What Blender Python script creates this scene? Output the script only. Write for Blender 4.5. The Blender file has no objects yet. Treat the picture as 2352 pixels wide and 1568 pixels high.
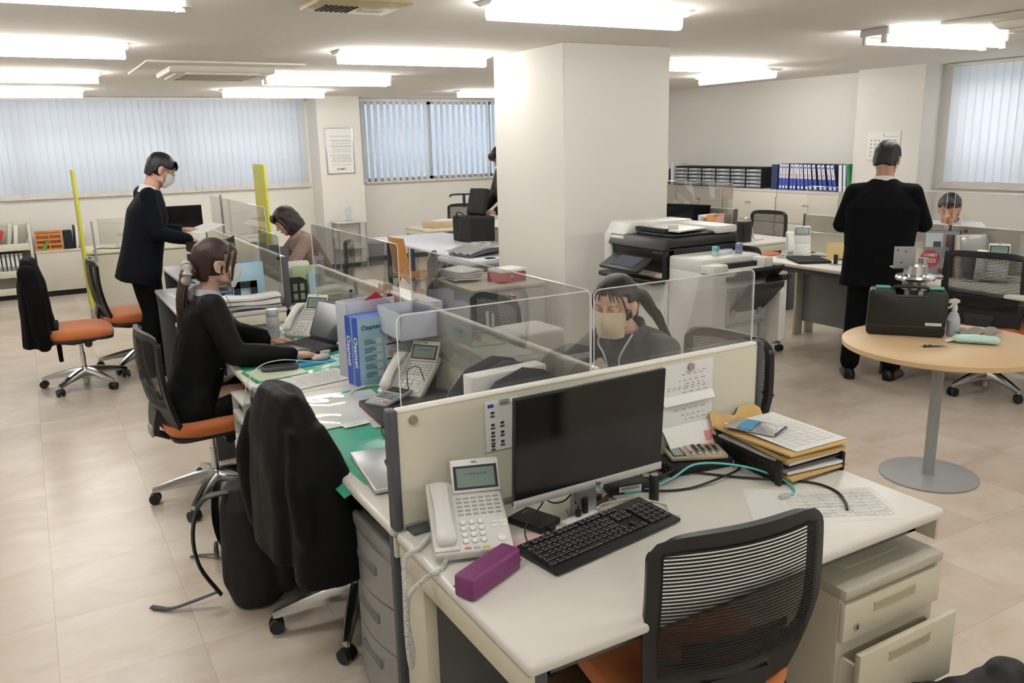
import bpy, bmesh, math, random
from mathutils import Vector, Matrix, Euler, noise
from math import radians as rad, pi, sin, cos
random.seed(7)
S = bpy.context.scene
COL = S.collection

# ------------------------------------------------------------------ camera
cam_d = bpy.data.cameras.new('camera')
cam = bpy.data.objects.new('camera', cam_d)
COL.objects.link(cam)
S.camera = cam
YAW, PITCH, ROLL = 0.519747, 0.235867, -0.0240812
_f = Vector((sin(YAW)*cos(PITCH), cos(YAW)*cos(PITCH), -sin(PITCH)))
_r = Vector((cos(YAW), -sin(YAW), 0)); _u = _r.cross(_f)
_r2 = _r*cos(ROLL)+_u*sin(ROLL); _u2 = -_r*sin(ROLL)+_u*cos(ROLL)
cam.matrix_world = Matrix(((_r2.x, _u2.x, -_f.x, 0), (_r2.y, _u2.y, -_f.y, 0), (_r2.z, _u2.z, -_f.z, 1.72), (0, 0, 0, 1)))
cam_d.sensor_width = 36; cam_d.lens = 1900.9/2352*36
cam_d.clip_start = 0.05; cam_d.clip_end = 100
S.view_settings.view_transform = 'Standard'; S.view_settings.look = 'None'
S.view_settings.gamma = 1; S.view_settings.exposure = 0.86; S.view_settings.use_curve_mapping = False
# ------------------------------------------------------------------ daylight
W = bpy.data.worlds.new('overcast_sky'); S.world = W; W.use_nodes = True
_bg = W.node_tree.nodes['Background']
_bg.inputs[0].default_value = (1.0, 0.99, 0.98, 1); _bg.inputs[1].default_value = 5.6
S.cycles.max_bounces = 6; S.cycles.diffuse_bounces = 3; S.cycles.glossy_bounces = 2; S.cycles.use_adaptive_sampling = True; S.cycles.adaptive_threshold = 0.12; S.cycles.adaptive_min_samples = 16; S.cycles.caustics_reflective = False; S.cycles.caustics_refractive = False
S.cycles.transmission_bounces = 4; S.cycles.transparent_max_bounces = 16
S.cycles.sample_clamp_indirect = 6.0
TUBE_POWER = 19.0      # radiance of the fluorescent tubes

# ------------------------------------------------------------------ materials
def lin(c):
    c = c/255.0
    return c/12.92 if c <= 0.04045 else ((c+0.055)/1.055)**2.4
def rgb(h):
    if isinstance(h, str):
        h = h.lstrip('#'); h = [int(h[i:i+2], 16) for i in (0, 2, 4)]
    return (lin(h[0]), lin(h[1]), lin(h[2]), 1)
MATS = {}
def mat(name, col=None, rough=0.5, metal=0.0, spec=0.5, emis=0, var=0.0, vscale=30, bump=0.0, bscale=200, coat=0, sheen=0):
    if name in MATS: return MATS[name]
    m = bpy.data.materials.new(name); m.use_nodes = True; nt = m.node_tree; b = nt.nodes['Principled BSDF']
    c = rgb(col)
    b.inputs['Base Color'].default_value = c; b.inputs['Roughness'].default_value = rough
    b.inputs['Metallic'].default_value = metal; b.inputs['Specular IOR Level'].default_value = spec
    b.inputs['Coat Weight'].default_value = coat
    if sheen: b.inputs['Sheen Weight'].default_value = sheen
    if emis:
        b.inputs['Emission Color'].default_value = c; b.inputs['Emission Strength'].default_value = emis
    if var:
        t = nt.nodes.new('ShaderNodeTexCoord'); n = nt.nodes.new('ShaderNodeTexNoise'); n.inputs['Scale'].default_value = vscale; n.inputs['Detail'].default_value = 4
        r = nt.nodes.new('ShaderNodeMix'); r.data_type = 'RGBA'
        r.inputs[6].default_value = tuple(x*(1-var) for x in c[:3])+(1,); r.inputs[7].default_value = tuple(min(1, x*(1+var)) for x in c[:3])+(1,)
        nt.links.new(t.outputs['Object'], n.inputs['Vector']); nt.links.new(n.outputs['Fac'], r.inputs[0]); nt.links.new(r.outputs[2], b.inputs['Base Color'])
    if bump:
        t = nt.nodes.new('ShaderNodeTexCoord'); n = nt.nodes.new('ShaderNodeTexNoise'); n.inputs['Scale'].default_value = bscale; n.inputs['Detail'].default_value = 3
        bp = nt.nodes.new('ShaderNodeBump'); bp.inputs['Strength'].default_value = bump; bp.inputs['Distance'].default_value = 0.002
        nt.links.new(t.outputs['Object'], n.inputs['Vector']); nt.links.new(n.outputs['Fac'], bp.inputs['Height']); nt.links.new(bp.outputs['Normal'], b.inputs['Normal'])
    MATS[name] = m
    return m

# ------------------------------------------------------------------ mesh builder
class MB:
    def __init__(s, *mats):
        s.v = []; s.f = []; s.mi = []; s.mats = list(mats); s.cur = 0; s.M = Matrix()
    def use(s, m):
        if m not in s.mats: s.mats.append(m)
        s.cur = s.mats.index(m); return s
    def at(s, loc=(0, 0, 0), rz=0, rx=0, ry=0, scale=1):
        s.M = Matrix.Translation(loc) @ Euler((rx, ry, rz)).to_matrix().to_4x4() @ Matrix.Scale(scale, 4); return s
    def add(s, vs, fs):
        o = len(s.v); s.v += [s.M @ Vector(v) for v in vs]
        for f in fs: s.f.append([i+o for i in f]); s.mi.append(s.cur)
        return s
    def box(s, x0, x1, y0, y1, z0, z1, r=0, seg=2):
        if r <= 0:
            vs = [(x, y, z) for z in (z0, z1) for y in (y0, y1) for x in (x0, x1)]
            return s.add(vs, [(0, 2, 3, 1), (4, 5, 7, 6), (0, 1, 5, 4), (2, 6, 7, 3), (0, 4, 6, 2), (1, 3, 7, 5)])
        b = bmesh.new(); bmesh.ops.create_cube(b, size=1)
        for v in b.verts: v.co = Vector(((x0+x1)/2+v.co.x*(x1-x0), (y0+y1)/2+v.co.y*(y1-y0), (z0+z1)/2+v.co.z*(z1-z0)))
        r = min(r, abs(x1-x0)*.49, abs(y1-y0)*.49, abs(z1-z0)*.49)
        bmesh.ops.bevel(b, geom=b.edges[:], offset=r, segments=seg, profile=0.5, affect='EDGES', clamp_overlap=True)
        b.verts.index_update()
        s.add([v.co.copy() for v in b.verts], [[v.index for v in f.verts] for f in b.faces]); b.free(); return s
    def prism(s, poly, a, b, axis='z', r=0, seg=2):
        """poly: 2D outline; extruded from a to b along axis (x: poly=(y,z), y: poly=(x,z), z: poly=(x,y))"""
        def mp(p, t): return {'x': (t, p[0], p[1]), 'y': (p[0], t, p[1]), 'z': (p[0], p[1], t)}[axis]
        n = len(poly)
        bm = bmesh.new(); vs = [bm.verts.new(mp(p, a)) for p in poly]+[bm.verts.new(mp(p, b)) for p in poly]
        bm.faces.new(vs[:n]); bm.faces.new(vs[n:][::-1])
        for i in range(n): bm.faces.new((vs[i], vs[i+n], vs[(i+1) % n+n], vs[(i+1) % n]))
        bmesh.ops.recalc_face_normals(bm, faces=bm.faces[:])
        if r > 0:
            e = [e for e in bm.edges if len(e.link_faces) == 2 and e.calc_face_angle(0) > 0.5]
            bmesh.ops.bevel(bm, geom=e, offset=r, segments=seg, profile=0.5, affect='EDGES', clamp_overlap=True)
        bm.verts.index_update()
        s.add([v.co.copy() for v in bm.verts], [[v.index for v in f.verts] for f in bm.faces]); bm.free(); return s
    def cyl(s, p0, p1, r0, r1=None, n=20, cap=True):
        r1 = r0 if r1 is None else r1; p0 = Vector(p0); p1 = Vector(p1); d = (p1-p0).normalized(); q = d.to_track_quat('Z', 'Y')
        vs = []
        for p, r in ((p0, r0), (p1, r1)):
            for i in range(n):
                a = 2*pi*i/n; vs.append(p+q @ Vector((cos(a)*r, sin(a)*r, 0)))
        fs = [(i, (i+1) % n, (i+1) % n+n, i+n) for i in range(n)]
        if cap: fs += [tuple(range(n))[::-1], tuple(range(n, 2*n))]
        return s.add(vs, fs)
    def lathe(s, prof, c=(0, 0, 0), n=32, axis='z', sx=1, sy=1):
        vs = []; m = len(prof)
        for r, z in prof:
            for i in range(n):
                a = 2*pi*i/n; x, y = cos(a)*r*sx, sin(a)*r*sy
                p = {'z': (x, y, z), 'x': (z, x, y), 'y': (y, z, x)}[axis]
                vs.append((p[0]+c[0], p[1]+c[1], p[2]+c[2]))
        fs = [(k*n+i, k*n+(i+1) % n, (k+1)*n+(i+1) % n, (k+1)*n+i) for k in range(m-1) for i in range(n)]
        fs += [tuple(range(n))[::-1], tuple(range((m-1)*n, m*n))]
        return s.add(vs, fs)
    def tube(s, pts, r, n=8, closed=False, sm=4, flat=1.0):
        pts = [Vector(p) for p in pts]
        if sm > 1 and len(pts) > 2:
            q = []; L = len(pts); rng = range(L if closed else L-1)
            for i in rng:
                p0 = pts[(i-1) % L] if (closed or i > 0) else pts[0]*2-pts[1]; p1 = pts[i]; p2 = pts[(i+1) % L]
                p3 = pts[(i+2) % L] if (closed or i+2 < L) else pts[-1]*2-pts[-2]
                for k in range(sm):
                    t = k/sm
                    q.append(0.5*((2*p1)+(p2-p0)*t+(2*p0-5*p1+4*p2-p3)*t*t+(3*p1-p0-3*p2+p3)*t**3))
            if not closed: q.append(pts[-1])
            pts = q
        L = len(pts); vs = []; up = None
        rr = r if callable(r) else (lambda t: r)
        for i, p in enumerate(pts):
            a = pts[(i+1) % L] if (closed or i < L-1) else pts[i]; b = pts[i-1] if (closed or i > 0) else pts[i]
            d = (a-b); d = d.normalized() if d.length > 1e-9 else Vector((0, 0, 1))
            if up is None: up = Vector((0, 0, 1)) if abs(d.z) < .9 else Vector((1, 0, 0))
            sd = d.cross(up).normalized(); up = sd.cross(d).normalized()
            R = rr(i/max(1, L-1))
            for k in range(n):
                t = 2*pi*k/n; vs.append(p+sd*cos(t)*R+up*sin(t)*R*flat)
        fs = []
        for i in range(L if closed else L-1):
            for k in range(n): fs.append((i*n+k, ((i+1) % L)*n+k, ((i+1) % L)*n+(k+1) % n, i*n+(k+1) % n))
        if not closed: fs += [tuple(range(n)), tuple(range((L-1)*n, L*n))[::-1]]
        return s.add(vs, [f[::-1] for f in fs])
    def loft(s, rings, cap=True):
        n = len(rings[0]); vs = [p for r in rings for p in r]
        fs = [(k*n+i, k*n+(i+1) % n, (k+1)*n+(i+1) % n, (k+1)*n+i) for k in range(len(rings)-1) for i in range(n)]
        if cap: fs += [tuple(range(n))[::-1], tuple(range((len(rings)-1)*n, len(rings)*n))]
        return s.add(vs, fs)
    def ell(s, c, rx, ry, rz, n=20, m=12):
        vs = []; fs = []
        for j in range(m+1):
            ph = pi*j/m
            for i in range(n):
                a = 2*pi*i/n; vs.append((c[0]+rx*sin(ph)*cos(a), c[1]+ry*sin(ph)*sin(a), c[2]+rz*cos(ph)))
        for j in range(m):
            for i in range(n): fs.append((j*n+i, (j+1)*n+i, (j+1)*n+(i+1) % n, j*n+(i+1) % n))
        return s.add(vs, fs)
    def grid(s, fn, nu, nv, thick=0.0):
        vs = [Vector(fn(i/nu, j/nv)) for j in range(nv+1) for i in range(nu+1)]; w = nu+1
        fs = [(j*w+i, j*w+i+1, (j+1)*w+i+1, (j+1)*w+i) for j in range(nv) for i in range(nu)]
        if thick:
            # second layer offset along approximate normals
            N = []
            for j in range(nv+1):
                for i in range(nu+1):
                    a = vs[j*w+min(i+1, nu)]-vs[j*w+max(i-1, 0)]; b = vs[min(j+1, nv)*w+i]-vs[max(j-1, 0)*w+i]
                    c = a.cross(b); N.append(c.normalized() if c.length > 1e-12 else Vector((0, 0, 1)))
            m = len(vs); vs2 = [v-nn*thick for v, nn in zip(vs, N)]
            f2 = [tuple(i+m for i in f)[::-1] for f in fs]; ed = []
            for i in range(nu): ed.append((i, i+m, i+1+m, i+1)); a = nv*w+i; ed.append((a, a+1, a+1+m, a+m))
            for j in range(nv): a = j*w; ed.append((a, a+w, a+w+m, a+m)); b = j*w+nu; ed.append((b, b+m, b+w+m, b+w))
            vs += vs2; fs = fs+f2+ed
        return s.add(vs, fs)
    def quad(s, a, b, c, d): return s.add([a, b, c, d], [(0, 1, 2, 3)])
    def mesh(s, name, ang=38):
        me = bpy.data.meshes.new(name); me.from_pydata([tuple(v) for v in s.v], [], s.f)
        for m in s.mats: me.materials.append(m)
        if len(s.mats) > 1: me.polygons.foreach_set('material_index', s.mi)
        me.polygons.foreach_set('use_smooth', [True]*len(me.polygons)); me.update()
        try: me.set_sharp_from_angle(angle=rad(ang))
        except Exception: pass
        return me
    def obj(s, name, parent=None, ang=38, label=None):
        o = bpy.data.objects.new(name, s.mesh(name, ang)); COL.objects.link(o)
        if parent: o.parent = parent
        if label: o['label'] = label
        return o

def empty(name, loc=(0, 0, 0), rz=0):
    o = bpy.data.objects.new(name, None); COL.objects.link(o); o.location = loc; o.rotation_euler = (0, 0, rz); o.empty_display_size = .05; return o
def tag(o, label, cat, group=None):
    o['label'] = label; o['category'] = cat
    if group: o['group'] = group
    return o
def thing(name, label, cat, loc=(0, 0, 0), rz=0, group=None):
    return tag(empty(name, loc, rz), label, cat, group)
def struct(o): o['kind'] = 'structure'; return o
def copy_tree(o, parent=None):
    c = o.copy(); COL.objects.link(c); c.parent = parent
    for ch in list(o.children): copy_tree(ch, c)
    return c
def place(o, loc, rz=None, label=None, group=None):
    o.location = loc
    if rz is not None: o.rotation_euler = (0, 0, rz)
    if label: o['label'] = label
    if group: o['group'] = group
    return o
def rrect(x0, x1, y0, y1, r, n=5):
    P = []
    for cx, cy, a0 in ((x1-r, y1-r, 0), (x0+r, y1-r, 90), (x0+r, y0+r, 180), (x1-r, y0+r, 270)):
        for k in range(n+1):
            a = rad(a0+90*k/n); P.append((cx+r*cos(a), cy+r*sin(a)))
    return P
def text_mesh(body, size, m, name='lettering', parent=None, M=None, bold=0.0, align='CENTER', ext=0.0002, sx=1):
    """lettering lying in the xy plane of matrix M"""
    cu = bpy.data.curves.new('lettering', 'FONT'); cu.body = body; cu.size = size; cu.align_x = align; cu.align_y = 'CENTER'
    cu.extrude = ext; cu.offset = bold; cu.resolution_u = 2
    t = bpy.data.objects.new('tmp', cu); COL.objects.link(t)
    dg = bpy.context.evaluated_depsgraph_get(); me = bpy.data.meshes.new_from_object(t.evaluated_get(dg))
    bpy.data.objects.remove(t); bpy.data.curves.remove(cu)
    me.materials.clear(); me.materials.append(m); me.name = 'lettering'
    if sx != 1: me.transform(Matrix.Diagonal((sx, 1, 1, 1)))
    if M is not None: me.transform(M)
    o = bpy.data.objects.new(name, me); COL.objects.link(o)
    if parent: o.parent = parent
    return o
def frame(o, x, y):
    """matrix with origin o and the given x and y axes"""
    o = Vector(o); x = Vector(x).normalized(); y = Vector(y).normalized(); z = x.cross(y).normalized(); y = z.cross(x)
    return Matrix(((x.x, y.x, z.x, o.x), (x.y, y.y, z.y, o.y), (x.z, y.z, z.z, o.z), (0, 0, 0, 1)))

# ------------------------------------------------------------------ palette
M_white = mat('white_laminate', '#dedbd3', .32)
M_ivory = mat('ivory_metal', '#d3ceb9', .42)
M_cream = mat('cream_screen_panel', '#d6d2bf', .3)
M_creamedge = mat('cream_screen_edge', '#e6e3d6', .35)
M_dgrey = mat('dark_grey_plastic', '#4b4d52', .5)
M_mgrey = mat('mid_grey_metal', '#7f7f80', .4)
M_black = mat('black_plastic', '#17181a', .42)
M_blackm = mat('black_matte', '#101113', .75)
M_blackgl = mat('black_gloss', '#0b0c0e', .12)
M_steel = mat('polished_aluminium', '#c9c9c9', .22, 1.0)
M_chrome = mat('chrome', '#d8d8d8', .08, 1.0)
M_greymetal = mat('painted_grey_steel', '#9b9d9e', .5)
M_orange = mat('orange_seat_fabric', '#c9743f', .85, bump=.4, bscale=900, sheen=.2)
M_paper = mat('white_paper', '#e6e5e1', .8)
M_ink = mat('grey_print', '#98989b', .8)
M_inkd = mat('dark_print', '#2c2d33', .8)
M_phone = mat('white_phone_plastic', '#d9d8d3', .38)
M_keyw = mat('pale_key', '#eceae6', .35)
M_greymark = mat('grey_mark', '#8f8f8f', .5)
M_lcd = mat('phone_display_glass', '#7c8f88', .2)
M_lcdd = mat('dark_display_glass', '#3c4545', .15)
M_printerw = mat('white_machine_plastic', '#d3d2cc', .42)
M_navy = mat('navy_file_cover', '#27365f', .45)
M_blue = mat('royal_blue_print', '#3a53b8', .45)
M_red = mat('red_plastic', '#b8303a', .4)
M_kraft = mat('kraft_envelope', '#cfae72', .75, var=.06, vscale=12)
M_cyan = mat('cyan_cable', '#6cc9c4', .45)
M_wcable = mat('white_cable', '#dcdad4', .45)

def transparent_mat(name, tint, gloss=0.08, rough=0.02, milk=0.0, milkcol='#ffffff'):
    m = bpy.data.materials.new(name); m.use_nodes = True; nt = m.node_tree; nt.nodes.clear()
    out = nt.nodes.new('ShaderNodeOutputMaterial'); tr = nt.nodes.new('ShaderNodeBsdfTransparent'); gl = nt.nodes.new('ShaderNodeBsdfGlossy')
    tr.inputs[0].default_value = rgb(tint); gl.inputs['Roughness'].default_value = rough
    fr = nt.nodes.new('ShaderNodeFresnel'); fr.inputs[0].default_value = 1.45
    mu = nt.nodes.new('ShaderNodeMath'); mu.operation = 'MULTIPLY'; mu.inputs[1].default_value = gloss*12
    mu.use_clamp = True
    nt.links.new(fr.outputs[0], mu.inputs[0])
    mx = nt.nodes.new('ShaderNodeMixShader'); nt.links.new(mu.outputs[0], mx.inputs[0]); nt.links.new(tr.outputs[0], mx.inputs[1]); nt.links.new(gl.outputs[0], mx.inputs[2])
    last = mx
    if milk:
        df = nt.nodes.new('ShaderNodeBsdfDiffuse'); df.inputs[0].default_value = rgb(milkcol)
        tl = nt.nodes.new('ShaderNodeBsdfTranslucent'); tl.inputs[0].default_value = rgb(milkcol)
        a = nt.nodes.new('ShaderNodeMixShader'); a.inputs[0].default_value = .4; nt.links.new(df.outputs[0], a.inputs[1]); nt.links.new(tl.outputs[0], a.inputs[2])
        b = nt.nodes.new('ShaderNodeMixShader'); b.inputs[0].default_value = milk; nt.links.new(mx.outputs[0], b.inputs[1]); nt.links.new(a.outputs[0], b.inputs[2]); last = b
    nt.links.new(last.outputs[0], out.inputs[0]); MATS[name] = m
    return m
M_acryl = transparent_mat('clear_acrylic', '#fefefe', .045, .02, milk=.014)
M_acredge = transparent_mat('acrylic_edge', '#ffffff', .07, .1, milk=.72)
M_frost = transparent_mat('frosted_polypropylene', '#f4f6fa', .05, .3, milk=.6, milkcol='#eef1f8')
M_clearbag = transparent_mat('clear_plastic_film', '#f0f0f0', .12, .12, milk=.28)
M_glass = transparent_mat('window_glass', '#f8f9fa', .05, .02)
M_bluefile = transparent_mat('clear_blue_plastic', '#c9d3ee', .08, .1, milk=.3, milkcol='#c9d3ee')
def mesh_mat(name, col, freq, duty, axis='Z', freq2=0, duty2=0.5):
    """open-weave mesh fabric: alternate threads and holes along object axes"""
    m = bpy.data.materials.new(name); m.use_nodes = True; nt = m.node_tree; b = nt.nodes['Principled BSDF']
    b.inputs['Base Color'].default_value = rgb(col); b.inputs['Roughness'].default_value = .7
    tc = nt.nodes.new('ShaderNodeTexCoord'); sp = nt.nodes.new('ShaderNodeSeparateXYZ'); nt.links.new(tc.outputs['Object'], sp.inputs[0])
    def stripe(ax, fq, du):
        a = nt.nodes.new('ShaderNodeMath'); a.operation = 'MULTIPLY'; a.inputs[1].default_value = fq; nt.links.new(sp.outputs[ax], a.inputs[0])
        f = nt.nodes.new('ShaderNodeMath'); f.operation = 'FRACT'; nt.links.new(a.outputs[0], f.inputs[0])
        g = nt.nodes.new('ShaderNodeMath'); g.operation = 'LESS_THAN'; g.inputs[1].default_value = du; nt.links.new(f.outputs[0], g.inputs[0]); return g
    g = stripe(axis, freq, duty)
    if freq2:
        h = stripe('X', freq2, duty2); mxx = nt.nodes.new('ShaderNodeMath'); mxx.operation = 'MAXIMUM'
        nt.links.new(g.outputs[0], mxx.inputs[0]); nt.links.new(h.outputs[0], mxx.inputs[1]); g = mxx
    nt.links.new(g.outputs[0], b.inputs['Alpha'])
    MATS[name] = m
    return m
M_mesh = mesh_mat('black_stretch_mesh', '#141516', 118, .62)
M_meshfine = mesh_mat('fine_black_mesh', '#222325', 300, .62, freq2=300, duty2=.35)
# ================================================================== ROOM
def wall_mat(name, col, bump=.08):
    return mat(name, col, .85, bump=bump, bscale=60, var=.015, vscale=1.5)
M_wall = wall_mat('painted_wall', '#e0ddd6')
M_ceil = mat('ceiling_board', '#e8e5df', .9, bump=.5, bscale=120)
M_pillar = wall_mat('painted_pillar', '#e0ddd6')
# floor: big vinyl slabs, marbled beige
mf = bpy.data.materials.new('marbled_vinyl_floor'); mf.use_nodes = True; nt = mf.node_tree; b = nt.nodes['Principled BSDF']
tc = nt.nodes.new('ShaderNodeTexCoord'); mp = nt.nodes.new('ShaderNodeMapping'); nt.links.new(tc.outputs['Object'], mp.inputs[0])
mp.inputs['Location'].default_value = (-.33+.457*20, -2.85+.457*30, 0)
br = nt.nodes.new('ShaderNodeTexBrick'); br.offset = 0; br.inputs['Scale'].default_value = 1.0
br.inputs['Brick Width'].default_value = .457; br.inputs['Row Height'].default_value = .457; br.inputs['Mortar Size'].default_value = .0012; br.inputs['Mortar Smooth'].default_value = .2
br.inputs['Color1'].default_value = (0.0, 0.0, 0.0, 1); br.inputs['Color2'].default_value = (1, 1, 1, 1); br.inputs['Mortar'].default_value = (.5, .5, .5, 1)
nt.links.new(mp.outputs[0], br.inputs[0])
n1 = nt.nodes.new('ShaderNodeTexNoise'); n1.inputs['Scale'].default_value = 2.6; n1.inputs['Detail'].default_value = 8; n1.inputs['Roughness'].default_value = .62; n1.inputs['Distortion'].default_value = .6
mp2 = nt.nodes.new('ShaderNodeMapping'); mp2.inputs['Scale'].default_value = (1, 1.7, 1); nt.links.new(tc.outputs['Object'], mp2.inputs[0])
vm = nt.nodes.new('ShaderNodeVectorMath'); vm.operation = 'ADD'; vs_ = nt.nodes.new('ShaderNodeVectorMath'); vs_.operation = 'SCALE'; vs_.inputs['Scale'].default_value = 7.3
nt.links.new(br.outputs['Color'], vs_.inputs[0]); nt.links.new(mp2.outputs[0], vm.inputs[0]); nt.links.new(vs_.outputs[0], vm.inputs[1]); nt.links.new(vm.outputs[0], n1.inputs['Vector'])
cr = nt.nodes.new('ShaderNodeValToRGB'); cr.color_ramp.elements[0].position = .32; cr.color_ramp.elements[0].color = rgb('#d3c4b2'); cr.color_ramp.elements[1].position = .72; cr.color_ramp.elements[1].color = rgb('#e3dacd')
e = cr.color_ramp.elements.new(.5); e.color = rgb('#dccfc0')
nt.links.new(n1.outputs['Fac'], cr.inputs[0])
mx = nt.nodes.new('ShaderNodeMix'); mx.data_type = 'RGBA'; mx.blend_type = 'MULTIPLY'; mx.inputs[0].default_value = 1
hs = nt.nodes.new('ShaderNodeValToRGB'); hs.color_ramp.elements[0].color = (.90, .885, .865, 1); hs.color_ramp.elements[1].color = (1.0, 1.0, 1.0, 1)
nt.links.new(br.outputs['Color'], hs.inputs[0]); nt.links.new(cr.outputs[0], mx.inputs[6]); nt.links.new(hs.outputs[0], mx.inputs[7])
mo = nt.nodes.new('ShaderNodeMix'); mo.data_type = 'RGBA'; mo.inputs[7].default_value = rgb('#bda992'); nt.links.new(br.outputs['Fac'], mo.inputs[0]); nt.links.new(mx.outputs[2], mo.inputs[6])
nt.links.new(mo.outputs[2], b.inputs['Base Color']); b.inputs['Roughness'].default_value = .27; b.inputs['Specular IOR Level'].default_value = .42
MATS['floor'] = mf

RX, RY0, LX, YB, YB2 = 8.40, -3.2, -4.5, 12.0, 11.55
CH = 2.40
struct(MB(mf).box(LX-.2, RX+.4, RY0-.2, 12.6, -.12, 0).obj('floor'))
struct(MB(M_ceil).box(LX-.2, RX+.4, RY0-.2, 12.6, CH, CH+.12).obj('ceiling'))
def wall_with_holes(mb, axis, face, thick, a0, a1, holes):
    """wall along axis 'x' (plane y=face) or 'y' (plane x=face); holes: (u0,u1,z0,z1)"""
    us = sorted({a0, a1, *[h[0] for h in holes], *[h[1] for h in holes]}); zs = sorted({0, CH, *[h[2] for h in holes], *[h[3] for h in holes]})
    for i in range(len(us)-1):
        for j in range(len(zs)-1):
            u, z = (us[i]+us[i+1])/2, (zs[j]+zs[j+1])/2
            if any(h[0] < u < h[1] and h[2] < z < h[3] for h in holes): continue
            if axis == 'x': mb.box(us[i], us[i+1], face, face+thick, zs[j], zs[j+1])
            else: mb.box(face, face+thick, us[i], us[i+1], zs[j], zs[j+1])
SZ0, SZ1 = 1.20, 2.36
m = MB(M_wall); wall_with_holes(m, 'x', YB, .28, LX, RX+.3, [(-3.6, 3.52, SZ0, SZ1), (4.45, 7.7, SZ0, SZ1)])
struct(m.obj('wall_back'))
m = MB(M_wall); wall_with_holes(m, 'y', RX, .25, RY0, YB, [(2.2, 5.42, SZ0-.02, SZ1)])
struct(m.obj('wall_right'))
struct(MB(M_wall).box(LX-.2, LX, RY0, YB, 0, CH).obj('wall_left'))
struct(MB(M_wall).box(LX, RX, RY0-.2, RY0, 0, CH).obj('wall_front'))
# pilasters and the free-standing pillar
struct(MB(M_wall).box(3.60, 4.22, YB2, YB, 0, CH).obj('pillar_back'))
struct(MB(M_wall).box(8.10, 8.40, 5.53, 6.33, 0, CH).obj('pillar_right'))
struct(MB(M_pillar).box(3.42, 4.40, 5.15, 6.17, 0, CH, .004, 1).obj('pillar_middle'))
M_base = mat('dark_baseboard', '#3b3834', .6)
struct(MB(M_base).box(4.222, RX, YB-.012, YB, 0, .075).obj('baseboard_back'))
struct(MB(M_base).box(3.59, 4.23, YB2-.012, YB2, 0, .075).box(4.22, 4.232, YB2, YB-.012, 0, .075).obj('baseboard_pillar'))
struct(MB(M_base).box(LX, 3.59, YB-.012, YB, 0, .075).obj('baseboard_left'))
struct(MB(M_base).box(RX-.012, RX, RY0, 5.53, 0, .075).obj('baseboard_right'))
# windows: aluminium frames, sills, wired-glass panes
M_alu = mat('window_aluminium', '#c4c6c8', .4, .6)
M_sill = mat('window_sill_board', '#d5d3cd', .5)
def window(n, axis, u0, u1, face, z0, z1, mull):
    def B(mb, a0, a1, d0, d1, c0, c1, r=0):
        return mb.box(a0, a1, face+d0, face+d1, c0, c1, r) if axis == 'x' else mb.box(face+d0, face+d1, a0, a1, c0, c1, r)
    fr = MB(M_alu)
    B(fr, u0, u1, .12, .18, z0, z0+.04); B(fr, u0, u1, .12, .18, z1-.04, z1)
    for u in mull: B(fr, u-.03, u+.03, .12, .18, z0, z1)
    w = struct(fr.obj('window_%d' % n))
    pn = MB(M_glass); B(pn, u0+.01, u1-.01, .145, .15, z0+.03, z1-.03); struct(pn.obj('window_pane', w))
    sl = MB(M_sill); B(sl, u0-.04, u1+.04, -.05, .12, z0-.035, z0, .006); struct(sl.obj('window_sill', w))
window(1, 'x', -3.6, 3.52, YB, SZ0, SZ1, [-3.57, -1.8, 0, 1.8, 3.49])
window(2, 'x', 4.45, 7.7, YB, SZ0, SZ1, [4.48, 5.55, 6.6, 7.67])
window(3, 'y', 2.2, 5.42, RX, SZ0-.02, SZ1, [2.23, 3.8, 4.55, 5.39])
# walls added outside the windows to dim the low sky in the blind gaps
M_ext = mat('sky_dimming_grey', '#565e68', .9, var=.1, vscale=2)
struct(MB(M_ext).box(-8, 16, 14.6, 15.0, -1, 3.6).obj('sky_dimmer_wall_back'))
struct(MB(M_ext).box(11.4, 11.8, -4, 9, -1, 3.4).obj('sky_dimmer_wall_right'))
# vertical blinds: translucent louvres, each slightly turned
mb_ = bpy.data.materials.new('blind_fabric'); mb_.use_nodes = True; nt = mb_.node_tree; nt.nodes.clear()
o_ = nt.nodes.new('ShaderNodeOutputMaterial'); d_ = nt.nodes.new('ShaderNodeBsdfDiffuse'); t_ = nt.nodes.new('ShaderNodeBsdfTranslucent'); x_ = nt.nodes.new('ShaderNodeMixShader')
d_.inputs[0].default_value = rgb('#d9dde2'); t_.inputs[0].default_value = rgb('#eef2f6'); x_.inputs[0].default_value = .55
nt.links.new(d_.outputs[0], x_.inputs[1]); nt.links.new(t_.outputs[0], x_.inputs[2]); nt.links.new(x_.outputs[0], o_.inputs[0])
M_blind = mb_; MATS['blind'] = mb_
M_hem = mat('blind_hem', '#d3d2cc', .8)
def blind(label, axis, u0, u1, face, z0, z1, ang, pitch=.085, wd=.098, skew=None):
    t = thing('vertical_blind', label, 'blind')
    n = int((u1-u0)/pitch)
    rail = MB(M_white)
    if axis == 'x': rail.box(u0, u1, face-.075, face-.02, z1, z1+.035, .004)
    else: rail.box(face-.075, face-.02, u0, u1, z1, z1+.035, .004)
    rail.obj('head_rail', t)
    lv = MB(M_blind, M_hem); rnd = random.Random(int(u0*100))
    for i in range(n):
        u = u0+pitch*(i+.5); a = rad(ang+rnd.uniform(-2, 2)); zz = z0+rnd.uniform(-.004, .004); dd = rnd.uniform(-.006, .006)
        c = (u, face-.048+dd, 0) if axis == 'x' else (face-.048+dd, u, 0)
        lv.at(c, a if axis == 'x' else a+pi/2)
        def louv(q, w): return ((q-.5)*wd, .007*sin(q*pi), zz+.05+(z1-zz-.05)*w)
        lv.use(M_blind).grid(louv, 3, 1)
        lv.use(M_hem).box(-wd/2, wd/2, -.001, .0022, zz, zz+.05)
    lv.M = Matrix(); o = lv.obj('louvres', t, ang=60)
    return t
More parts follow.
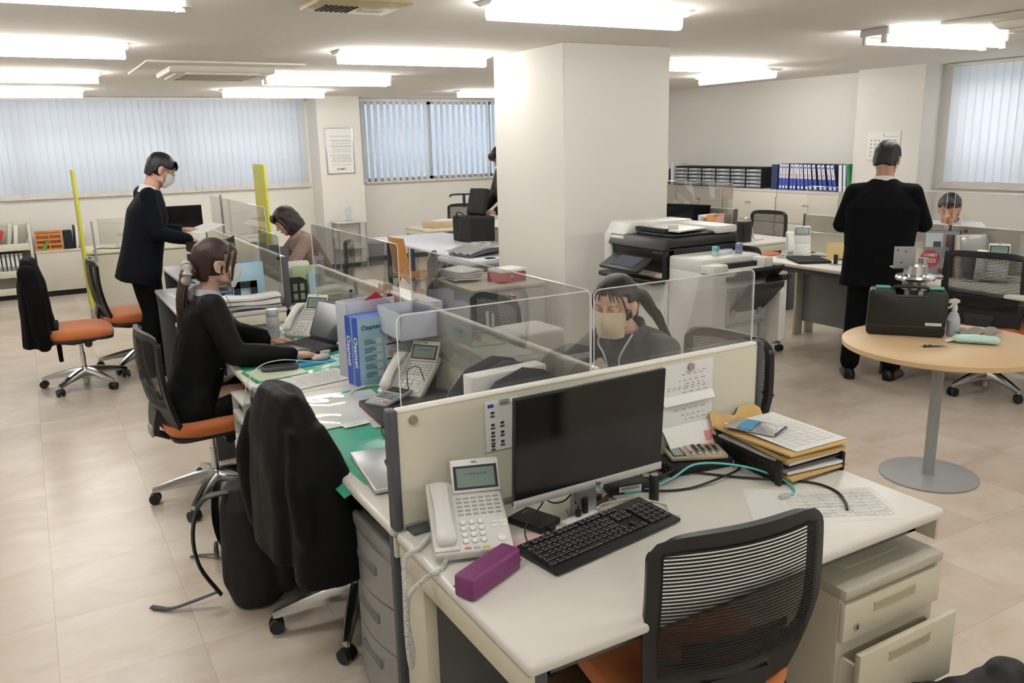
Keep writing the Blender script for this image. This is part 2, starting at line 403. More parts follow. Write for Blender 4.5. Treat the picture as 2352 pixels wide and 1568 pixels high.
blind('long row of closed pale vertical blinds on the back wall, behind the standing suited man', 'x', -3.7, 3.56, YB, 1.185, 2.36, 8)
blind('vertical blinds turned partly open, beside the framed notice on the back wall', 'x', 4.36, 5.52, YB, 1.185, 2.36, 33, pitch=.1)
blind('half-open vertical blinds above the man holding the black bag', 'x', 5.54, 7.7, YB, 1.185, 2.36, 38, pitch=.1)
blind('vertical blinds on the side wall over the seated man in a white shirt', 'y', 3.0, 5.44, RX, 1.17, 2.36, 10)
# ------------------------------------------------------------------ ceiling lights
M_tube = mat('glowing_tube', '#ffffff', .5); _b = M_tube.node_tree.nodes['Principled BSDF']
_b.inputs['Emission Color'].default_value = (1.0, .98, .945, 1); _b.inputs['Emission Strength'].default_value = TUBE_POWER
M_fix = mat('white_light_housing', '#d8d6d0', .5)
def batten(label, loc, rz=0, L=1.2, twin=False, group='ceiling tube lights'):
    t = thing('ceiling_light', label, 'light', (loc[0], loc[1], CH), rz, group)
    if twin:
        MB(M_fix).prism([(-.05, 0), (.05, 0), (.025, -.05), (-.025, -.05)], -L/2, L/2, 'x').box(-L/2-.03, -L/2, -.11, .11, -.05, 0, .01).box(L/2, L/2+.03, -.11, .11, -.05, 0, .01).obj('housing', t)
        for y in (-.075, .075):
            MB(M_tube).lathe([(.012, -L/2), (.02, -L/2+.02), (.02, L/2-.02), (.012, L/2)], (0, y, -.075), 12, 'x').obj('tube', t)
            for sx in (-1, 1): MB(M_fix).cyl((sx*(L/2+.012), y, -.03), (sx*(L/2+.012), y, -.1), .018, .022, 12).obj('tube_holder', t)
    else:
        MB(M_fix).prism([(-.115, 0), (.115, 0), (.05, -.028), (-.05, -.028)], -L/2-.02, L/2+.02, 'x').obj('housing', t)
        MB(M_tube).prism([(-.032, -.028), (-.032, -.075), (-.018, -.092), (.018, -.092), (.032, -.075), (.032, -.028)], -L/2, L/2, 'x').obj('diffuser', t)
    return t
g0 = 'ceiling tube lights'
batten('twin tube ceiling light hanging over the aisle, first one beyond the picture corner', (.05, 3.95), 0, 1.25, True)
batten('single tube light on the ceiling in front of the white pillar', (2.68, 3.78), rad(-1))
batten('tube ceiling light between the twin light and the ceiling air conditioner', (.08, 6.19))
batten('tube ceiling light just beyond the ceiling air conditioner, over the bookshelf side', (.08, 8.4))
batten('tube ceiling light nearest the long closed blinds, over the bookshelf', (.08, 10.55))
batten('single tube light touching the side of the white pillar', (2.7, 6.11), rad(-1))
batten('twin tube light beside the ceiling air conditioner', (2.7, 8.22), rad(-2), 1.2, True)
batten('tube ceiling light in front of the end of the long closed blinds', (2.74, 10.38))
batten('tube ceiling light over the folding table by the half-open blinds', (5.66, 10.1))
batten('tube ceiling light above the copier, parallel to the window blinds', (5.66, 6.0))
batten('slim tube light turned crosswise above the steel cabinets', (6.87, 6.95), rad(90), 1.1)
batten('exposed twin tube light over the round table', (5.66, 3.8), rad(-2), 1.25, True)
batten('tube ceiling light out of the frame over the cabinets', (5.66, 8.1))
for x, y in ((-2.8, 3.9), (-2.8, 7.9), (.05, 1.2), (2.7, .9), (5.66, 1.0), (.05, -1.4), (2.7, -1.4), (7.3, 1.0)):
    batten('white tube ceiling light behind or beside the viewpoint', (x, y), 0, group='tube lights out of view')
# ceiling cassette air conditioners
M_ac = mat('ivory_plastic', '#d9d5c8', .5); M_acg = mat('air_grille', '#a9a598', .6, bump=1, bscale=400)
def aircon(label, loc, rz):
    t = thing('ceiling_air_conditioner', label, 'air conditioner', (loc[0], loc[1], CH), rz)
    MB(M_ac).box(-.62, .62, -.62, .62, -.02, 0, .008).obj('ceiling_plate', t)
    MB(M_ac).prism([(-.42, -.02), (.42, -.02), (.36, -.07), (-.36, -.07)], -.42, .42, 'x', .01).obj('body', t)
    MB(M_acg).box(-.25, .25, -.25, .25, -.078, -.07, .003).obj('grille', t)
    for s_ in (-1, 1):
        MB(M_ac).box(-.3, .3, s_*.33-.04, s_*.33+.04, -.083, -.068, .006).obj('air_flap', t)
        MB(M_ac).box(s_*.33-.04, s_*.33+.04, -.3, .3, -.083, -.068, .006).obj('air_flap', t)
    return t
aircon('square ceiling air conditioner between the tube lights over the desks', (1.54, 7.72), 0)
aircon('ceiling air conditioner partly cut off beside the twin tube light over the round table', (5.77, 2.83), 0)
t = thing('ceiling_vent', 'small beige slatted ceiling vent in front of the tube lights', 'vent', (1.50, 4.06, CH), 0)
M_vent = mat('beige_vent', '#c9bb92', .5)
MB(M_vent).box(-.22, .22, -.2, .2, -.03, 0, .008).obj('cover', t)
vg = MB(M_blackm)
for i in range(7): vg.box(-.16+i*.025, -.148+i*.025, -.03, .15, -.034, -.029)
vg.obj('slot_grille', t)
MB(M_ac).box(.04, .15, .02, .1, -.034, -.029).obj('label_plate', t)
for (x, y, l) in ((5.2, 9.0, 'small round smoke detector on the ceiling between the pillar and the blinds'), (4.7, 8.0, 'flat white ceiling sensor disc beside the white pillar')):
    tag(MB(M_fix).lathe([(.05, 0), (.05, -.015), (.03, -.03), (.0, -.032)], (0, 0, 0), 20).obj('smoke_detector'), l, 'detector').location = (x, y, CH)
# framed notice on the back pilaster
t = thing('framed_notice', 'framed white notice with small print and a red company mark on the back wall', 'notice', (3.893, YB2, 1.66))
MB(mat('silver_frame', '#b9babd', .3, .8)).box(-.2, .2, -.018, 0, -.315, .315, .004).obj('frame', t)
pm = MB(M_paper, M_ink); pm.box(-.188, .188, -.02, -.016, -.303, .303)
pm.use(M_ink)
rn = random.Random(3)
for z in (.2, .15, .13, .1, .07, .055, .02, -.01, -.05, -.07, -.09, -.11, -.13, -.15, -.19):
    x = -.15+rn.uniform(0, .04)
    while x < .14:
        w = rn.uniform(.01, .04); pm.box(x, min(x+w, .16), -.0206, -.02, z-.004, z+.003); x += w+.008
pm.obj('notice_sheet', t)
text_mesh('COMET', .04, mat('red_print', '#a92434', .7), 'printed_mark', t, frame((0, -.0212, -.25), (1, 0, 0), (0, 0, 1)), .001)
# calendar on the right pilaster
t = thing('wall_calendar', 'white wall calendar on the side pillar behind the standing man', 'calendar', (8.10, 5.95, 1.72), 0)
cm = MB(M_paper, M_inkd); cm.box(-.012, 0, -.2, .2, -.28, .02, .002); cm.use(M_ink)
cm.box(-.0126, -.012, -.17, .0, -.035, -.031)
for i in range(5):
    for j in range(7): cm.box(-.0126, -.012, -.16+j*.05, -.14+j*.05, -.08-i*.04, -.065-i*.04)
cm.obj('calendar_sheet', t)
text_mesh('3', .035, M_inkd, 'printed_number', t, frame((-.0135, 0, -.012), (0, -1, 0), (0, 0, 1)))
# wall socket on the pillar and on the back pilaster
t = thing('wall_socket', 'steel wall socket plate low on the white pillar', 'socket', (3.42, 5.62, .40))
MB(M_greymetal).box(-.006, 0, -.035, .035, -.06, .06, .002).obj('plate', t); MB(M_fix).box(-.035, -.006, -.022, .022, -.06, -.015, .004).obj('plug', t)
# ================================================================== DESKS AND SCREENS
M_cab0 = mat('pale_modesty_panel', '#c9c5bb', .5)
def desk(label, x0, x1, y0, y1, z=.72, face='-y', group=None, skip=(), top=M_white, dark=True, modesty=True, lightm=False):
    """face: side the user sits at"""
    t = thing('office_desk', label, 'desk', ((x0+x1)/2, (y0+y1)/2, 0), 0, group)
    hx, hy = (x1-x0)/2, (y1-y0)/2
    MB(top).box(-hx, hx, -hy, hy, z-.032, z, .012, 3).obj('tabletop', t)
    fm = MB(M_dgrey if dark else M_mgrey)
    fm.box(-hx+.05, hx-.05, -hy+.05, -hy+.08, z-.075, z-.032).box(-hx+.05, hx-.05, hy-.08, hy-.05, z-.075, z-.032)
    fm.box(-hx+.05, -hx+.08, -hy+.05, hy-.05, z-.075, z-.032).box(hx-.08, hx-.05, -hy+.05, hy-.05, z-.075, z-.032); fm.obj('under_frame', t)
    for sx in (-1, 1):
        for sy in (-1, 1):
            if face[1] == 'y': bx = (sx*(hx-.035), sy*(hy-.06)); w = (.012, .045 if sy < 0 else .07)
            else: bx = (sx*(hx-.06), sy*(hy-.035)); w = (.045, .012)
            if (sx, sy) in skip: continue
            back = (sy == 1) if face == '-y' else (sy == -1) if face == '+y' else (sx == 1) if face == '-x' else (sx == -1)
            ml = M_ivory if (back or not dark) else M_dgrey
            MB(ml).box(bx[0]-w[0]-.006, bx[0]+w[0]+.006, bx[1]-w[1], bx[1]+w[1], .0, z-.033, .004).obj('leg', t)
    for s_ in (-1, 1):
        if face[1] == 'y': MB(M_ivory).box(s_*(hx-.012)-.008, s_*(hx-.012)+.008, -hy+.01, hy-.01, z-.095, z-.033, .003).obj('side_rail', t)
        else: MB(M_ivory).box(-hx+.01, hx-.01, s_*(hy-.012)-.008, s_*(hy-.012)+.008, z-.095, z-.033, .003).obj('side_rail', t)
    if modesty:
        mm = MB(M_cab0 if lightm else M_mgrey)
        if face == '-y': mm.box(-hx+.05, hx-.05, hy-.03, hy-.015, .12, z-.04)
        elif face == '+y': mm.box(-hx+.05, hx-.05, -hy+.015, -hy+.03, .12, z-.04)
        elif face == '-x': mm.box(hx-.03, hx-.015, -hy+.05, hy-.05, .12, z-.04)
        else: mm.box(-hx+.015, -hx+.03, -hy+.05, hy-.05, .12, z-.04)
        mm.obj('modesty_panel', t)
    return t
def screen(label, axis, u0, u1, face, z0, z1, post0=True, post1=True, group=None, th=.026):
    """cream desk-top divider with rounded top edge and grey end posts"""
    c = (u0+u1)/2; h = (u1-u0)/2
    t = thing('desk_screen', label, 'desk divider', (c, face, z0) if axis == 'x' else (face, c, z0), 0 if axis == 'x' else pi/2, group)
    H_ = z1-z0
    a0 = -h+(.022 if post0 else 0); a1 = h-(.022 if post1 else 0)
    MB(M_cream, M_creamedge).box(a0, a1, -th/2, th/2, .015, H_-.012).use(M_creamedge).box(a0, a1, -th/2-.001, th/2+.001, H_-.014, H_, .006, 3).obj('panel', t)
    if post0: MB(M_dgrey).box(-h-.004, -h+.022, -th/2-.008, th/2+.008, 0, H_+.001, .007, 3).obj('end_post', t)
    if post1: MB(M_dgrey).box(h-.022, h+.004, -th/2-.008, th/2+.008, 0, H_+.001, .007, 3).obj('end_post', t)
    for u in (-h+.03, h-.09):
        MB(M_dgrey).box(u, u+.06, -th/2-.05, -th/2, .0, .008, .003).obj('foot_clamp', t)
    return t
def acrylic(label, axis, u0, u1, face, z0, z1, group='clear acrylic guards on the dividers', r=.02):
    c = (u0+u1)/2; h = (u1-u0)/2
    t = thing('acrylic_guard', label, 'clear guard', (c, face, z0) if axis == 'x' else (face, c, z0), 0 if axis == 'x' else pi/2, group)
    H_ = z1-z0; P = rrect(-h, h, 0, H_, r, 4)
    m = MB(M_acryl, M_acredge); n = len(P)
    vs = [(p[0], -.0015, p[1]) for p in P]+[(p[0], .0015, p[1]) for p in P]
    m.add(vs, [tuple(range(n)), tuple(range(n, 2*n))[::-1]]); m.use(M_acredge)
    m.tube([(p[0], 0, p[1]) for p in P], .0018, 5, True, 1)
    m.obj('clear_sheet', t, ang=20)
    return t
ZD = .72
d_front = desk('white desk nearest the viewer with the large black monitor and keyboard', .725, 2.06, 1.23, 1.915, ZD, '-y', skip=((1, -1),))
d_mid = desk('white desk with the green transparent mat and silver laptop', .725, 1.395, 1.945, 3.335, ZD, '-x')
d_wom = desk('white desk where the woman in the black jacket is working', .725, 1.395, 3.34, 4.72, ZD, '-x')
d_r1 = desk('white desk behind the divider in front of the woman with the beige mask', 1.425, 2.06, 1.945, 3.335, ZD, '+x')
d_r2 = desk('white desk beyond the one of the woman with the beige mask, beside the white pillar', 1.425, 2.06, 3.34, 4.72, ZD, '+x')
ZT = 1.056; ZA = 1.295
screen('cream divider standing at the back of the desk with the big monitor', 'x', .727, 2.062, 1.93, ZD, ZT)
screen('cream divider with the blue and pink magnets, behind the monitor', 'y', 1.95, 3.33, 1.41, ZD, ZT, False, True)
screen('cream divider with papers pinned to it, behind the laptop of the seated woman', 'y', 3.34, 4.72, 1.41, ZD, ZT, False, False)
acrylic('clear guard over the monitor desk divider, on the side of the phone', 'x', .775, 1.385, 1.949, ZT-.2, ZA)
acrylic('clear guard in front of the woman with the beige mask', 'x', 1.395, 2.045, 1.949, ZT-.2, ZA)
acrylic('clear guard running on the divider with the blue and pink magnets', 'y', 1.955, 3.29, 1.385, ZT-.2, ZA)
acrylic('clear guard on the divider between the woman with the ponytail and the white boxes', 'y', 3.42, 4.72, 1.385, ZT-.2, ZA)
# second island, in line beyond the first
desk('grey-white desk where the man in the navy suit is standing, crowded with papers', .735, 1.39, 5.40, 6.72, .70, '-x', skip=((-1, -1),), top=mat('pale_grey_laminate', '#c9c9cb', .3))
desk('grey-white desk of the woman in the brown ribbed sweater', 1.405, 2.05, 5.40, 6.72, .70, '+x', top=MATS['pale_grey_laminate'])
desk('far grey-white desk of the second island beyond the navy-suited man', .97, 1.39, 6.73, 8.05, .70, '-x', top=MATS['pale_grey_laminate'])
desk('far grey-white desk of the second island beside the yellow-green screen', 1.405, 2.05, 6.73, 8.05, .70, '+x', top=MATS['pale_grey_laminate'])
screen('cream divider with a grey end post and black clip, on the second island', 'y', 5.41, 6.72, 1.40, .70, 1.03, True, False)
screen('cream divider at the far half of the second island', 'y', 6.73, 8.05, 1.40, .70, 1.03, False, True)
acrylic('clear guard on the second island, near the black clip', 'y', 5.42, 6.0, 1.375, .85, 1.17)
acrylic('tall clear guard on the second island with its metal rod', 'y', 5.95, 7.95, 1.43, .95, 1.32)
tag(MB(M_greymetal).box(-.009, .009, -.009, .009, 0, .32, .003).obj('guard_post'), 'thin grey metal rod rising above the black paper trays of the second island', 'post').location = (1.40, 7.3, 1.031)
for x0, l in ((.77, 'grey end panel under the near edge of the second island, window-aisle side'), (1.43, 'grey end panel under the near edge of the second island, pillar side')):
    o = MB(M_mgrey).box(0, .58, 0, .012, .25, .665, .002).obj('end_panel'); tag(o, l, 'panel'); o.location = (x0, 5.425, 0)
# islands on the cabinet side
desk('desk with the black folder and white phone, where the black-suited man stands', 5.24, 5.85, 3.70, 5.02, ZD, '-x')
desk('desk behind the black mesh chair by the round table', 5.24, 5.85, 2.36, 3.69, ZD, '-x')
desk('desk where the man in the white shirt is seated', 5.87, 6.50, 3.70, 5.02, ZD, '+x')
desk('desk at the picture edge on the far side of the divider with the pinned list', 5.87, 6.50, 2.36, 3.69, ZD, '+x')
screen('cream divider with the grey end post beside the small yellow calendar', 'y', 3.72, 5.03, 5.86, ZD, ZT, False, True)
screen('cream divider with the pinned white list at the picture edge', 'y', 2.36, 3.69, 5.86, ZD, ZT, True, True)
acrylic('clear guard in front of the seated man in the white shirt', 'y', 3.72, 5.0, 5.835, ZT-.15, ZA)
acrylic('clear guard over the divider with the pinned white list', 'y', 2.4, 3.66, 5.835, ZT-.15, ZA)
desk('desk behind the copier, with the dark monitor and leaning files', 5.17, 5.78, 5.83, 7.15, ZD, '-x')
desk('white desk in front of the empty mesh chair by the cabinets', 5.83, 6.62, 5.72, 7.15, ZD, '+x')
screen('cream divider with red magnets behind the copier', 'y', 5.80, 7.15, 5.805, ZD, ZT, True, False)
acrylic('clear guard above the divider with the red magnets', 'y', 5.82, 7.1, 5.78, ZT-.15, ZA)

# ================================================================== OFFICE CHAIR
BH = .54
def back_pt(u, v, w=.240, z0=.372, off=0):
    ww = w*(.80+.20*min(1, (v/.55))**.8) if v < .55 else w*(1.0-.03*((v-.55)/.45))
    if v > .88: ww *= 1-.10*((v-.88)/.12)**3*(abs(u)**3)
    lean = -.235-.055*v-.035*sin(v*pi)+.03*(1-v)
    x = u*ww; y = lean+.045*(u*u)-off; z = z0+v*BH
    if v > .88: z -= .018*((v-.88)/.12)*abs(u)**4
    return (x, y, z)
def strip(mb, u0, u1, v0, v1, nu, nv, th, off=0):
    mb.grid(lambda a, b: back_pt(u0+(u1-u0)*a, v0+(v1-v0)*b, off=off), nu, nv, th)
def build_chair(label, seatmat=M_orange, meshmat=M_mesh):
    t = thing('office_chair', label, 'office chair')
    # star base
    hb = MB(M_steel); hb.lathe([(.03, .06), (.042, .075), (.042, .13), (.03, .15)], n=20); hb.obj('base_hub', t)
    for k in range(5):
        a = rad(90+72*k+18); c, s_ = cos(a), sin(a); L = MB(M_steel)
        rings = []
        for q, w, h, z in ((.025, .026, .035, .112), (.10, .023, .030, .108), (.2, .019, .022, .092), (.285, .015, .014, .075), (.305, .012, .012, .07)):
            rings.append([(c*q-s_*x_*w, s_*q+c*x_*w, z+y_*h) for x_, y_ in ((-1, -.9), (1, -.9), (1, .3), (.55, 1), (-.55, 1), (-1, .3))])
        L.loft(rings); L.cyl((c*.298, s_*.298, .05), (c*.298, s_*.298, .08), .011, n=10); lo = L.obj('leg', t)
        ca = a+1.1+k; cx, cy = c*.298, s_*.298; dx, dy = cos(ca), sin(ca)
        w = MB(M_black)
        for sg in (-1, 1):
            p = Vector((cx-dy*0+dx*.0, cy, .028)); ax = Vector((-dy, dx, 0))
            w.cyl(p+ax*.008*sg, p+ax*.026*sg, .028, .026, 18)
        w.cyl((cx, cy, .03), (cx, cy, .058), .013, n=10).cyl(Vector((cx, cy, .034))+Vector((-dy, dx, 0))*.012, Vector((cx, cy, .034))-Vector((-dy, dx, 0))*.012, .02, n=12)
        w.obj('caster', lo)
    MB(M_chrome).cyl((0, 0, .02), (0, 0, .26), .018).cyl((0, 0, .24), (0, 0, .36), .013).obj('gas_lift', t)
    MB(M_black).prism([(-.17, .385), (.13, .385), (.10, .345), (-.05, .33), (-.15, .35)], -.07, .07, 'x', .01).cyl((.07, .05, .36), (.17, .05, .35), .03, .026, 16).tube([(-.07, 0, .36), (-.16, .02, .345), (-.2, .03, .33)], .006, 6).obj('tilt_mechanism', t)
    MB(M_black).prism([(x, y) for x, y in rrect(-.225, .225, -.215, .225, .07)], .382, .402, 'z', .006).obj('seat_pan', t)
    def seat(a, b):
        th = a*2*pi; sx, sy = cos(th), sin(th)
        ex = abs(sx)**.55*(1 if sx > 0 else -1); ey = abs(sy)**.55*(1 if sy > 0 else -1)
        prof = [(.0, .478), (.5, .478), (.85, .474), (.97, .462), (1.0, .44), (.99, .418), (.94, .402), (.0, .40)]
        k = b*(len(prof)-1); i = min(int(k), len(prof)-2); f_ = k-i
        r = prof[i][0]*(1-f_)+prof[i+1][0]*f_; z = prof[i][1]*(1-f_)+prof[i+1][1]*f_
        y = ey*r*.235; x = ex*r*.245
        z += -.012*(1-(x/.245)**2)*(1 if z > .46 else 0) - (.028*max(0, (y-.1)/.135)**2)
        return (x, y, z)
    MB(seatmat).grid(seat, 40, 14).obj('seat', t, ang=80)
    bk = MB(M_black)
    strip(bk, -1, -.86, .3, 1, 3, 22, .022); strip(bk, .86, 1, .3, 1, 3, 22, .022); strip(bk, -1, 1, .925, 1, 24, 3, .022)
    bk.grid(lambda a, b: back_pt(-1+2*a, (.0+(.36+.08*abs(-1+2*a)**2)*b)), 24, 10, .022)
    bk.obj('back_frame', t, ang=50)
    mm = MB(meshmat); mm.grid(lambda a, b: back_pt(-.88+1.76*a, (.34+.60*b), off=.004), 20, 20); mo_ = mm.obj('mesh_back', t, ang=60)
    lb = MB(M_black); lb.grid(lambda a, b: back_pt(-.6+1.2*a, .40+.09*b, off=-.012), 12, 4, .008); lb.obj('lumbar_pad', t)
    MB(M_black).loft([[(-w, y-.012, z), (w, y-.012, z), (w, y+.012, z), (-w, y+.012, z)] for w, y, z in ((.05, -.10, .37), (.055, -.2, .365), (.06, -.262, .40), (.07, -.258, .47), (.09, -.245, .53))]).obj('back_bracket', t)
    MB(M_greymetal).box(-.045, .045, -.285, -.268, .385, .44, .008).obj('bracket_cap', t)
    return t
chair = build_chair('black mesh-backed chair with an orange seat, pulled up to the desk nearest the viewer')
place(chair, (1.285, 1.445, 0), rad(-8), group='black and orange office chairs')
def chair_at(label, x, y, rz, dz=0, star=0):
    c = copy_tree(chair); place(c, (x, y, 0), rad(rz), label)
    if dz: c.scale = (dz, dz, dz)
    for ch in c.children:
        if ch.name.startswith('leg'): ch.rotation_euler = (0, 0, rad(star))
    return c
chair_at('orange-seated chair under the woman in the black jacket', .64, 4.18, -86)
chair_at('orange-seated chair whose back is covered by a long black coat, next to the backpack', .87, 2.74, -84, 1, 3)
chair_at('orange-seated chair with a black blazer over its back, standing alone on the open floor', .20, 6.88, -92)
chair_at('mesh chair behind the standing man in the navy suit', .62, 7.30, -88)
chair_at('large black mesh chair at the far side of the round table', 5.50, 3.10, -78, 1.07)
chair_at('empty mesh chair in front of the steel cabinets', 6.93, 6.62, 100)
chair_at('mesh chair just behind the woman with the beige mask', 2.27, 2.50, 97)
chair_at('mesh chair with a pink tag on its top edge, beside the white pillar', 1.90, 3.90, 96)
chair_at('tall mesh chair with its back turned, beyond the clear guards by the wooden chair', 2.42, 5.95, 62)
chair_at('small dark chair with a pink tag, behind the woman in the ribbed sweater', 2.15, 7.1, 78)
chair_at('chair with an orange seat half hidden by the copier finisher', 4.93, 4.80, -70)
chair_at('black chair seen just past the copier scanner lid', 4.95, 6.2, -85)
chair_at('black chair under the seated man in the white shirt', 6.83, 4.12, 95)
chair_at('chair peeping over the divider with red magnets', 6.95, 8.0, 95)

# ================================================================== STORAGE
def grey_cabinet():
    # three-drawer pedestal, drawers face -x (local), bowed fronts
    t = thing('drawer_pedestal', 'dark grey three-drawer pedestal with bowed fronts under the corner of the desk', 'drawer cabinet', (.99, 2.22, 0))
    w = .20; MB(mat('pedestal_side_grey', '#6b6a68', .5)).box(-.19, .27, -w, w, .03, .56, .003).obj('cabinet_body', t)
    gm = mat('pedestal_front_grey', '#9a9998', .45); tm = mat('pedestal_top_grey', '#8c8b88', .5)
    MB(tm).box(-.245, .27, -w-.003, w+.003, .57, .60, .008).box(-.24, .27, -w, w, .56, .575).box(-.245, -.225, -w, w, .59, .612, .006).box(-.24, .2, -w-.003, -w+.012, .59, .612, .004).box(-.24, .2, w-.012, w+.003, .59, .612, .004).obj('tray_top', t)
    for z0, z1 in ((.40, .555), (.245, .395), (.04, .24)):
        d = MB(gm)
        def fr(a, b, z0=z0, z1=z1):
            y = -w+2*w*a; return (-.215-.035*sin(a*pi), y, z0+(z1-z0)*b)
        d.grid(lambda a, b: fr(1-a, b), 16, 1, .02); 
        zz = z1-.06
        do = d.obj('drawer', t, ang=30)
        MB(mat('handle_recess_grey', '#77767a', .6)).box(-.2535, -.235, -.075, .075, zz-.02, zz+.012, .006).obj('handle', do)
    MB(M_inkd, M_paper).box(-.19, -.1, -w-.001, -w, .515, .53).use(M_paper).box(-.19, -.1, -w-.001, -w, .49, .512).obj('maker_label', t)
    s_ = MB(M_paper, mat('warning_yellow', '#e0b92b', .6), M_ink).box(-.16, -.06, -w+.014, -w+.075, .6, .6012)
    s_.use(MATS['warning_yellow']).add([(-.10, -w+.02, .6016), (-.07, -w+.045, .6016), (-.10, -w+.07, .6016)], [(0, 1, 2)])
    s_.use(M_ink)
    for i in range(4): s_.box(-.152+i*.009, -.149+i*.009, -w+.02, -w+.07, .6011, .6015)
    s_.obj('warning_sticker', t)
    for x in (-.16, .22):
        for y in (-.15, .15): MB(M_black).cyl((x, y-.01, .016), (x, y+.01, .016), .016).box(x-.01, x+.01, y-.012, y+.012, .016, .035).obj('caster', t)
    return t
grey_cabinet()
def ivory_pedestal(label, loc, rz, open2=.0, name='drawer_pedestal', low=False, W_=.40, D=.52, H_=.60):
    """drawers face local -y"""
    t = thing(name, label, 'drawer cabinet', loc, rz)
    w = W_/2; MB(M_ivory).box(-w, w, 0, D, .03, H_-.03, .003).obj('cabinet_body', t)
    MB(mat('pedestal_top_beige', '#b9b5a4', .5)).box(-w-.002, w+.002, -.02, D, H_-.03, H_, .008).obj('cabinet_top', t)
    zs = ((.45, .56, 0), (.25, .445, open2), (.04, .245, 0)) if not low else ((.43, .56, 0), (.29, .425, 0), (.04, .285, 0))
    for i, (z0, z1, o) in enumerate(zs):
        dm = MB(M_ivory).box(-w+.001, w-.001, -.018-o, -o, z0, z1, .004)
        if o: dm.box(-w+.02, -w+.03, -o, .05, z0+.02, z1-.05).box(w-.03, w-.02, -o, .05, z0+.02, z1-.05)
        do = dm.obj('drawer', t)
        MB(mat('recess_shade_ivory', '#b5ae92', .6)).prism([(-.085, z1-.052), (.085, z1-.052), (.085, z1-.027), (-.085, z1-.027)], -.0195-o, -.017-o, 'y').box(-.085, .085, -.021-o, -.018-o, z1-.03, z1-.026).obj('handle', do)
        if i == 0: MB(M_greymetal, M_black).cyl((-w+.05, -.018, z0+.035), (-w+.05, -.021, z0+.035), .011).use(M_black).box(-w+.0485, -w+.0515, -.0225, -.021, z0+.029, z0+.041).obj('lock', t)
    MB(M_ivory).prism([(-.11, .06), (.11, .06), (.13, .13), (-.13, .13)], H_, H_+.0015, 'z').obj('top_recess', t)
    for x in (-w+.05, w-.05):
        for y in (.05, D-.05): MB(M_black).cyl((x-.01, y, .016), (x+.01, y, .016), .016).box(x-.012, x+.012, y-.01, y+.01, .016, .035).obj('caster', t)
    return t
ivory_pedestal('ivory drawer pedestal with its second drawer pulled slightly out, beside the black bag', (1.85, 1.235, 0), 0, .055)
ivory_pedestal('ivory drawer pedestal with dark handles by the feet of the navy-suited man', (.76, 5.63, 0), -pi/2, 0, low=True)
# letter-tray drawer unit next to the seated woman
t = thing('letter_tray_unit', 'white slatted letter drawer unit between the seated woman and the black coat', 'drawer unit', (.83, 3.78, 0), 0)
MB(M_printerw).box(-.13, .35, -.12, .12, .60, .615, .004).box(-.125, .35, -.12, -.105, .02, .6).box(-.125, .35, .105, .12, .02, .6).obj('case', t)
for i in range(5): MB(M_printerw, M_black).box(-.13, .3, -.105, .105, .50-i*.12, .53-i*.12, .003).use(M_black).box(-.1, .3, -.104, .104, .532-i*.12, .598-i*.12).obj('tray', t)
MB(M_printerw).box(-.12, .35, -.115, .115, .02, .04).obj('bottom_plate', t)
# steel filing cabinets along the side wall
M_cab = mat('warm_white_cabinet', '#cfcabd', .45)
y0 = 6.34
labs = ['steel cabinet at the end of the row, half behind the black-suited man', 'steel cabinet under the blue and white ring binders', 'steel cabinet under the drawer trays nearest the binders', 'steel cabinet under the middle of the black letter drawers', 'steel cabinet beside the white pillar under the leaning papers']
cab0 = thing('filing_cabinet', labs[0], 'cabinet', (7.94, y0+.47, 0), 0, 'steel filing cabinets along the wall')
MB(M_cab).box(0, .44, -.452, .452, .05, 1.05, .002).obj('cabinet_body', cab0)
MB(M_cab).box(-.004, .44, -.455, .455, 1.05, 1.078, .003).obj('cabinet_top', cab0)
MB(M_blackm).box(.03, .42, -.44, .44, 0, .05).obj('plinth', cab0)
M_hn = mat('brass_beige_handle', '#b79f6c', .5)
for i in range(3):
    z0, z1 = .06+i*.315, .06+i*.315+.31
    do = MB(M_cab).box(-.014, 0, -.448, .448, z0, z1, .003).obj('drawer', cab0)
    MB(M_hn).box(-.019, -.0135, -.045, .045, z1-.125, z1-.075, .002).use(M_greymetal).box(-.0205, -.018, -.037, .037, z1-.105, z1-.084).use(M_paper).box(-.0205, -.018, -.037, .037, z1-.122, z1-.107).obj('handle', do)
for i in range(1, 5):
    c = copy_tree(cab0); place(c, (7.94, y0+.47+.915*i, 0), 0, labs[i])
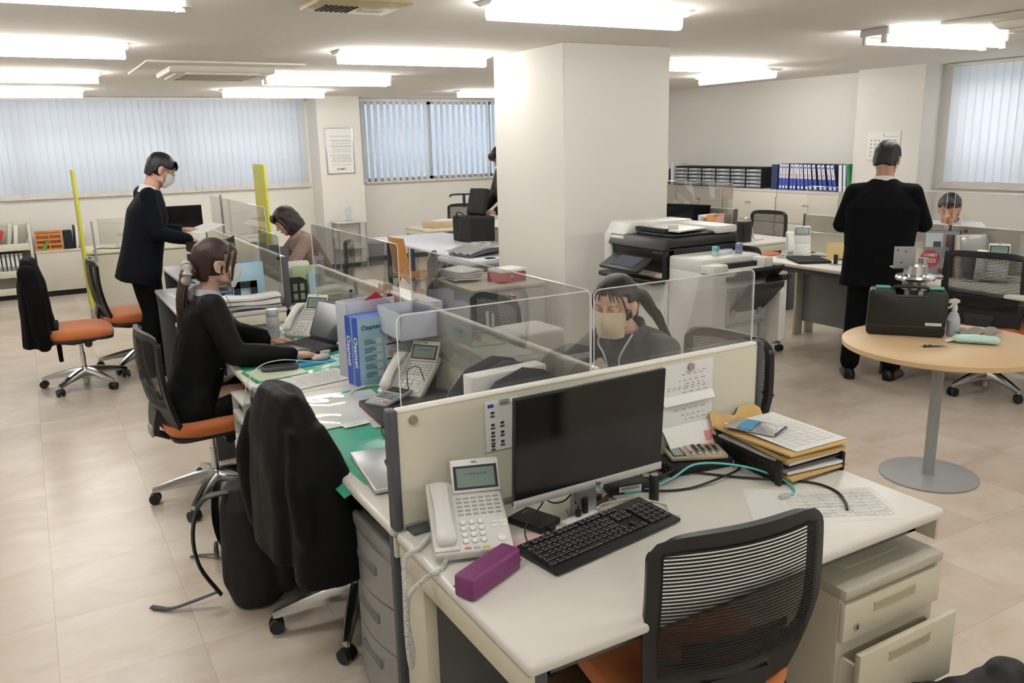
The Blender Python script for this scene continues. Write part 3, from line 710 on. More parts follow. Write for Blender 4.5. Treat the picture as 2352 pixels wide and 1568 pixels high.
# ================================================================== THINGS ON THE DESKS
M_slate = mat('dark_slate_plastic', '#26282b', .4)
def monitor(label, loc, rz, W_=.55, H_=.325, base=.06, tilt=4, chin=True, stand=True, logo=None, bezel=M_printerw):
    """screen faces local -y; loc = base centre on the desk"""
    t = thing('computer_monitor', label, 'monitor', loc, rz)
    z0 = base
    k = rad(-tilt)
    def at(m): m.M = Matrix.Translation((0, 0, z0)) @ Matrix.Rotation(-k, 4, 'X'); return m
    m = at(MB(M_black)); m.box(-W_/2, W_/2, 0, .014, 0, H_, .003).box(-W_/2+.06, W_/2-.06, .012, .035, .05, H_-.05, .012); m.obj('casing', t)
    m = at(MB(M_blackgl)); m.box(-W_/2+.004, W_/2-.004, -.0015, .001, .022 if chin else .006, H_-.006); m.obj('screen', t)
    if chin:
        m = at(MB(mat('silver_bezel', '#c8c8c6', .35, .4))); m.box(-W_/2, W_/2, -.004, .012, -.002, .020, .002); m.obj('lower_bezel', t)
        if logo: text_mesh(logo, .017, M_inkd, 'maker_mark', t, Matrix.Translation((0, 0, z0)) @ Matrix.Rotation(-k, 4, 'X') @ frame((0.02, -.0045, .009), (1, 0, 0), (0, 0, 1)), .0003)
    if stand:
        MB(mat('silver_stand', '#b9babb', .3, .7)).prism([(.02, 0), (.055, 0), (.045, z0+.18), (.03, z0+.18)], -.035, .035, 'x', .004).obj('stand_neck', t)
        s_ = MB(MATS['silver_stand'])
        s_.prism([(-.10, -.14), (-.08, -.14), (.0, .03), (.08, -.14), (.10, -.14), (.03, .08), (-.03, .08)], 0, .007, 'z', .002); s_.obj('stand_foot', t)
    return t
monitor('large black monitor with a silver lower bezel standing before the cream divider', (1.208, 1.70, ZD), rad(1), .487, .296, .093, 3, logo='hp')

def paper_lines(mb, x0, x1, y0, y1, z, n, seed=1, ink=M_ink, h=.0014, dens=.8):
    r = random.Random(seed); mb.use(ink)
    for i in range(n):
        y = y1-(i+.5)*(y1-y0)/n; x = x0+r.uniform(0, .2)*(x1-x0)
        while x < x1-.01:
            w = r.uniform(.005, .04)
            if r.random() < dens: mb.add([(x, y-h/2, z), (min(x+w, x1), y-h/2, z), (min(x+w, x1), y+h/2, z), (x, y+h/2, z)], [(0, 1, 2, 3)])
            x += w+.006
    return mb
def paper(label, loc, rz, w=.21, h=.297, n=22, seed=1, t=.0008, name='paper_sheet', cat='paper', curl=0.0, ink=M_ink, group=None, m=M_paper, table=False):
    mb = MB(m)
    mb.grid(lambda a, b: ((a-.5)*w, (b-.5)*h, t+curl*(2*a-1)**2), 8, 1, -t) if curl else mb.box(-w/2, w/2, -h/2, h/2, 0, t)
    if n: paper_lines(mb, -w/2+.02, w/2-.02, -h/2+.025, h/2-.03, t+.0003, n, seed, ink)
    if table:
        mb.use(ink)
        for i in range(9): mb.box(-w/2+.02, w/2-.02, -h/2+.03+i*.02, -h/2+.0306+i*.02, t, t+.0003)
        for i in range(6): mb.box(-w/2+.02+i*(w-.04)/5, -w/2+.0206+i*(w-.04)/5, -h/2+.03, -h/2+.19, t, t+.0003)
    o = mb.obj(name); tag(o, label, cat, group); place(o, loc, rz); return o

# ---- desk telephone (keys towards local -y, tilt raised at +y)
def phone(label, loc, rz, tilt=18, flipup=35, group='white desk telephones', cordpts=None, rx=0):
    t = thing('desk_telephone', label, 'telephone', loc, rz, group)
    R = Matrix.Rotation(rad(tilt), 4, 'X')
    def A(m): m.M = Matrix.Translation((0, -.11, .012)) @ R @ Matrix.Translation((0, .11, 0)); return m
    b = A(MB(M_phone)); b.box(-.098, .098, -.115, .115, -.004, .026, .008, 3).box(-.098, -.034, -.11, .115, .02, .032, .004); b.obj('body', t)
    s_ = MB(mat('phone_back_black', '#1b1c1f', .5)); hz = .23*sin(rad(tilt))
    s_.prism([(.02, .0), (.09, .0), (.1, hz+.005), (.02, hz*.55)], -.06, .06, 'x', .004); s_.obj('tilt_stand', t)
    k = A(MB(M_keyw, M_greymark))
    for i in range(4):
        for j in range(3):
            x, y = -.018+j*.0225, -.025-i*.0195
            k.use(M_greymark).lathe([(.0088, .0255), (.0088, .0264)], (x, y, 0), 14); k.use(M_keyw).lathe([(.0074, .026), (.0078, .028), (.0066, .0300), (.0, .0302)], (x, y, 0), 14)
    for i in range(2):
        for j in range(2): k.use(M_keyw).box(.052+j*.023, .070+j*.023-.0005, -.034-i*.013, -.027-i*.013, .025, .0285, .002)
    k.lathe([(.0115, .026), (.0112, .029), (.007, .0295), (.0068, .028), (0, .028)], (.073, -.082, 0), 18)
    for j, cc in enumerate(('#d98f80', '#b9bdc4', '#d6cf7a')):
        k.use(mat('phone_key_'+['pink', 'grey', 'yellow'][j], cc, .4)).box(-.024+j*.0225, -.007+j*.0225, -.108, -.101, .0255, .0285, .0015)
    k.obj('keypad', t)
    g = A(MB(M_keyw, mat('key_lamp_grey', '#a5a49e', .5)))
    for i in range(5):
        for j in range(6): g.use(MATS['key_lamp_grey']).box(-.0255+j*.0195, -.0115+j*.0195, .053-i*.0135, .0585-i*.0135, .0255, .0278, .0015)
    g.obj('line_keys', t)
    d = A(MB(M_phone, M_black, M_lcd)); d.M = d.M @ Matrix.Translation((.033, .074, .026)) @ Matrix.Rotation(rad(flipup), 4, 'X')
    d.box(-.064, .064, 0, .088, -.006, .008, .004, 2).use(M_black).box(-.058, .058, .008, .070, .0075, .0086).use(M_lcd).box(-.050, .050, .014, .064, .0086, .0089); fo = d.obj('flip_display', t)
    text_mesh('NEC', .0085, M_inkd, 'maker_mark', fo, d.M @ Matrix.Translation((0, .0785, .0084)), .0002)
    text_mesh('7- 3 MON 10:45AM', .0075, M_inkd, 'display_text', fo, d.M @ Matrix.Translation((0, .047, .0092)))
    h = A(MB(M_phone)); 
    rings = []
    for q in range(15):
        v = q/14; y = -.098+.205*v; e = abs(2*v-1); w = .020+.0065*e**2.5; zt = .062-.012*e**3+.004*sin(pi*v); zb = .048-.018*(1 if e > .62 else max(0, (e-.4)/.22))
        if q in (0, 14): w *= .75; zt -= .006; zb += .002
        rings.append([(-.067+w*cx, y, (zt if cz > 0 else zb)+(cz*0.0)-(abs(cx) > .9)*.004*(1 if cz > 0 else -1)) for cx, cz in ((-1, -1), (-.6, -1), (.6, -1), (1, -1), (1, 1), (.6, 1), (-.6, 1), (-1, 1))])
    h.loft(rings); ho = h.obj('handset', t, ang=60)
    c = MB(M_phone); pts = cordpts or [(-.067, -.112, .03), (-.067, -.15, .012), (-.12, -.16, .008), (-.17, -.1, .008), (-.13, -.02, .008), (-.1, .0, .01)]
    # coiled cord: helix around the guide path
    dense = MB(); dense.tube(pts, .001, 3, sm=10); cen = [sum((Vector(v) for v in dense.v[i*3:i*3+3]), Vector())/3 for i in range(len(dense.v)//3)]
    L = [0]
    for i in range(1, len(cen)): L.append(L[-1]+(cen[i]-cen[i-1]).length)
    N = int(L[-1]/.0042*7); hp = []
    j = 0
    for i in range(N+1):
        s0 = L[-1]*i/N
        while j < len(L)-2 and L[j+1] < s0: j += 1
        f_ = (s0-L[j])/max(1e-9, L[j+1]-L[j]); p = cen[j].lerp(cen[j+1], min(1, f_)); dd = (cen[j+1]-cen[j]).normalized()
        a = dd.orthogonal().normalized(); b_ = dd.cross(a); an = 2*pi*i/7
        hp.append(p+(Vector((0, 0, 1)).cross(dd).normalized() if abs(dd.z) < .95 else Vector((1, 0, 0)))*cos(an)*.0052+(dd.cross(Vector((0, 0, 1)).cross(dd).normalized() if abs(dd.z) < .95 else Vector((1, 0, 0))))*sin(an)*.0052)
    c.tube(hp, .0017, 5, sm=1); c.obj('coiled_cord', t, ang=80)
    return t
phone('white desk phone next to the purple case, its cord hanging off the desk edge', (.868, 1.770, ZD), rad(-19), 24, 36,
      cordpts=[(-.067, -.112, .03), (-.085, -.14, .004), (-.125, -.16, -.004), (-.165, -.135, -.06), (-.172, -.10, -.15), (-.165, -.12, -.215), (-.172, -.17, -.23), (-.178, -.18, -.15), (-.175, -.125, -.05), (-.168, -.07, .004), (-.13, -.03, .008), (-.10, .02, .01)])
phone('white desk phone between the blue box and the calculator', (1.272, 3.05, ZD+.0), rad(-52), 32, 26, cordpts=[(-.067, -.112, .05), (-.09, -.15, .01), (-.17, -.17, .008), (-.24, -.10, .008), (-.24, .0, .008), (-.17, .05, .008), (-.11, .04, .01)])
phone('white desk phone behind the open laptop and the flask', (1.235, 4.38, ZD), rad(-48), 34, 30, cordpts=[(-.067, -.112, .05), (-.09, -.14, .01), (-.13, -.13, .008), (-.15, -.08, .008), (-.11, -.02, .01)])
phone('white desk phone on the desk with the black folder, in front of the yellow calendar', (5.60, 4.87, ZD), rad(-42), 55, 8)
phone('white desk phone mostly hidden behind the big mesh chair by the round table', (5.68, 3.25, ZD), rad(-62), 50, 12)
phone('white desk phone beside the navy-suited man, partly under papers', (1.12, 6.35, .70), rad(-60), 25, 10)

# ---- keyboard
t = thing('keyboard', 'black full-size keyboard in front of the big monitor', 'keyboard', (1.165, 1.592, ZD), rad(8.5))
kb = MB(M_black); kb.prism([(-.075, .004), (.078, .004), (.078, .026), (-.075, .014)], -.222, .222, 'x', .004, 2); kb.obj('case', t)
kk = MB(M_slate, mat('key_legend', '#d5d5d5', .5)); rk = random.Random(4)
def key(x, y, w, h=.0165):
    z = .014+(y+.075)/.153*.012
    kk.use(M_slate).prism([(x+.0006, y+.0006), (x+w-.0012, y+.0006), (x+w-.0012, y+h), (x+.0006, y+h)], z, z+.0065, 'z', .0016, 1)
    kk.use(MATS['key_legend']).box(x+.004, x+.0065, y+h*.55, y+h*.72, z+.0066, z+.0069)
for r_ in range(6):
    y = .052-r_*.0195-(.004 if r_ else 0); x = -.217
    if r_ == 0:
        for g_ in ((1, 0), (4, .012), (4, .008), (4, .008), (3, .006)):
            x += g_[1]
            for i in range(g_[0]): key(x, y, .0178); x += .0182
    else:
        ws = {1: [.0185]*13+[.0365], 2: [.028]+[.0185]*12+[.026], 3: [.033]+[.0185]*11+[.038], 4: [.043]+[.0185]*10+[.0185]*3, 5: [.024, .02, .022, .022, .088, .022, .022, .022, .02, .02]}[r_]
        for w_ in ws: key(x, y, w_); x += w_
        for j in range(3):
            if r_ in (1, 2) or (r_ == 5) or (r_ == 4 and j == 1): key(.066+j*.0188, y, .0185)
        for j in range(4):
            if r_ in (1, 2, 3, 4, 5): key(.132+j*.0205, y, .0203)
kk.obj('keys', t, ang=25)
# ---- purple case
t = thing('glasses_case', 'purple hard case lying before the white desk phone', 'case', (.812, 1.556, ZD), rad(24))
pc = MB(mat('purple_leatherette', '#78356a', .5, bump=.15, bscale=500)); pc.box(-.094, .094, -.029, .029, 0, .058, .010, 3); pc.obj('shell', t)
MB(mat('purple_dark_seam', '#6d2a60', .6)).box(-.0945, .0945, -.0295, .0295, .024, .0255, .0008).obj('lid_seam', t)
# ---- small black bottle / stick
t = thing('black_stick_holder', 'small upright black cylinder in front of the monitor, right of the adapter', 'cylinder holder', (1.425, 1.70, ZD))
MB(M_black).lathe([(.0135, 0), (.0145, .002), (.0145, .078), (.013, .08)], n=24).obj('tube', t); MB(M_greymetal).lathe([(.0125, .08), (.011, .0815), (0, .0816)], n=20).obj('cap', t)
# ---- external drive, usb hub, sticks
t = thing('external_drive', 'flat black external drive beside the keyboard', 'hard drive', (1.062, 1.760, ZD+.0016), rad(20))
MB(M_black).box(-.042, .042, -.058, .058, 0, .018, .003).box(-.02, .0, -.075, -.058, .004, .014, .002).obj('case', t)
text_mesh('BUFFALO', .007, M_greymark, 'maker_mark', t, Matrix.Translation((.015, .04, .0182)))
cb = MB(M_black).tube([(1.055, 1.688, ZD+.009), (1.02, 1.66, ZD+.006), (.985, 1.66, ZD+.006), (1.0, 1.70, ZD+.035), (1.075, 1.74, ZD+.06), (1.12, 1.79, ZD+.075), (1.10, 1.81, ZD+.09), (1.085, 1.77, ZD+.08), (1.11, 1.745, ZD+.055), (1.15, 1.745, ZD+.05), (1.178, 1.745, ZD+.065), (1.172, 1.722, ZD+.045)], .0022, 7)
tag(cb.obj('usb_cable'), 'short black looped cable from the flat drive to the white hub', 'cable')
t = thing('usb_hub', 'white stick-shaped hub with plugs standing up, behind the keyboard', 'usb hub', (1.175, 1.708, ZD), rad(12))
MB(M_phone).box(-.06, .06, -.014, .014, 0, .014, .003).obj('body', t)
MB(M_black).box(-.012, .002, -.006, .006, .014, .034, .002).cyl((-.005, 0, .034), (-.005, 0, .044), .003, n=10).obj('plug', t)
tag(MB(M_black).box(-.007, .007, -.004, .004, 0, .046, .002).obj('usb_stick'), 'small black memory stick standing in the white hub', 'memory stick').location = (1.198, 1.713, ZD+.0142)
cb = MB(M_wcable).tube([(1.235, 1.725, ZD+.007), (1.28, 1.75, ZD+.006), (1.32, 1.745, ZD+.006), (1.38, 1.735, ZD+.004), (1.43, 1.66, ZD+.004), (1.41, 1.625, ZD+.006)], .0028, 7).box(1.385, 1.425, 1.585, 1.598, ZD+.001, ZD+.009, .002)
tag(cb.obj('hub_cable'), 'white cable of the hub with a loose plug at the keyboard end', 'cable')
paper('pink slip of paper under the keyboard edge', (.985, 1.665, ZD), rad(10), .12, .08, 0, m=mat('pink_paper', '#e8bcbf', .8))
# ---- keys
t = thing('key_bunch', 'bunch of keys with a leather fob below the monitor', 'keys', (1.285, 1.79, ZD), rad(20))
MB(M_black).box(-.05, .02, -.012, .012, .002, .018, .005).obj('key_fob', t); MB(mat('brown_leather', '#5a2b22', .6)).box(-.04, .02, -.035, -.018, .001, .012, .004).obj('leather_fob', t)
kr = MB(M_chrome); kr.tube([(.03+.016*cos(a*pi/5), .016*sin(a*pi/5), .012) for a in range(10)], .0012, 6, True, 2)
for a in (0, .5, 1.1): kr.box(.03, .034, -.05+a*.01, -.012+a*.01, .004+a*.006, .0055+a*.006)
kr.obj('key_ring', t)
# ---- red sharpener, glue stick and scissors behind the phone
tag(MB(M_red).ell((0, 0, .014), .026, .02, .014).obj('red_tape_case'), 'small red rounded object under the monitor corner', 'red case').location = (.965, 1.845, ZD)
t = thing('glue_tube', 'yellow tube with a red cap leaning behind the white phone', 'glue tube', (.895, 1.865, ZD)); t.rotation_euler = (rad(-14), rad(18), 0)
MB(mat('pale_yellow_label', '#e3cf7a', .5)).lathe([(.0125, .015), (.0125, .085), (.011, .088)], n=20).obj('tube', t); MB(M_red).lathe([(.0135, .088), (.0135, .112), (.011, .115), (0, .115)], n=20).obj('cap', t); MB(M_inkd).lathe([(.0128, .03), (.0128, .05)], n=20).obj('label_print', t)
t = thing('tweezers', 'steel tweezers sticking out behind the phone handset', 'tweezers', (.86, 1.87, ZD+.075), rad(170)); t.rotation_euler = (0, rad(-28), rad(172))
MB(M_chrome).tube([(-.03, 0, 0), (.05, .004, 0), (.10, 0, .0)], .0014, 6).tube([(-.03, .002, 0), (.05, -.004, 0), (.10, 0, .0)], .0014, 6).obj('arms', t)
MB(M_black).lathe([(.022, 0), (.024, .02), (.024, .065), (.021, .065), (.02, .01)], (0, 0, 0), 20).obj('pen_cup')
_pc = bpy.data.objects['pen_cup']; tag(_pc, 'small dark cup hidden behind the white phone, holding the tube', 'cup'); _pc.location = (.86, 1.875, ZD)

# ---- cables on the front desk
def cable(label, pts, r, m, name='cable', cat='cable', extra=None):
    c = MB(m).tube(pts, r, 8)
    if extra: extra(c)
    o = c.obj(name); tag(o, label, cat); return o
z = ZD+.005
cable('cyan network cable curling over the desk with a clear plug', [(1.34, 1.875, z), (1.37, 1.79, z), (1.45, 1.765, z), (1.55, 1.765, z+.012), (1.64, 1.775, z+.03), (1.72, 1.735, z+.03), (1.79, 1.66, z+.02), (1.822, 1.575, z+.004), (1.795, 1.52, z), (1.76, 1.51, z)], .0034, M_cyan, 'network_cable', extra=lambda c: c.use(M_frost).box(1.725, 1.76, 1.502, 1.517, ZD+.001, ZD+.011, .002))
cable('thick black cable crossing under the cyan one to the chair', [(1.38, 1.83, z), (1.46, 1.745, z), (1.56, 1.70, z), (1.68, 1.69, z+.012), (1.78, 1.72, z+.008), (1.80, 1.79, z), (1.76, 1.86, z)], .0038, M_black)
cable('long black cable ending behind the chair top', [(1.64, 1.80, z), (1.74, 1.68, z), (1.83, 1.60, z), (1.89, 1.53, z), (1.895, 1.46, z), (1.86, 1.40, z), (1.82, 1.36, z)], .0036, M_black)
t = thing('power_adapter', 'black power adapter with a barcode label under the monitor', 'power adapter', (1.405, 1.80, ZD), rad(-12))
MB(M_black).box(-.065, .065, -.026, .026, 0, .03, .005).obj('brick', t)
lb = MB(M_paper, M_inkd).box(-.035, .035, -.0268, -.026, .008, .024).use(M_inkd)
for i in range(20): lb.box(-.03+i*.003, -.0285+i*.003, -.0271, -.0268, .013, .022)
lb.obj('barcode_label', t)
cl = MB(M_black); rr_ = random.Random(9)
for k in range(5):
    c0 = (1.50+k*.006, 1.83-k*.004); cl.tube([(c0[0]+(.05+.004*k)*cos(a*pi/4+k), c0[1]+.035*sin(a*pi/4+k), z+.006*k+.004*sin(a+k)) for a in range(8)], .0036, 7, True, 4)
cl.tube([(1.46, 1.80, z+.015), (1.49, 1.84, z+.04), (1.53, 1.865, z+.02), (1.56, 1.86, z)], .0036, 7)
tag(cl.obj('coiled_power_cord'), 'coil of black power cord behind the adapter', 'power cord')
# ---- calculator on black case
def calculator(label, loc, rz, W_, D_, body, scr, rx=0, orange=False, base=None):
    t = thing('calculator', label, 'calculator', loc, rz); t.rotation_euler = (rx, 0, rz)
    MB(body).box(-W_/2, W_/2, -D_/2, D_/2, 0, .014, .004).obj('case', t)
    MB(M_black, scr).box(-W_/2+.008, W_/2-.008, D_/2-.05, D_/2-.008, .0135, .0148, .001).use(scr).box(-W_/2+.014, W_/2-.014, D_/2-.044, D_/2-.014, .0147, .0152).obj('display', t)
    k = MB(M_slate, M_keyw)
    cols = 6 if orange else 5
    for i in range(5):
        for j in range(cols):
            kw = (W_-.02)/cols; x = -W_/2+.01+j*kw; y = D_/2-.068-i*(D_-.075)/5
            mt = M_slate
            if orange:
                if i == 0 or j == 0: mt = mat('beige_key', '#cfc6ae', .5)
                if j == 1: mt = mat('blue_grey_key', '#6f8794', .5)
                if j == 5 and i > 2: mt = mat('orange_key', '#e0873e', .5)
            else:
                mt = mat('white_key', '#dcdcdc', .5) if i > 2 else mat('grey_key', '#8d9093', .5)
                if i == 0: mt = mat('teal_key', '#7cc4bb', .5) if j > 2 else mat('orange_key', '#e0873e', .5) if j == 2 else MATS['grey_key']
                if i == 4 and j == 4: mt = mat('rose_key', '#c98b83', .5)
            k.use(mt).box(x+.0015, x+kw-.0015, y-.010, y, .013, .0185, .002)
    k.obj('keys', t)
    return t
t = thing('black_zip_case', 'black zipped case lying under the beige calculator', 'case', (1.69, 1.835, ZD), rad(-8))
MB(M_blackm).box(-.115, .115, -.06, .06, 0, .034, .012, 3).obj('shell', t); MB(M_greymetal).box(.108, .112, -.064, -.06, .0, .022).obj('zip_pull', t)
calculator('beige calculator with orange and blue keys on the black zip case', (1.70, 1.835, ZD+.037), rad(66), .105, .18, mat('champagne_plastic', '#b5ab93', .35, .3), M_lcd, 0, True)
t = thing('pen_box', 'small navy and white stationery box behind the calculator', 'box', (1.82, 1.90, ZD), rad(-8))
MB(M_navy).box(-.05, .05, -.02, .02, 0, .045, .001).obj('carton', t); MB(M_paper).box(-.048, .048, -.0206, -.02, .004, .026).box(-.045, .03, -.012, .012, .045, .0455).obj('label', t)
text_mesh('ZEBRA', .018, M_navy, 'printed_mark', t, Matrix.Translation((-.005, 0, .0458)))
# ---- black letter tray with envelopes
t = thing('letter_tray', 'black perforated letter tray piled with envelopes at the desk corner', 'letter tray', (1.935, 1.735, ZD), rad(-4))
lt = MB(M_black); lt.box(-.125, .125, -.165, .165, .004, .009).box(.12, .125, -.165, .165, .005, .065)
lt.box(-.125, -.121, -.165, .165, .005, .016).box(-.125, -.121, -.165, .165, .056, .064)
for i in range(34): lt.box(-.125, -.122, -.163+i*.0098, -.158+i*.0098, .014, .058)
for zz in (.022, .031, .040, .049): lt.box(-.125, -.122, -.165, .165, zz-.0016, zz+.0016)
lt.box(-.125, .125, .160, .165, .005, .03)
for y in (-.16, .16): lt.box(-.131, -.121, y-.012, y+.012, .0, .078, .003).box(.119, .13, y-.012, y+.012, 0, .06, .003)
lt.obj('tray', t)
zz = ZD+.010; rr_ = random.Random(11)
names = ['lowest', 'second', 'third', 'fourth', 'fifth', 'sixth']
lay = [('kraft envelope at the bottom of the black tray', M_kraft, .0075, .24, .335, 4), ('white document bundle on the lowest kraft envelope', M_paper, .009, .215, .31, -2), ('dark-edged document wallet in the middle of the tray pile', M_slate, .003, .22, .31, 1), ('white printed bundle above the dark wallet in the tray', M_paper, .009, .215, .30, 3), ('worn kraft envelope just under the top sheets of the tray', M_kraft, .012, .235, .33, -1), ('kraft envelope carrying the top white sheet of the tray', M_kraft, .006, .24, .335, 2)]
for lbl, m_, th, w_, h_, r_ in lay:
    o = MB(m_).grid(lambda a, b, w_=w_, h_=h_: ((a-.5)*w_, (b-.5)*h_, .004*sin(b*3+r_)-.02*max(0, .25-b)*0), 6, 8, -th).obj('envelope' if m_ is M_kraft else 'document_stack')
    tag(o, lbl, 'envelope' if m_ is M_kraft else 'documents'); place(o, (1.945+rr_.uniform(-.008, .008), 1.722+rr_.uniform(-.01, .01), zz+.006), rad(-4+r_)); zz += th+.0065
paper('top white printed sheet on the envelope pile in the black tray', (1.955, 1.712, zz+.005), rad(-1), .215, .30, 12, 5, table=True)
t = thing('snack_pouch', 'silver and blue foil pouch lying on the tray pile', 'foil pouch', (1.90, 1.775, zz+.0085), rad(22))
M_foil = mat('silver_foil', '#cfd2d6', .25, .85, bump=1.0, bscale=90)
MB(M_foil).grid(lambda a, b: ((a-.5)*.11, (b-.5)*.17, .008*sin(a*pi)*sin(b*pi)+.0015), 12, 16, -.0015).obj('foil', t)
MB(mat('sky_blue_print', '#4f9ccb', .4)).grid(lambda a, b: ((a-.5)*.10, -.005+b*.05, .008*sin((a*.91+.045)*pi)*sin((.5+(-.005+b*.05)/.17)*pi)+.0045), 10, 6).obj('blue_print', t)
MB(M_navy).grid(lambda a, b: ((a-.5)*.10, -.083+b*.008, .005), 4, 1).obj('navy_strip', t)
o = MB(M_kraft).grid(lambda a, b: ((a-.5)*.22, .010*sin(a*11)+b*.025-.01, .045*b*(1+.22*sin(a*9+1)+.08*sin(a*23))), 40, 6, .001).obj('crumpled_envelope')
tag(o, 'crumpled kraft envelope standing against the divider behind the tray pile', 'envelope'); place(o, (1.93, 1.888, ZD+.075), rad(0))
paper('printed forms lying loose at the desk end beside the chair back', (1.83, 1.405, ZD), rad(-27), .297, .21, 26, 7, table=True)
paper('faint white sheet under the printed forms', (1.70, 1.46, ZD), rad(-38), .21, .25, 0, 8, t=.0004)
# ---- papers and magnets on the front divider
fy = 1.93-.0145
def magnet(label, x, y, z, r, m, axis='y', sgn=-1):
    mb = MB(m)
    if axis == 'y': mb.cyl((0, 0, 0), (0, sgn*.006, 0), r, r*.93, 24)
    else: mb.cyl((0, 0, 0), (sgn*.006, 0, 0), r, r*.93, 24)
    o = mb.obj('round_magnet'); tag(o, label, 'magnet'); o.location = (x, y, z); return o
M_magn = mat('grey_magnet', '#8b8470', .5)
magnet('round olive magnet on the front divider above the phone', .793, fy, 1.022, .0125, M_magn)
magnet('round tan magnet holding the official white letter', 1.744, fy-.004, 1.018, .0125, mat('tan_magnet', '#a79a80', .5))
t = thing('pinned_letter', 'white folded letter with a red stamp hanging on the divider beside the monitor', 'letter', (1.735, fy-.001, .0))
lm = MB(M_paper).box(-.105, .105, -.001, 0, .93, 1.035)
lm.quad((-.105, -.001, .93), (.105, -.001, .93), (.105, -.016, .905), (-.105, -.016, .905)); 
lm.add([(-.105, -.001, .93), (.105, -.001, .93), (.105, -.003, .83), (-.105, -.003, .83)], [(3, 2, 1, 0)])
lm.add([(-.105, -.003, .83), (.105, -.003, .83), (.098, -.05, .745), (-.09, -.055, .738)], [(3, 2, 1, 0), (0, 1, 2, 3)])
lm.use(M_ink); rr_ = random.Random(2)
for zz_ in (1.0, .993, .975, .963, .955, .948, .935, .91, .90, .88, .86, .845):
    x = -.085+rr_.uniform(0, .08)
    while x < .07:
        w = rr_.uniform(.004, .02); yy = -.0016 if zz_ > .93 else -.0035; lm.box(x, x+w, yy-.0003, yy, zz_, zz_+.0025); x += w+.012
lm.obj('sheet', t)
MB(mat('red_seal_ink', '#d98a8a', .8)).add([(.055, -.022, .80), (.085, -.022, .80), (.083, -.0375, .773), (.053, -.0375, .773)], [(3, 2, 1, 0)]).obj('red_stamp', t)
t = thing('staff_chart', 'white chart with small portrait photos, partly behind the monitor', 'chart', (1.05, fy, 0))
cm = MB(M_paper).box(-.045, .06, -.001, 0, .885, 1.032); cm.use(M_blue).box(-.037, -.018, -.0014, -.001, 1.012, 1.022)
for i, (x, zz_) in enumerate([(-.022, .99), (-.022, .955), (-.022, .932), (-.022, .911), (-.022, .893), (.008, .957), (.008, .93), (.008, .902)]):
    cm.use(mat('portrait_skin', '#c99f87', .7)).box(x-.005, x+.005, -.0016, -.001, zz_-.002, zz_+.009); cm.use(M_inkd).box(x-.0055, x+.0055, -.0017, -.001, zz_+.004, zz_+.010).box(x-.007, x+.007, -.0017, -.001, zz_-.006, zz_-.002)
cm.obj('sheet', t)
MB(M_greymark).box(.0, .03, -.006, -.001, 1.02, 1.032, .001).obj('clip', t)

# ================================================================== MIDDLE DESK (green mat)
M_green = bpy.data.materials.new('green_transparent_mat'); M_green.use_nodes = True; _b = M_green.node_tree.nodes['Principled BSDF']
_b.inputs['Base Color'].default_value = rgb('#55c3a2'); _b.inputs['Roughness'].default_value = .10; _b.inputs['Specular IOR Level'].default_value = .9; _b.inputs['Alpha'].default_value = .82
MATS['green_mat'] = M_green
o = MB(M_green).grid(lambda a, b: (.70+a*.63, 2.26+b*.98, ZD+.0022+(.0018*sin(a*9+b*5)*sin(b*7)) - (.03*max(0, .12-a)/.12*(1 if b < .25 else .0))), 24, 24, -.0015).obj('desk_mat'); tag(o, 'green transparent desk mat curling over the edge under the silver laptop', 'desk mat')
o = MB(M_green).grid(lambda a, b: (.755+a*.58, 3.58+b*1.02, ZD+.0018+.001*sin(a*8+b*6)), 16, 16, -.0012).obj('desk_mat'); tag(o, 'pale green desk mat under the arms of the ponytailed woman', 'desk mat')
o = MB(mat('glossy_clear_sheet', '#f2f6f4', .04, spec=1.0, coat=1)).grid(lambda a, b: (.80+a*.34, 2.80+b*.40, ZD+.006+.0015*sin(a*11)+.0015*sin(b*9+a*4)), 20, 20, -.001).obj('clear_folder'); tag(o, 'glossy clear folder on the green mat mirroring the ceiling lights', 'clear folder')
paper('small printed ticket stuck under the clear folder on the green mat', (.93, 2.80, ZD+.0085), rad(5), .10, .05, 3, 12)
paper('square printed slip on the green mat beside the dark laptop', (1.02, 2.76, ZD+.0055), rad(-8), .085, .085, 6, 13, m=mat('pale_green_paper', '#cfe0d3', .6))
# silver laptop closed with adapter
t = thing('closed_laptop', 'closed silver laptop with a black adapter bundle on top', 'laptop', (.905, 2.315, ZD+.006), rad(-7))
MB(mat('silver_laptop_shell', '#bfc1c3', .3, .6)).box(-.125, .125, -.17, .17, 0, .016, .006, 3).obj('shell', t)
MB(M_black).box(.02, .10, -.065, -.02, .017, .046, .006).obj('adapter').parent = None
_a = bpy.data.objects['adapter']; tag(_a, 'black power brick on the closed silver laptop', 'power adapter'); place(_a, (.905, 2.315, ZD+.0062), rad(15))
cl = MB(M_black)
for k in range(7):
    cl.tube([(.925+(.055-.003*k)*cos(a*pi/5+k*.7), 2.345+(.045)*sin(a*pi/5+k*.7), ZD+.028+.005*k+.012*sin(a*pi/2.5+k)) for a in range(10)], .0032, 6, True, 3)
for k in range(3): cl.tube([(.97, 2.30, ZD+.035+k*.008), (1.0, 2.29+.02*k, ZD+.06), (1.03, 2.32, ZD+.04), (1.04, 2.36, ZD+.02)], .0032, 6)
cl.box(.945, .975, 2.32, 2.35, ZD+.03, ZD+.07, .004); cl.use(M_greymark).cyl((.95, 2.27, ZD+.05), (1.0, 2.25, ZD+.045), .006, n=10)
tag(cl.obj('bundled_cord'), 'black cord bundle with a plug on the closed silver laptop', 'cord')
t = thing('closed_laptop', 'closed black laptop with a red edge line under the calculator', 'laptop', (1.17, 2.80, ZD+.005), rad(-3))
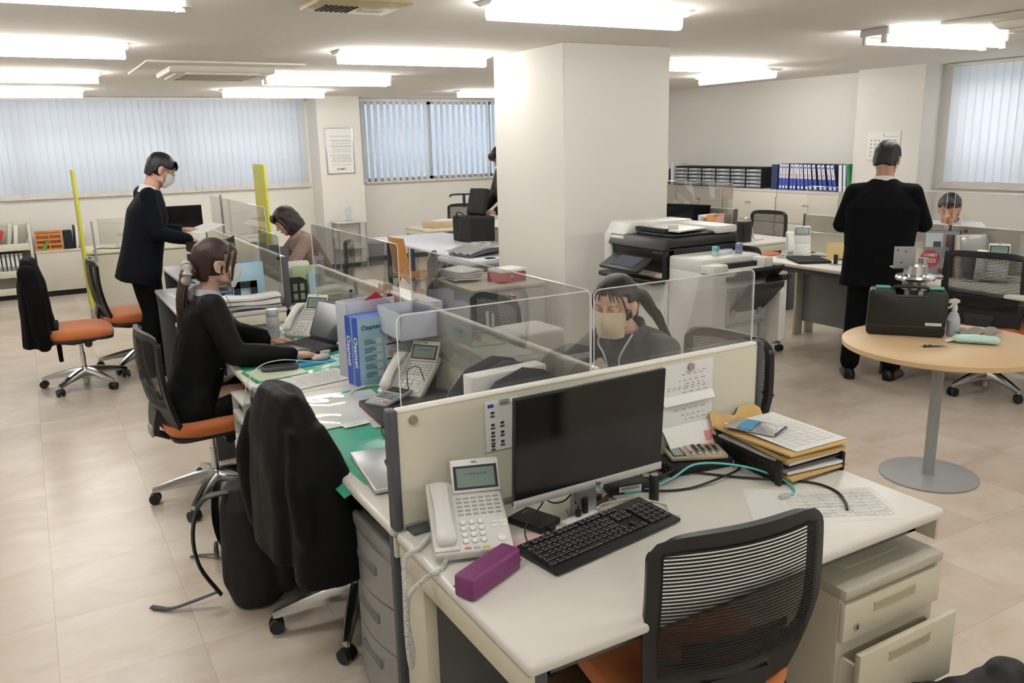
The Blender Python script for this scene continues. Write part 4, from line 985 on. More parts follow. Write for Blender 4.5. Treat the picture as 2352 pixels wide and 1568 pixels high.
MB(mat('charcoal_laptop', '#2b2b2f', .45)).box(-.165, .165, -.19, .19, .012, .026, .004).box(-.165, .165, -.19, .19, 0, .010, .004).obj('shell', t); MB(M_red).box(-.1655, .1655, -.1905, .1905, .0105, .0122).obj('red_edge', t)
calculator('grey calculator with white keys on the closed black laptop', (1.12, 2.935, ZD+.036), rad(-62), .105, .17, mat('silver_grey_plastic', '#a9adb2', .4), M_lcdd, rad(6))
paper('small yellow sticky note behind the cord bundle', (1.03, 2.47, ZD+.004), rad(20), .05, .075, 0, m=mat('yellow_note', '#ecd987', .8))
cable('thin black looped cable lying on the green mat', [(1.09, 2.40, z), (1.03, 2.50, z), (.975, 2.59, z), (.98, 2.66, z+.02), (1.06, 2.66, z+.03), (1.13, 2.58, z+.02)], .0026, M_black)
cable('black cord looping over the grey calculator from the phone', [(1.20, 2.93, ZD+.05), (1.22, 2.98, ZD+.12), (1.27, 2.98, ZD+.13), (1.28, 2.94, ZD+.06)], .0022, M_black)
cable('pair of cyan cables running to the divider behind the phone', [(1.37, 3.20, z+.03), (1.33, 3.05, z+.02), (1.30, 2.85, z), (1.33, 2.65, z)], .0035, M_cyan)
cable('white thin charging cable behind the front divider', [(1.22, 2.50, z), (1.20, 2.62, z+.04), (1.28, 2.68, z+.05), (1.36, 2.6, z)], .002, M_wcable)
# osamet boxes
def osamet(label, loc, rz, H_=.30, W_=.33, D_=.045, detail=True):
    t = thing('carton', label, 'box', loc, rz, 'folding helmet boxes')
    fm = mat('pale_blue_card', '#a9d0e0', .45); wm = mat('off_white_card', '#e3e6e6', .5)
    MB(fm, M_blue).box(-W_/2, W_/2, -D_/2, D_/2, 0, H_, .001).use(M_blue).box(-W_/2-.0006, -W_/2, -D_/2, D_/2, .0, H_).box(-W_/2, W_/2, -D_/2, D_/2, H_, H_+.0006).obj('carton_body', t)
    text_mesh('Osamet', .042, M_paper, 'spine_title', t, frame((-W_/2-.001, 0, H_*.5), (0, 0, -1), (0, -1, 0)), .001)
    if detail:
        p = MB(wm).box(-W_/2+.13, W_/2-.012, -D_/2-.0008, -D_/2, .02, H_-.012)
        for i, c_ in enumerate(('#b9bcc4', '#c8543c', '#3d6fae')):
            p.use(mat('helmet_'+'grb'[i], c_, .4)); x0 = -W_/2+.175+i*.042
            p.prism([(x0+.016*cos(rad(a)), H_-.05+.020*sin(rad(a))) for a in range(0, 181, 20)], -D_/2-.0014, -D_/2-.0008, 'y')
        p.use(M_blue).box(-W_/2+.134, -W_/2+.158, -D_/2-.0014, -D_/2-.0008, H_-.055, H_-.03)
        p.use(M_navy)
        for zz_ in (H_-.068, H_-.135, H_-.20): p.box(-W_/2+.135, -W_/2+.225, -D_/2-.0014, -D_/2-.0008, zz_, zz_+.006).box(-W_/2+.235, W_/2-.018, -D_/2-.0014, -D_/2-.0008, zz_, zz_+.006)
        for i in range(6):
            x0 = -W_/2+.155+(i % 4)*.046; zz_ = H_-.105-(i//4)*.065
            p.use(mat('skin_print', '#d9b79a', .6)).prism([(x0+.011*cos(rad(a)), zz_+.014*sin(rad(a))) for a in range(0, 360, 30)], -D_/2-.0013, -D_/2-.0008, 'y')
            p.use(mat('orange_arrow', '#e29b52', .6)).add([(x0+.018, -D_/2-.0013, zz_-.005), (x0+.026, -D_/2-.0013, zz_), (x0+.018, -D_/2-.0013, zz_+.005)], [(0, 1, 2)])
        p.use(M_inkd)
        for i in range(5):
            for j in range(3): p.box(-W_/2+.028, -W_/2+.065+.01*((i+j) % 3), -D_/2-.0009, -D_/2-.0004, H_-.10-i*.036-j*.008, H_-.0975-i*.036-j*.008)
            p.use(wm).box(-W_/2+.085, -W_/2+.115, -D_/2-.0009, -D_/2-.0004, H_-.122-i*.036, H_-.095-i*.036, 0).use(M_inkd)
        p.obj('front_print', t)
        text_mesh('Osamet', .03, M_navy, 'front_title', t, frame((-W_/2+.065, -D_/2-.0012, H_-.045), (1, 0, 0), (0, 0, 1)), .0005)
    return t
osamet('pale blue helmet box standing upright in front of its twin, behind the phone', (1.25, 3.30, ZD), rad(10), .30, .275)
osamet('second helmet box standing directly behind the front pale blue one', (1.24, 3.36, ZD), rad(10), .30, .275, detail=False)
t = thing('clear_file_box', 'translucent file holder with papers behind the blue boxes', 'file holder', (1.235, 3.475, ZD), rad(12))
MB(M_frost).box(-.12, .13, -.045, -.042, 0, .34).box(-.12, .13, .042, .045, 0, .34).box(-.12, -.117, -.045, .045, 0, .34).box(-.12, .13, -.045, .045, 0, .003).obj('holder', t)
tag(MB(M_red).prism([(-.03, .01), (.12, .01), (.13, .30), (.05, .37), (-.02, .33)], -.002, .002, 'y').obj('red_folder'), 'red folder tilted in the translucent file holder', 'folder').location = (1.235, 3.455, ZD)
tag(MB(M_paper, M_ink).box(-.09, -.02, -.004, .004, .01, .30).use(M_ink).box(-.08, -.03, -.0046, -.004, .25, .26).box(-.09, -.04, -.0046, -.004, .27, .275).obj('booklet'), 'white booklet standing in the translucent file holder', 'booklet').location = (1.235, 3.475, ZD)
# frosted bin hanging on the divider
t = thing('hanging_tray_bin', 'frosted open box hooked on the divider above the blue boxes', 'plastic box', (1.31, 3.165, 0))
MB(M_frost).box(-.085, .085, -.125, .125, .95, .953).box(-.085, -.082, -.125, .125, .95, 1.062).box(.082, .085, -.125, .125, .95, 1.062).box(-.085, .085, -.125, -.122, .95, 1.062).box(-.085, .085, .122, .125, .95, 1.062).box(.082, .12, -.03, .03, 1.06, 1.063).obj('box', t)
o = MB(mat('blue_magnet', '#3fa9d6', .4)).box(-.004, .006, -.033, .033, -.008, .008, .003).obj('magnet_clip'); tag(o, 'bright blue bar magnet on the divider', 'magnet'); o.location = (1.392, 2.86, 1.008); o.rotation_euler = (0, 0, 0)
o = MB(mat('pink_magnet', '#e3b3ab', .4)).box(-.003, .003, -.035, .035, -.007, .007, .003).obj('magnet_clip'); tag(o, 'pale pink rounded bar magnet on the divider', 'magnet'); o.location = (1.393, 2.67, 1.0)
# ---- paper near jacket, pouch, etc
paper('long white printed table sheet between the mats', (1.0, 3.50, ZD+.003), rad(10), .30, .21, 16, 21, table=True)
t = thing('green_clip_file', 'pale folder with a green edge under the phone pouch', 'file', (.86, 3.70, ZD+.003), rad(6))
MB(mat('pale_file', '#c9cdb6', .4)).box(-.10, .13, -.10, .10, 0, .004).obj('cover', t); MB(mat('green_strip', '#3f9e6b', .5)).box(-.112, -.10, -.10, .10, 0, .006, .001).obj('green_spine', t)
t = thing('phone_pouch', 'grey and black oval smartphone pouch on the pale folder', 'pouch', (.90, 3.735, ZD+.008), rad(-12))
MB(mat('grey_felt', '#55575a', .9)).prism(rrect(-.085, .085, -.035, .035, .034), 0, .018, 'z', .005).obj('rim', t); MB(M_blackm).prism(rrect(-.075, .075, -.026, .026, .025), .0175, .0195, 'z').obj('inner_pad', t)
o = MB(mat('bright_blue_sheet', '#3d9fd6', .4)).box(-.11, .11, -.05, .05, 0, .002).obj('mouse_pad'); tag(o, 'small bright blue mouse pad under the hand of the ponytailed woman', 'mouse pad'); place(o, (1.06, 3.79, ZD+.004), rad(5))
t = thing('computer_mouse', 'pale mouse under the hand of the ponytailed woman', 'mouse', (1.12, 3.815, ZD+.0062), rad(-80))
MB(mat('beige_mouse', '#cfc9bd', .4)).ell((0, 0, .010), .028, .05, .016).obj('shell', t)
o = MB(M_wcable).tube([(1.16, 3.84, z+.01), (1.21, 3.83, z), (1.24, 3.74, z), (1.20, 3.66, z), (1.10, 3.64, z)], .002, 6).tube([(1.14, 3.70, ZD+.008), (1.02, 3.71, ZD+.035), (.90, 3.70, ZD+.060), (.80, 3.67, ZD+.055), (.73, 3.63, ZD+.005), (.705, 3.61, ZD-.07), (.702, 3.61, ZD-.10)], .0022, 7, sm=8).obj('white_cable'); tag(o, 'white cable arching from the desk down to the letter drawers', 'cable')
o = MB(M_wcable); [o.tube([(1.17+.025*cos(a+k), 3.905+.012*sin(a+k), ZD+.012+.003*k) for a in (0, 1.2, 2.4, 3.6, 4.8)], .0024, 6, True) for k in range(4)]; o = o.obj('coiled_earphones'); tag(o, 'small white coiled cable bundle in front of the laptop', 'cable')
# laptop open
t = thing('open_laptop', 'black laptop opened in front of the ponytailed woman', 'laptop', (1.125, 4.07, ZD+.004), rad(-74))
MB(M_black).box(-.155, .155, -.11, .11, 0, .018, .004).obj('base', t)
k = MB(M_slate)
for i in range(6):
    for j in range(15): k.box(-.142+j*.019, -.125+j*.019, .085-i*.0185-.016, .085-i*.0185, .018, .0205, .001)
k.obj('keys', t); MB(mat('touchpad_grey', '#5c5e62', .4)).box(-.05, .05, -.10, -.045, .0178, .0186).obj('touchpad', t)
m = MB(M_black, mat('laptop_screen_grey', '#3a4048', .15)); m.M = Matrix.Translation((0, .11, .016)) @ Matrix.Rotation(rad(-22), 4, 'X')
m.box(-.155, .155, 0, .008, 0, .21, .003).use(MATS['laptop_screen_grey']).box(-.145, .145, -.0012, 0, .018, .2).use(M_paper).box(.105, .135, -.002, 0, .004, .016); m.obj('screen_lid', t)
t = thing('steel_flask', 'white slim flask with a thin printed letter, in front of the open laptop', 'flask', (1.01, 4.25, ZD+.004))
fm = mat('white_flask', '#d8dade', .35); MB(fm).lathe([(.030, 0), (.032, .003), (.032, .150), (.031, .154)], n=32).obj('flask_body', t); MB(fm).lathe([(.0305, .156), (.032, .158), (.032, .186), (.029, .192), (0, .193)], n=32).obj('lid', t); MB(M_greymark).lathe([(.0307, .1535), (.0307, .1565)], n=32).obj('seam_ring', t)
text_mesh('W', .034, M_greymark, 'printed_letter', t, frame((-.012*1.0, -.0305, .098), (.93, -.36, 0), (0, 0, 1)))
text_mesh('WITHSTAND', .007, M_greymark, 'printed_word', t, frame((-.012, -.0305, .076), (.93, -.36, 0), (0, 0, 1)))
t = thing('small_calculator', 'thin pale calculator lying before the laptop', 'calculator', (1.02, 4.02, ZD+.004), rad(-15))
MB(M_printerw).box(-.07, .07, -.03, .03, 0, .008, .003).obj('case', t); MB(M_lcdd).box(-.05, .02, .0, .022, .0079, .0085).obj('display', t)
t = thing('smartphone', 'dark smartphone beside the flask', 'smartphone', (.92, 4.13, ZD+.004), rad(-20)); MB(M_blackgl).box(-.075, .075, -.037, .037, 0, .009, .004).obj('body', t)
paper('white printed sheets under the flask on the desk of the ponytailed woman', (.90, 4.32, ZD+.0035), rad(4), .27, .30, 14, 25)
# stapled papers pinned on spine
t = thing('pinned_papers', 'white papers pinned to the divider with a black clip, behind the laptop', 'papers', (1.3945, 4.10, 0))
lm = MB(M_paper, M_inkd).box(-.003, 0, -.07, .08, .78, 1.01).box(-.006, -.003, -.095, .04, .79, .99); lm.use(M_inkd)
for i in range(14): lm.box(-.0064, -.006, -.02, .03, .81+i*.012, .814+i*.012)
lm.obj('sheets', t); MB(M_black).box(-.015, -.004, -.02, .0, .985, 1.0, .002).obj('clip', t)
o = MB(M_black).box(-.012, .012, -.01, .01, 0, .02, .003).tube([(0, 0, .02), (.008, .01, .035), (0, .012, .02)], .0015, 5).obj('binder_clip'); tag(o, 'black binder clip on the divider beside the frosted box', 'clip'); o.location = (1.387, 3.55, 1.035)
t = thing('file_box_small', 'small beige box lying on the divider top', 'box', (1.41, 3.66, ZT)); MB(mat('beige_card', '#d9c8ad', .6)).box(-.025, .025, -.03, .03, 0, .03, .002).obj('box', t)
paper('yellow-green note behind the translucent file holder', (1.375, 3.72, ZD+.12), 0, .001, .1, 0, name='sticky_note', m=mat('lime_note', '#dfe59a', .8))
_o = bpy.data.objects['sticky_note']; _o.data.transform(Matrix.Identity(4)); _o.rotation_euler = (0, 0, 0); _o.scale = (1, 1, 1)
bpy.data.objects.remove(_o)
# grey magazine rack on the middle desk behind the front divider
t = thing('magazine_rack', 'dark grey curved magazine rack behind the front divider', 'magazine rack', (1.22, 2.16, ZD), rad(3))
M_rack = mat('rack_grey', '#55565a', .5)
for y in (-.05, .05, .13):
    MB(M_rack).prism([(-.16, 0), (.16, 0), (.16, .26), (.10, .31), (.02, .33), (-.08, .30), (-.14, .24), (-.16, .20)], y-.0015, y+.0015, 'y').obj('side_plate', t)
MB(M_rack).box(-.16, .16, -.05, .13, 0, .003).box(.157, .16, -.05, .13, 0, .26).obj('rack_back', t)
o = MB(M_paper).box(-.14, .13, -.03, .03, .004, .315, .002).obj('catalogue_stack'); tag(o, 'thick white catalogues standing in the grey magazine rack', 'catalogues'); place(o, (1.22, 2.17, ZD), rad(3))
for o, l in ((MB(M_slate).box(-.05, .05, -.12, .12, 0, .025, .004), 'dark flat adapter behind the front divider'),):
    o = o.obj('dark_adapter'); tag(o, l, 'adapter'); place(o, (1.33, 2.9, ZD), rad(20))

t = thing('cardboard_box', 'brown cardboard box pushed under the desk nearest the viewer', 'box', (1.12, 1.62, 0), rad(12))
MB(mat('brown_cardboard', '#8f7450', .8)).box(-.17, .17, -.13, .13, 0, .24, .002).obj('carton', t); MB(M_kraft).box(-.17, .17, -.02, .02, .24, .2405).obj('tape', t)
# ================================================================== PEOPLE
def remeshed(mb, name, m, voxel=.006, smooth=4, folds=0.0, fscale=9, parent=None, factor=.5, foldfn=None):
    me = bpy.data.meshes.new(name); me.from_pydata([tuple(v) for v in mb.v], [], mb.f); me.update()
    o = bpy.data.objects.new('tmp', me); COL.objects.link(o)
    r = o.modifiers.new('r', 'REMESH'); r.mode = 'VOXEL'; r.voxel_size = voxel; r.adaptivity = 0
    s_ = o.modifiers.new('s', 'SMOOTH'); s_.iterations = smooth; s_.factor = factor
    dg = bpy.context.evaluated_depsgraph_get(); dg.update(); me2 = bpy.data.meshes.new_from_object(o.evaluated_get(dg)); bpy.data.objects.remove(o)
    if folds:
        me2.update(); ns = [v.normal.copy() for v in me2.vertices]
        for v, n in zip(me2.vertices, ns):
            p = v.co; q = noise.noise(Vector((p.x*fscale, p.y*fscale, p.z*fscale*.45)))+.5*noise.noise(Vector((p.x*fscale*2.3, p.y*fscale*2.3, p.z*fscale*1.1+7)))
            v.co = p+n*q*folds
    me2.materials.clear(); me2.materials.append(m); me2.polygons.foreach_set('use_smooth', [True]*len(me2.polygons)); me2.name = name
    ob = bpy.data.objects.new(name, me2); COL.objects.link(ob)
    if parent: ob.parent = parent
    return ob
def chain(mb, pts, rs, n=14):
    for i in range(len(pts)):
        mb.ell(pts[i], rs[i], rs[i], rs[i], n, 8)
        if i: mb.cyl(pts[i-1], pts[i], rs[i-1], rs[i], n)
def ring(c, rx, ry, d, n=26, e=.85):
    d = Vector(d).normalized(); X = Vector((1, 0, 0)); X = (X-d*X.dot(d)).normalized(); Y = d.cross(X); out = []
    for i in range(n):
        a = 2*pi*i/n; ca, sa = cos(a), sin(a)
        out.append(Vector(c)+X*rx*abs(ca)**e*(1 if ca > 0 else -1)+Y*ry*abs(sa)**e*(1 if sa > 0 else -1))
    return out
def hand(mb, w, d, nrm, side=1, curl=.35, sp=.9, s=1.0, thumb=.6):
    """w wrist, d pointing direction, nrm back-of-hand normal, side: +1 thumb on the +lateral side"""
    d = Vector(d).normalized(); nrm = Vector(nrm); nrm = (nrm-d*nrm.dot(d)).normalized(); lat = d.cross(nrm)*side; w = Vector(w)
    F = lambda a, b, c: w+(d*a+lat*b+nrm*c)*s
    mb.loft([[F(a, b*wd, c*th) for b, c in ((-1, -.6), (-.7, -1), (.7, -1), (1, -.6), (1, .6), (.7, 1), (-.7, 1), (-1, .6))] for a, wd, th in ((-.01, .024, .018), (.02, .030, .017), (.055, .039, .015), (.088, .040, .0125))])
    for b, L, r, k in ((.030, .070, .0082, .0), (.0105, .079, .0085, -.004), (-.0105, .073, .0081, -.002), (-.030, .058, .0072, .008)):
        p = F(.082-abs(k)*1.2, b, 0); pts = [p]; an = curl*.5; q = p
        for seg, fr in enumerate((.44, .31, .25)):
            an_ = an+curl*seg*.9; dirv = (d*cos(an_)-nrm*sin(an_)+lat*b*2.2*sp).normalized(); q = q+dirv*L*fr*s; pts.append(q)
        chain(mb, pts, [r*s*1.05, r*s, r*s*.95, r*s*.82], 10)
    t0 = F(.018, .026, -.004); t1 = F(.048, .026+.026*thumb, -.014); t2 = F(.078, .030+.034*thumb, -.020); t3 = F(.098, .030+.030*thumb, -.022)
    chain(mb, [t0, t1, t2, t3], [.0145*s, .0115*s, .0098*s, .0085*s], 10)
def skinmat(n, c): return mat(n, c, .5, var=.04, vscale=14)
def hairmat(name, c, rough=.42):
    if name in MATS: return MATS[name]
    m = mat(name, c, rough, spec=.4); nt = m.node_tree; b = nt.nodes['Principled BSDF']
    tcn = nt.nodes.new('ShaderNodeTexCoord'); mpn = nt.nodes.new('ShaderNodeMapping'); mpn.inputs['Scale'].default_value = (220, 220, 14); nz = nt.nodes.new('ShaderNodeTexNoise'); nz.inputs['Scale'].default_value = 1; nz.inputs['Detail'].default_value = 3
    bp = nt.nodes.new('ShaderNodeBump'); bp.inputs['Strength'].default_value = .7; bp.inputs['Distance'].default_value = .003
    nt.links.new(tcn.outputs['Object'], mpn.inputs[0]); nt.links.new(mpn.outputs[0], nz.inputs['Vector']); nt.links.new(nz.outputs['Fac'], bp.inputs['Height']); nt.links.new(bp.outputs['Normal'], b.inputs['Normal'])
    cm_ = nt.nodes.new('ShaderNodeMix'); cm_.data_type = 'RGBA'; c0 = rgb(c); cm_.inputs[6].default_value = tuple(x*.55 for x in c0[:3])+(1,); cm_.inputs[7].default_value = tuple(x*1.6 for x in c0[:3])+(1,)
    nt.links.new(nz.outputs['Fac'], cm_.inputs[0]); nt.links.new(cm_.outputs[2], b.inputs['Base Color'])
    return m
def head_shapes(mb, s=1.0, slim=1.0):
    E = lambda c, a, b, c_: mb.ell(c, a, b, c_, 24, 16)
    E((0, -.014, .034), .075, .094, .086); E((0, .008, -.02), .066*slim, .078, .078); E((0, .035, -.058), .046*slim, .050, .048); E((0, .064, -.092), .022, .020, .019)
    E((0, -.05, -.02), .055, .052, .07); E((0, .062, .052), .052, .026, .036)
    for q in (-1, 1):
        E((q*.034, .058, -.022), .024, .024, .024); E((q*.026, .078, .026), .024, .011, .0085); E((q*.045, .028, -.066), .018, .032, .02)
        E((q*.031, .070, .008), .0165, .0145, .0125)
        # ear
        E((q*.076, -.012, -.004), .010, .018, .030); E((q*.083, -.017, .004), .006, .016, .023); E((q*.078, -.004, -.028), .007, .010, .011)
    chain(mb, [(0, .084, .022), (0, .094, .0), (0, .106, -.020)], [.0075, .0088, .0115], 12)
    for q in (-1, 1): E((q*.0105, .096, -.024), .0085, .0095, .0075)
    E((0, .086, -.052), .022, .0085, .0065); E((0, .084, -.062), .019, .0085, .007)
def face_details(H, par, skin, brow='#1c1512', eyes='open', mouth=True):
    """small features, already in the head frame H"""
    em = MB(mat('eye_white', '#dcd8d2', .3), mat('dark_iris', '#1a1310', .2), mat('brow_hair', brow, .7)); em.M = H
    for q in (-1, 1):
        if eyes == 'open':
            em.use(MATS['eye_white']).ell((q*.031, .0755, .008), .0128, .0105, .0068, 14, 8); em.use(MATS['dark_iris']).ell((q*.031, .0835, .0075), .0056, .0036, .0055, 12, 8)
        em.use(MATS['brow_hair'])
        zz = .0155 if eyes == 'open' else .0035
        em.tube([(q*.0165, .0835, zz-.004), (q*.025, .0885, zz-.0005 if eyes == 'open' else zz-.004), (q*.034, .087, zz-.001 if eyes == 'open' else zz-.005), (q*.045, .0775, zz-.005)], .0013, 6)
        em.tube([(q*.014, .0905, .0295), (q*.026, .0905, .0345), (q*.040, .0825, .0335), (q*.049, .072, .0285)], .0021, 6, flat=.6)
    em.obj('eyes', par)
    if mouth:
        lm = MB(mat('lip_colour', '#a8655a', .5)); lm.M = H
        lm.tube([(-.022, .086, -.056), (-.01, .0945, -.055), (0, .0955, -.0565), (.01, .0945, -.055), (.022, .086, -.056)], .0028, 8); lm.obj('lips', par)
def hair_cap(H, par, m, style, name='hair'):
    mb = MB(m); vs = []; n, k_ = 72, 48; fs = []
    hl = {'short': .060, 'short_fringe': .045, 'pony': .070, 'bob': .050}[style]
    low = {'short': -.078, 'short_fringe': -.082, 'pony': -.082, 'bob': -.118}[style]
    rx, ry, rz = (.094, .112, .100) if style == 'bob' else (.0865, .107, .097)
    for j in range(k_+1):
        v = j/k_
        for i in range(n):
            a = 2*pi*i/n; ca, sa = cos(a), sin(a)
            if v < .5:
                ph = v*pi; x, y, z = sin(ph)*ca*rx, sin(ph)*sa*ry-.016, cos(ph)*rz+.036
            else:
                q = min(1, (v-.5)/.42); z = .036+(low-.036)*q
                tp = 1+.06*sin(q*pi) if style == 'bob' else 1-.10*q**1.5
                if sa < 0 and style != 'bob': tp2 = 1-.30*q**1.6
                else: tp2 = tp
                x, y = ca*rx*tp, sa*ry*(tp2)-.016
                if v > .92: e_ = 1-(v-.92)/.08; x *= e_; y = -.016+(y+.016)*e_; z = low
            fy = y
            if style == 'bob': open_ = z < hl and fy > .055-.30*max(0, abs(x)-.05) and abs(x) < .085
            else:
                open_ = (z < hl-.35*max(0, abs(x)-.045) and fy > .022) or (z < .028 and fy > -.034 and abs(x) > .04) or (z < -.02 and fy > -.040) or (z < -.05 and fy > -.055)
            if open_:
                k2 = .80 if z > -.05 else .55; x *= k2; y = y*.70 if y > 0 else y*.85; z = z if z > low+.01 else z+.01
            rg = .0018*sin(a*40+z*50)+.004*noise.noise(Vector((x*30, y*30, z*18)))
            f_ = 1+rg/.09
            vs.append((x*f_, (y+.016)*f_-.016, z))
    for j in range(k_):
        for i in range(n): fs.append((j*n+i, (j+1)*n+i, (j+1)*n+(i+1) % n, j*n+(i+1) % n))
    mb.M = H; mb.add(vs, fs); return mb
def locks(mb, L):
    for pts, r in L: mb.tube(pts, lambda t, r=r: r*(.35+.65*sin(pi*min(1, .15+t*.85))**.6) if t < .98 else r*.2, 8, sm=5, flat=.45)
def mask(H, par, m, ear=True):
    mb = MB(m); mb.M = H
    def f(a, b):
        az = (a-.5)*2; z = .010-b*.114; half = 1.16-.26*b
        an = az*half; r = 1.0
        nose = .016*math.exp(-(az/.22)**2)*math.exp(-((b-.22)/.35)**2)
        top = .012*(abs(az)**2)*(1 if b < .5 else -1)
        return (sin(an)*.076, .008+cos(an)*(.088-.02*max(0, b-.55))+nose+.012*cos(az*pi/2)*sin(b*pi), z-top-.012*(b)*abs(az))
    mb.grid(f, 28, 16, -.0025); o = mb.obj('face_mask', par, ang=80)
    for q in (-1, 1):
        e = MB(m); e.M = H
        p0 = Vector(f(0 if q < 0 else 1, .12)); p1 = Vector(f(0 if q < 0 else 1, .85))
        e.tube([p0, (q*.081, .02, .008), (q*.086, -.006, .024), (q*.088, -.026, .008), (q*.084, -.018, -.026), (q*.078, .0, -.036), p1], .0016, 6)
        e.obj('ear_loop', o)
    return o
def suit_collar(mb, c, r, h, d): pass
def make_person(label, loc, rz, J, skin='#c99f88', hair='#15110f', style='short', cloth=None, trousers=None, has_mask=None, eyes='open', shoes=True, female=False, voxel=.0055, foldsz=.0045, width=1.0, sleeve=.052, group=None):
    t = thing('person', label, 'person', (loc[0], loc[1], 0), rz)
    V = Vector; sm = skinmat('skin_'+skin[1:], skin)
    H = Matrix.Translation(J['head']) @ Euler((J.get('hp', 0), J.get('hr', 0), J.get('hy', 0)), 'XYZ').to_matrix().to_4x4()
    hs = J.get('hs', 1.0); H = H @ Matrix.Scale(hs, 4)
    # ---- skin body: one continuous surface
    b = MB(); b.M = H; head_shapes(b, slim=.94 if female else 1.0); b.M = Matrix()
    nb, hip, ch = V(J['neck']), V(J['hip']), V(J['chest'])
    nt_ = H @ V((0, -.03, -.05))
    rn_ = .046 if female else .056
    chain(b, [nt_, (nt_+nb)/2, nb], [rn_, rn_*.98, rn_*1.12])
    b.loft([ring(hip+V((0, 0, -.06)), .12*width, .085, (ch-hip)), ring(hip.lerp(ch, .5), .105*width, .08, (ch-hip)), ring(ch, .125*width, .085, (nb-hip)), ring(ch.lerp(nb, .55), .12*width, .07, (nb-ch)), ring(nb, .05, .05, (nb-ch))])
    for sd in ('l', 'r'):
        sh, el, wr = V(J['sh'+sd]), V(J['el'+sd]), V(J['wr'+sd])
        chain(b, [ch.lerp(nb, .5), sh, sh.lerp(el, .5), el, el.lerp(wr, .35), wr], [.05, .045, .038, .033, .032, .023])
        q = -1 if sd == 'l' else 1
        hd = J.get('hd'+sd, (wr-el)); hn = J.get('hn'+sd, (0, 0, 1))
        hand(b, wr, hd, hn, J.get('ht'+sd, q), J.get('hc'+sd, .4), s=.92 if female else 1.03)
        kn, an = V(J['kn'+sd]), V(J['an'+sd]); hj = hip+V((q*.085, 0, -.05))
        chain(b, [hj, hj.lerp(kn, .5), kn, kn.lerp(an, .4), an], [.075, .068, .05, .045, .03])
    body = remeshed(b, 'body', sm, voxel, 4, parent=t)
    if voxel > .0065 or True:
        face_details(H, t, sm, eyes=eyes, mouth=has_mask is None, brow=hair)
    # ---- clothing
    c = MB(); up = (ch-hip).normalized(); wj = width
    rings = []
    for f_, rx, ry in J.get('torso', ((-.42, .185, .125), (-.2, .18, .125), (.15, .168, .12), (.55, .172, .125), (1.0, .188, .13))):
        rings.append(ring(hip+(ch-hip)*f_, rx*wj, ry, (ch-hip)))
    dn = (nb-ch)
    rings += [ring(ch+dn*.42, .188*wj, .112, dn), ring(ch+dn*.70, .140*wj, .088, dn), ring(ch+dn*.93, .080, .068, dn)]
    c.loft(rings)
    for sd in ('l', 'r'):
        sh, el, wr = V(J['sh'+sd]), V(J['el'+sd]), V(J['wr'+sd])
        chain(c, [ch.lerp(nb, .58)*.5+sh*.5, sh, sh.lerp(el, .5), el, el.lerp(wr, .5), el.lerp(wr, .93)], [sleeve*1.15, sleeve*1.13, sleeve*1.06, sleeve*1.0, sleeve*.93, sleeve*.8], 18)
    jk = remeshed(c, J.get('top_name', 'jacket'), cloth, .009, 5, foldsz, 11, parent=t)
    if trousers:
        c = MB()
        c.loft([ring(hip+V((0, 0, -.13)), .155*wj, .115, (0, 0, 1)), ring(hip+V((0, 0, .0)), .16*wj, .118, (0, 0, 1)), ring(hip+V((0, 0, .08)), .14*wj, .105, (0, 0, 1))])
        for sd in ('l', 'r'):
            q = -1 if sd == 'l' else 1; kn, an = V(J['kn'+sd]), V(J['an'+sd]); hj = hip+V((q*.082, 0, -.09))
            chain(c, [hj, hj.lerp(kn, .5), kn, kn.lerp(an, .5), an+(an-kn).normalized()*-.03], [r_*J.get('lr', 1) for r_ in (.096, .088, .074, .068, .066)], 18)
        remeshed(c, 'trousers', trousers, .009, 5, .003, 9, parent=t)
    if shoes:
        for sd in ('l', 'r'):
            an = V(J['an'+sd]); fd = V(J.get('fd'+sd, (0, 1, 0))).normalized(); lat = fd.cross(V((0, 0, 1)))
            s_ = MB(mat('black_shoe_leather', '#0f0f11', .25)); rg = []
            for a_, w, h0 in ((-.075, .022, .05), (-.06, .034, .075), (-.02, .038, .085), (.04, .041, .07), (.10, .046, .05), (.155, .042, .04), (.19, .026, .028), (.20, .012, .016)):
                p = V((an.x, an.y, 0))+fd*a_
                rg.append([p+lat*(w*cx)+V((0, 0, .002+h0*cz)) for cx, cz in ((-1, 0), (1, 0), (1.02, .45), (.6, .95), (0, 1.05), (-.6, .95), (-1.02, .45))])
            s_.loft(rg); s_.obj('shoe', t, ang=60)
    return t, H
# ---------- woman with the ponytail at the left desk (faces local +y)
M_bk = mat('black_nylon_jacket', '#0d0e10', .62, spec=.16, bump=.3, bscale=60)
JB = dict(hip=(0, -.04, .575), chest=(0, .035, .90), neck=(0, .070, 1.045), head=(0, .125, 1.180), hp=rad(-6), hs=.98,
          shl=(-.165, .055, 1.0), shr=(.165, .055, 1.0), elr=(.262, .115, .785), wrr=(.325, .375, .757), ell=(-.21, .20, .80), wrl=(-.09, .36, .76),
          hdr=(.02, 1, -.10), hdl=(.3, 1, -.1), hcr=.32, htr=-1, htl=1, knl=(-.10, .40, .53), knr=(.10, .40, .53), anl=(-.10, .38, .10), anr=(.10, .42, .10),
          torso=((-.42, .185, .155), (-.22, .19, .15), (.15, .165, .118), (.55, .165, .118), (1.0, .175, .12)))
B, HB = make_person('seated woman in a black jacket with long ponytail and grey scrunchie at a laptop', (.625, 4.17), rad(-90), JB, '#cfa58f', '#2c1b16', 'pony', M_bk, M_bk, 'white', 'open', True, True, .0048, sleeve=.058, foldsz=.007)
hm = hairmat('dark_brown_hair', '#2f1c16')
hb = hair_cap(HB, B, hm, 'pony')
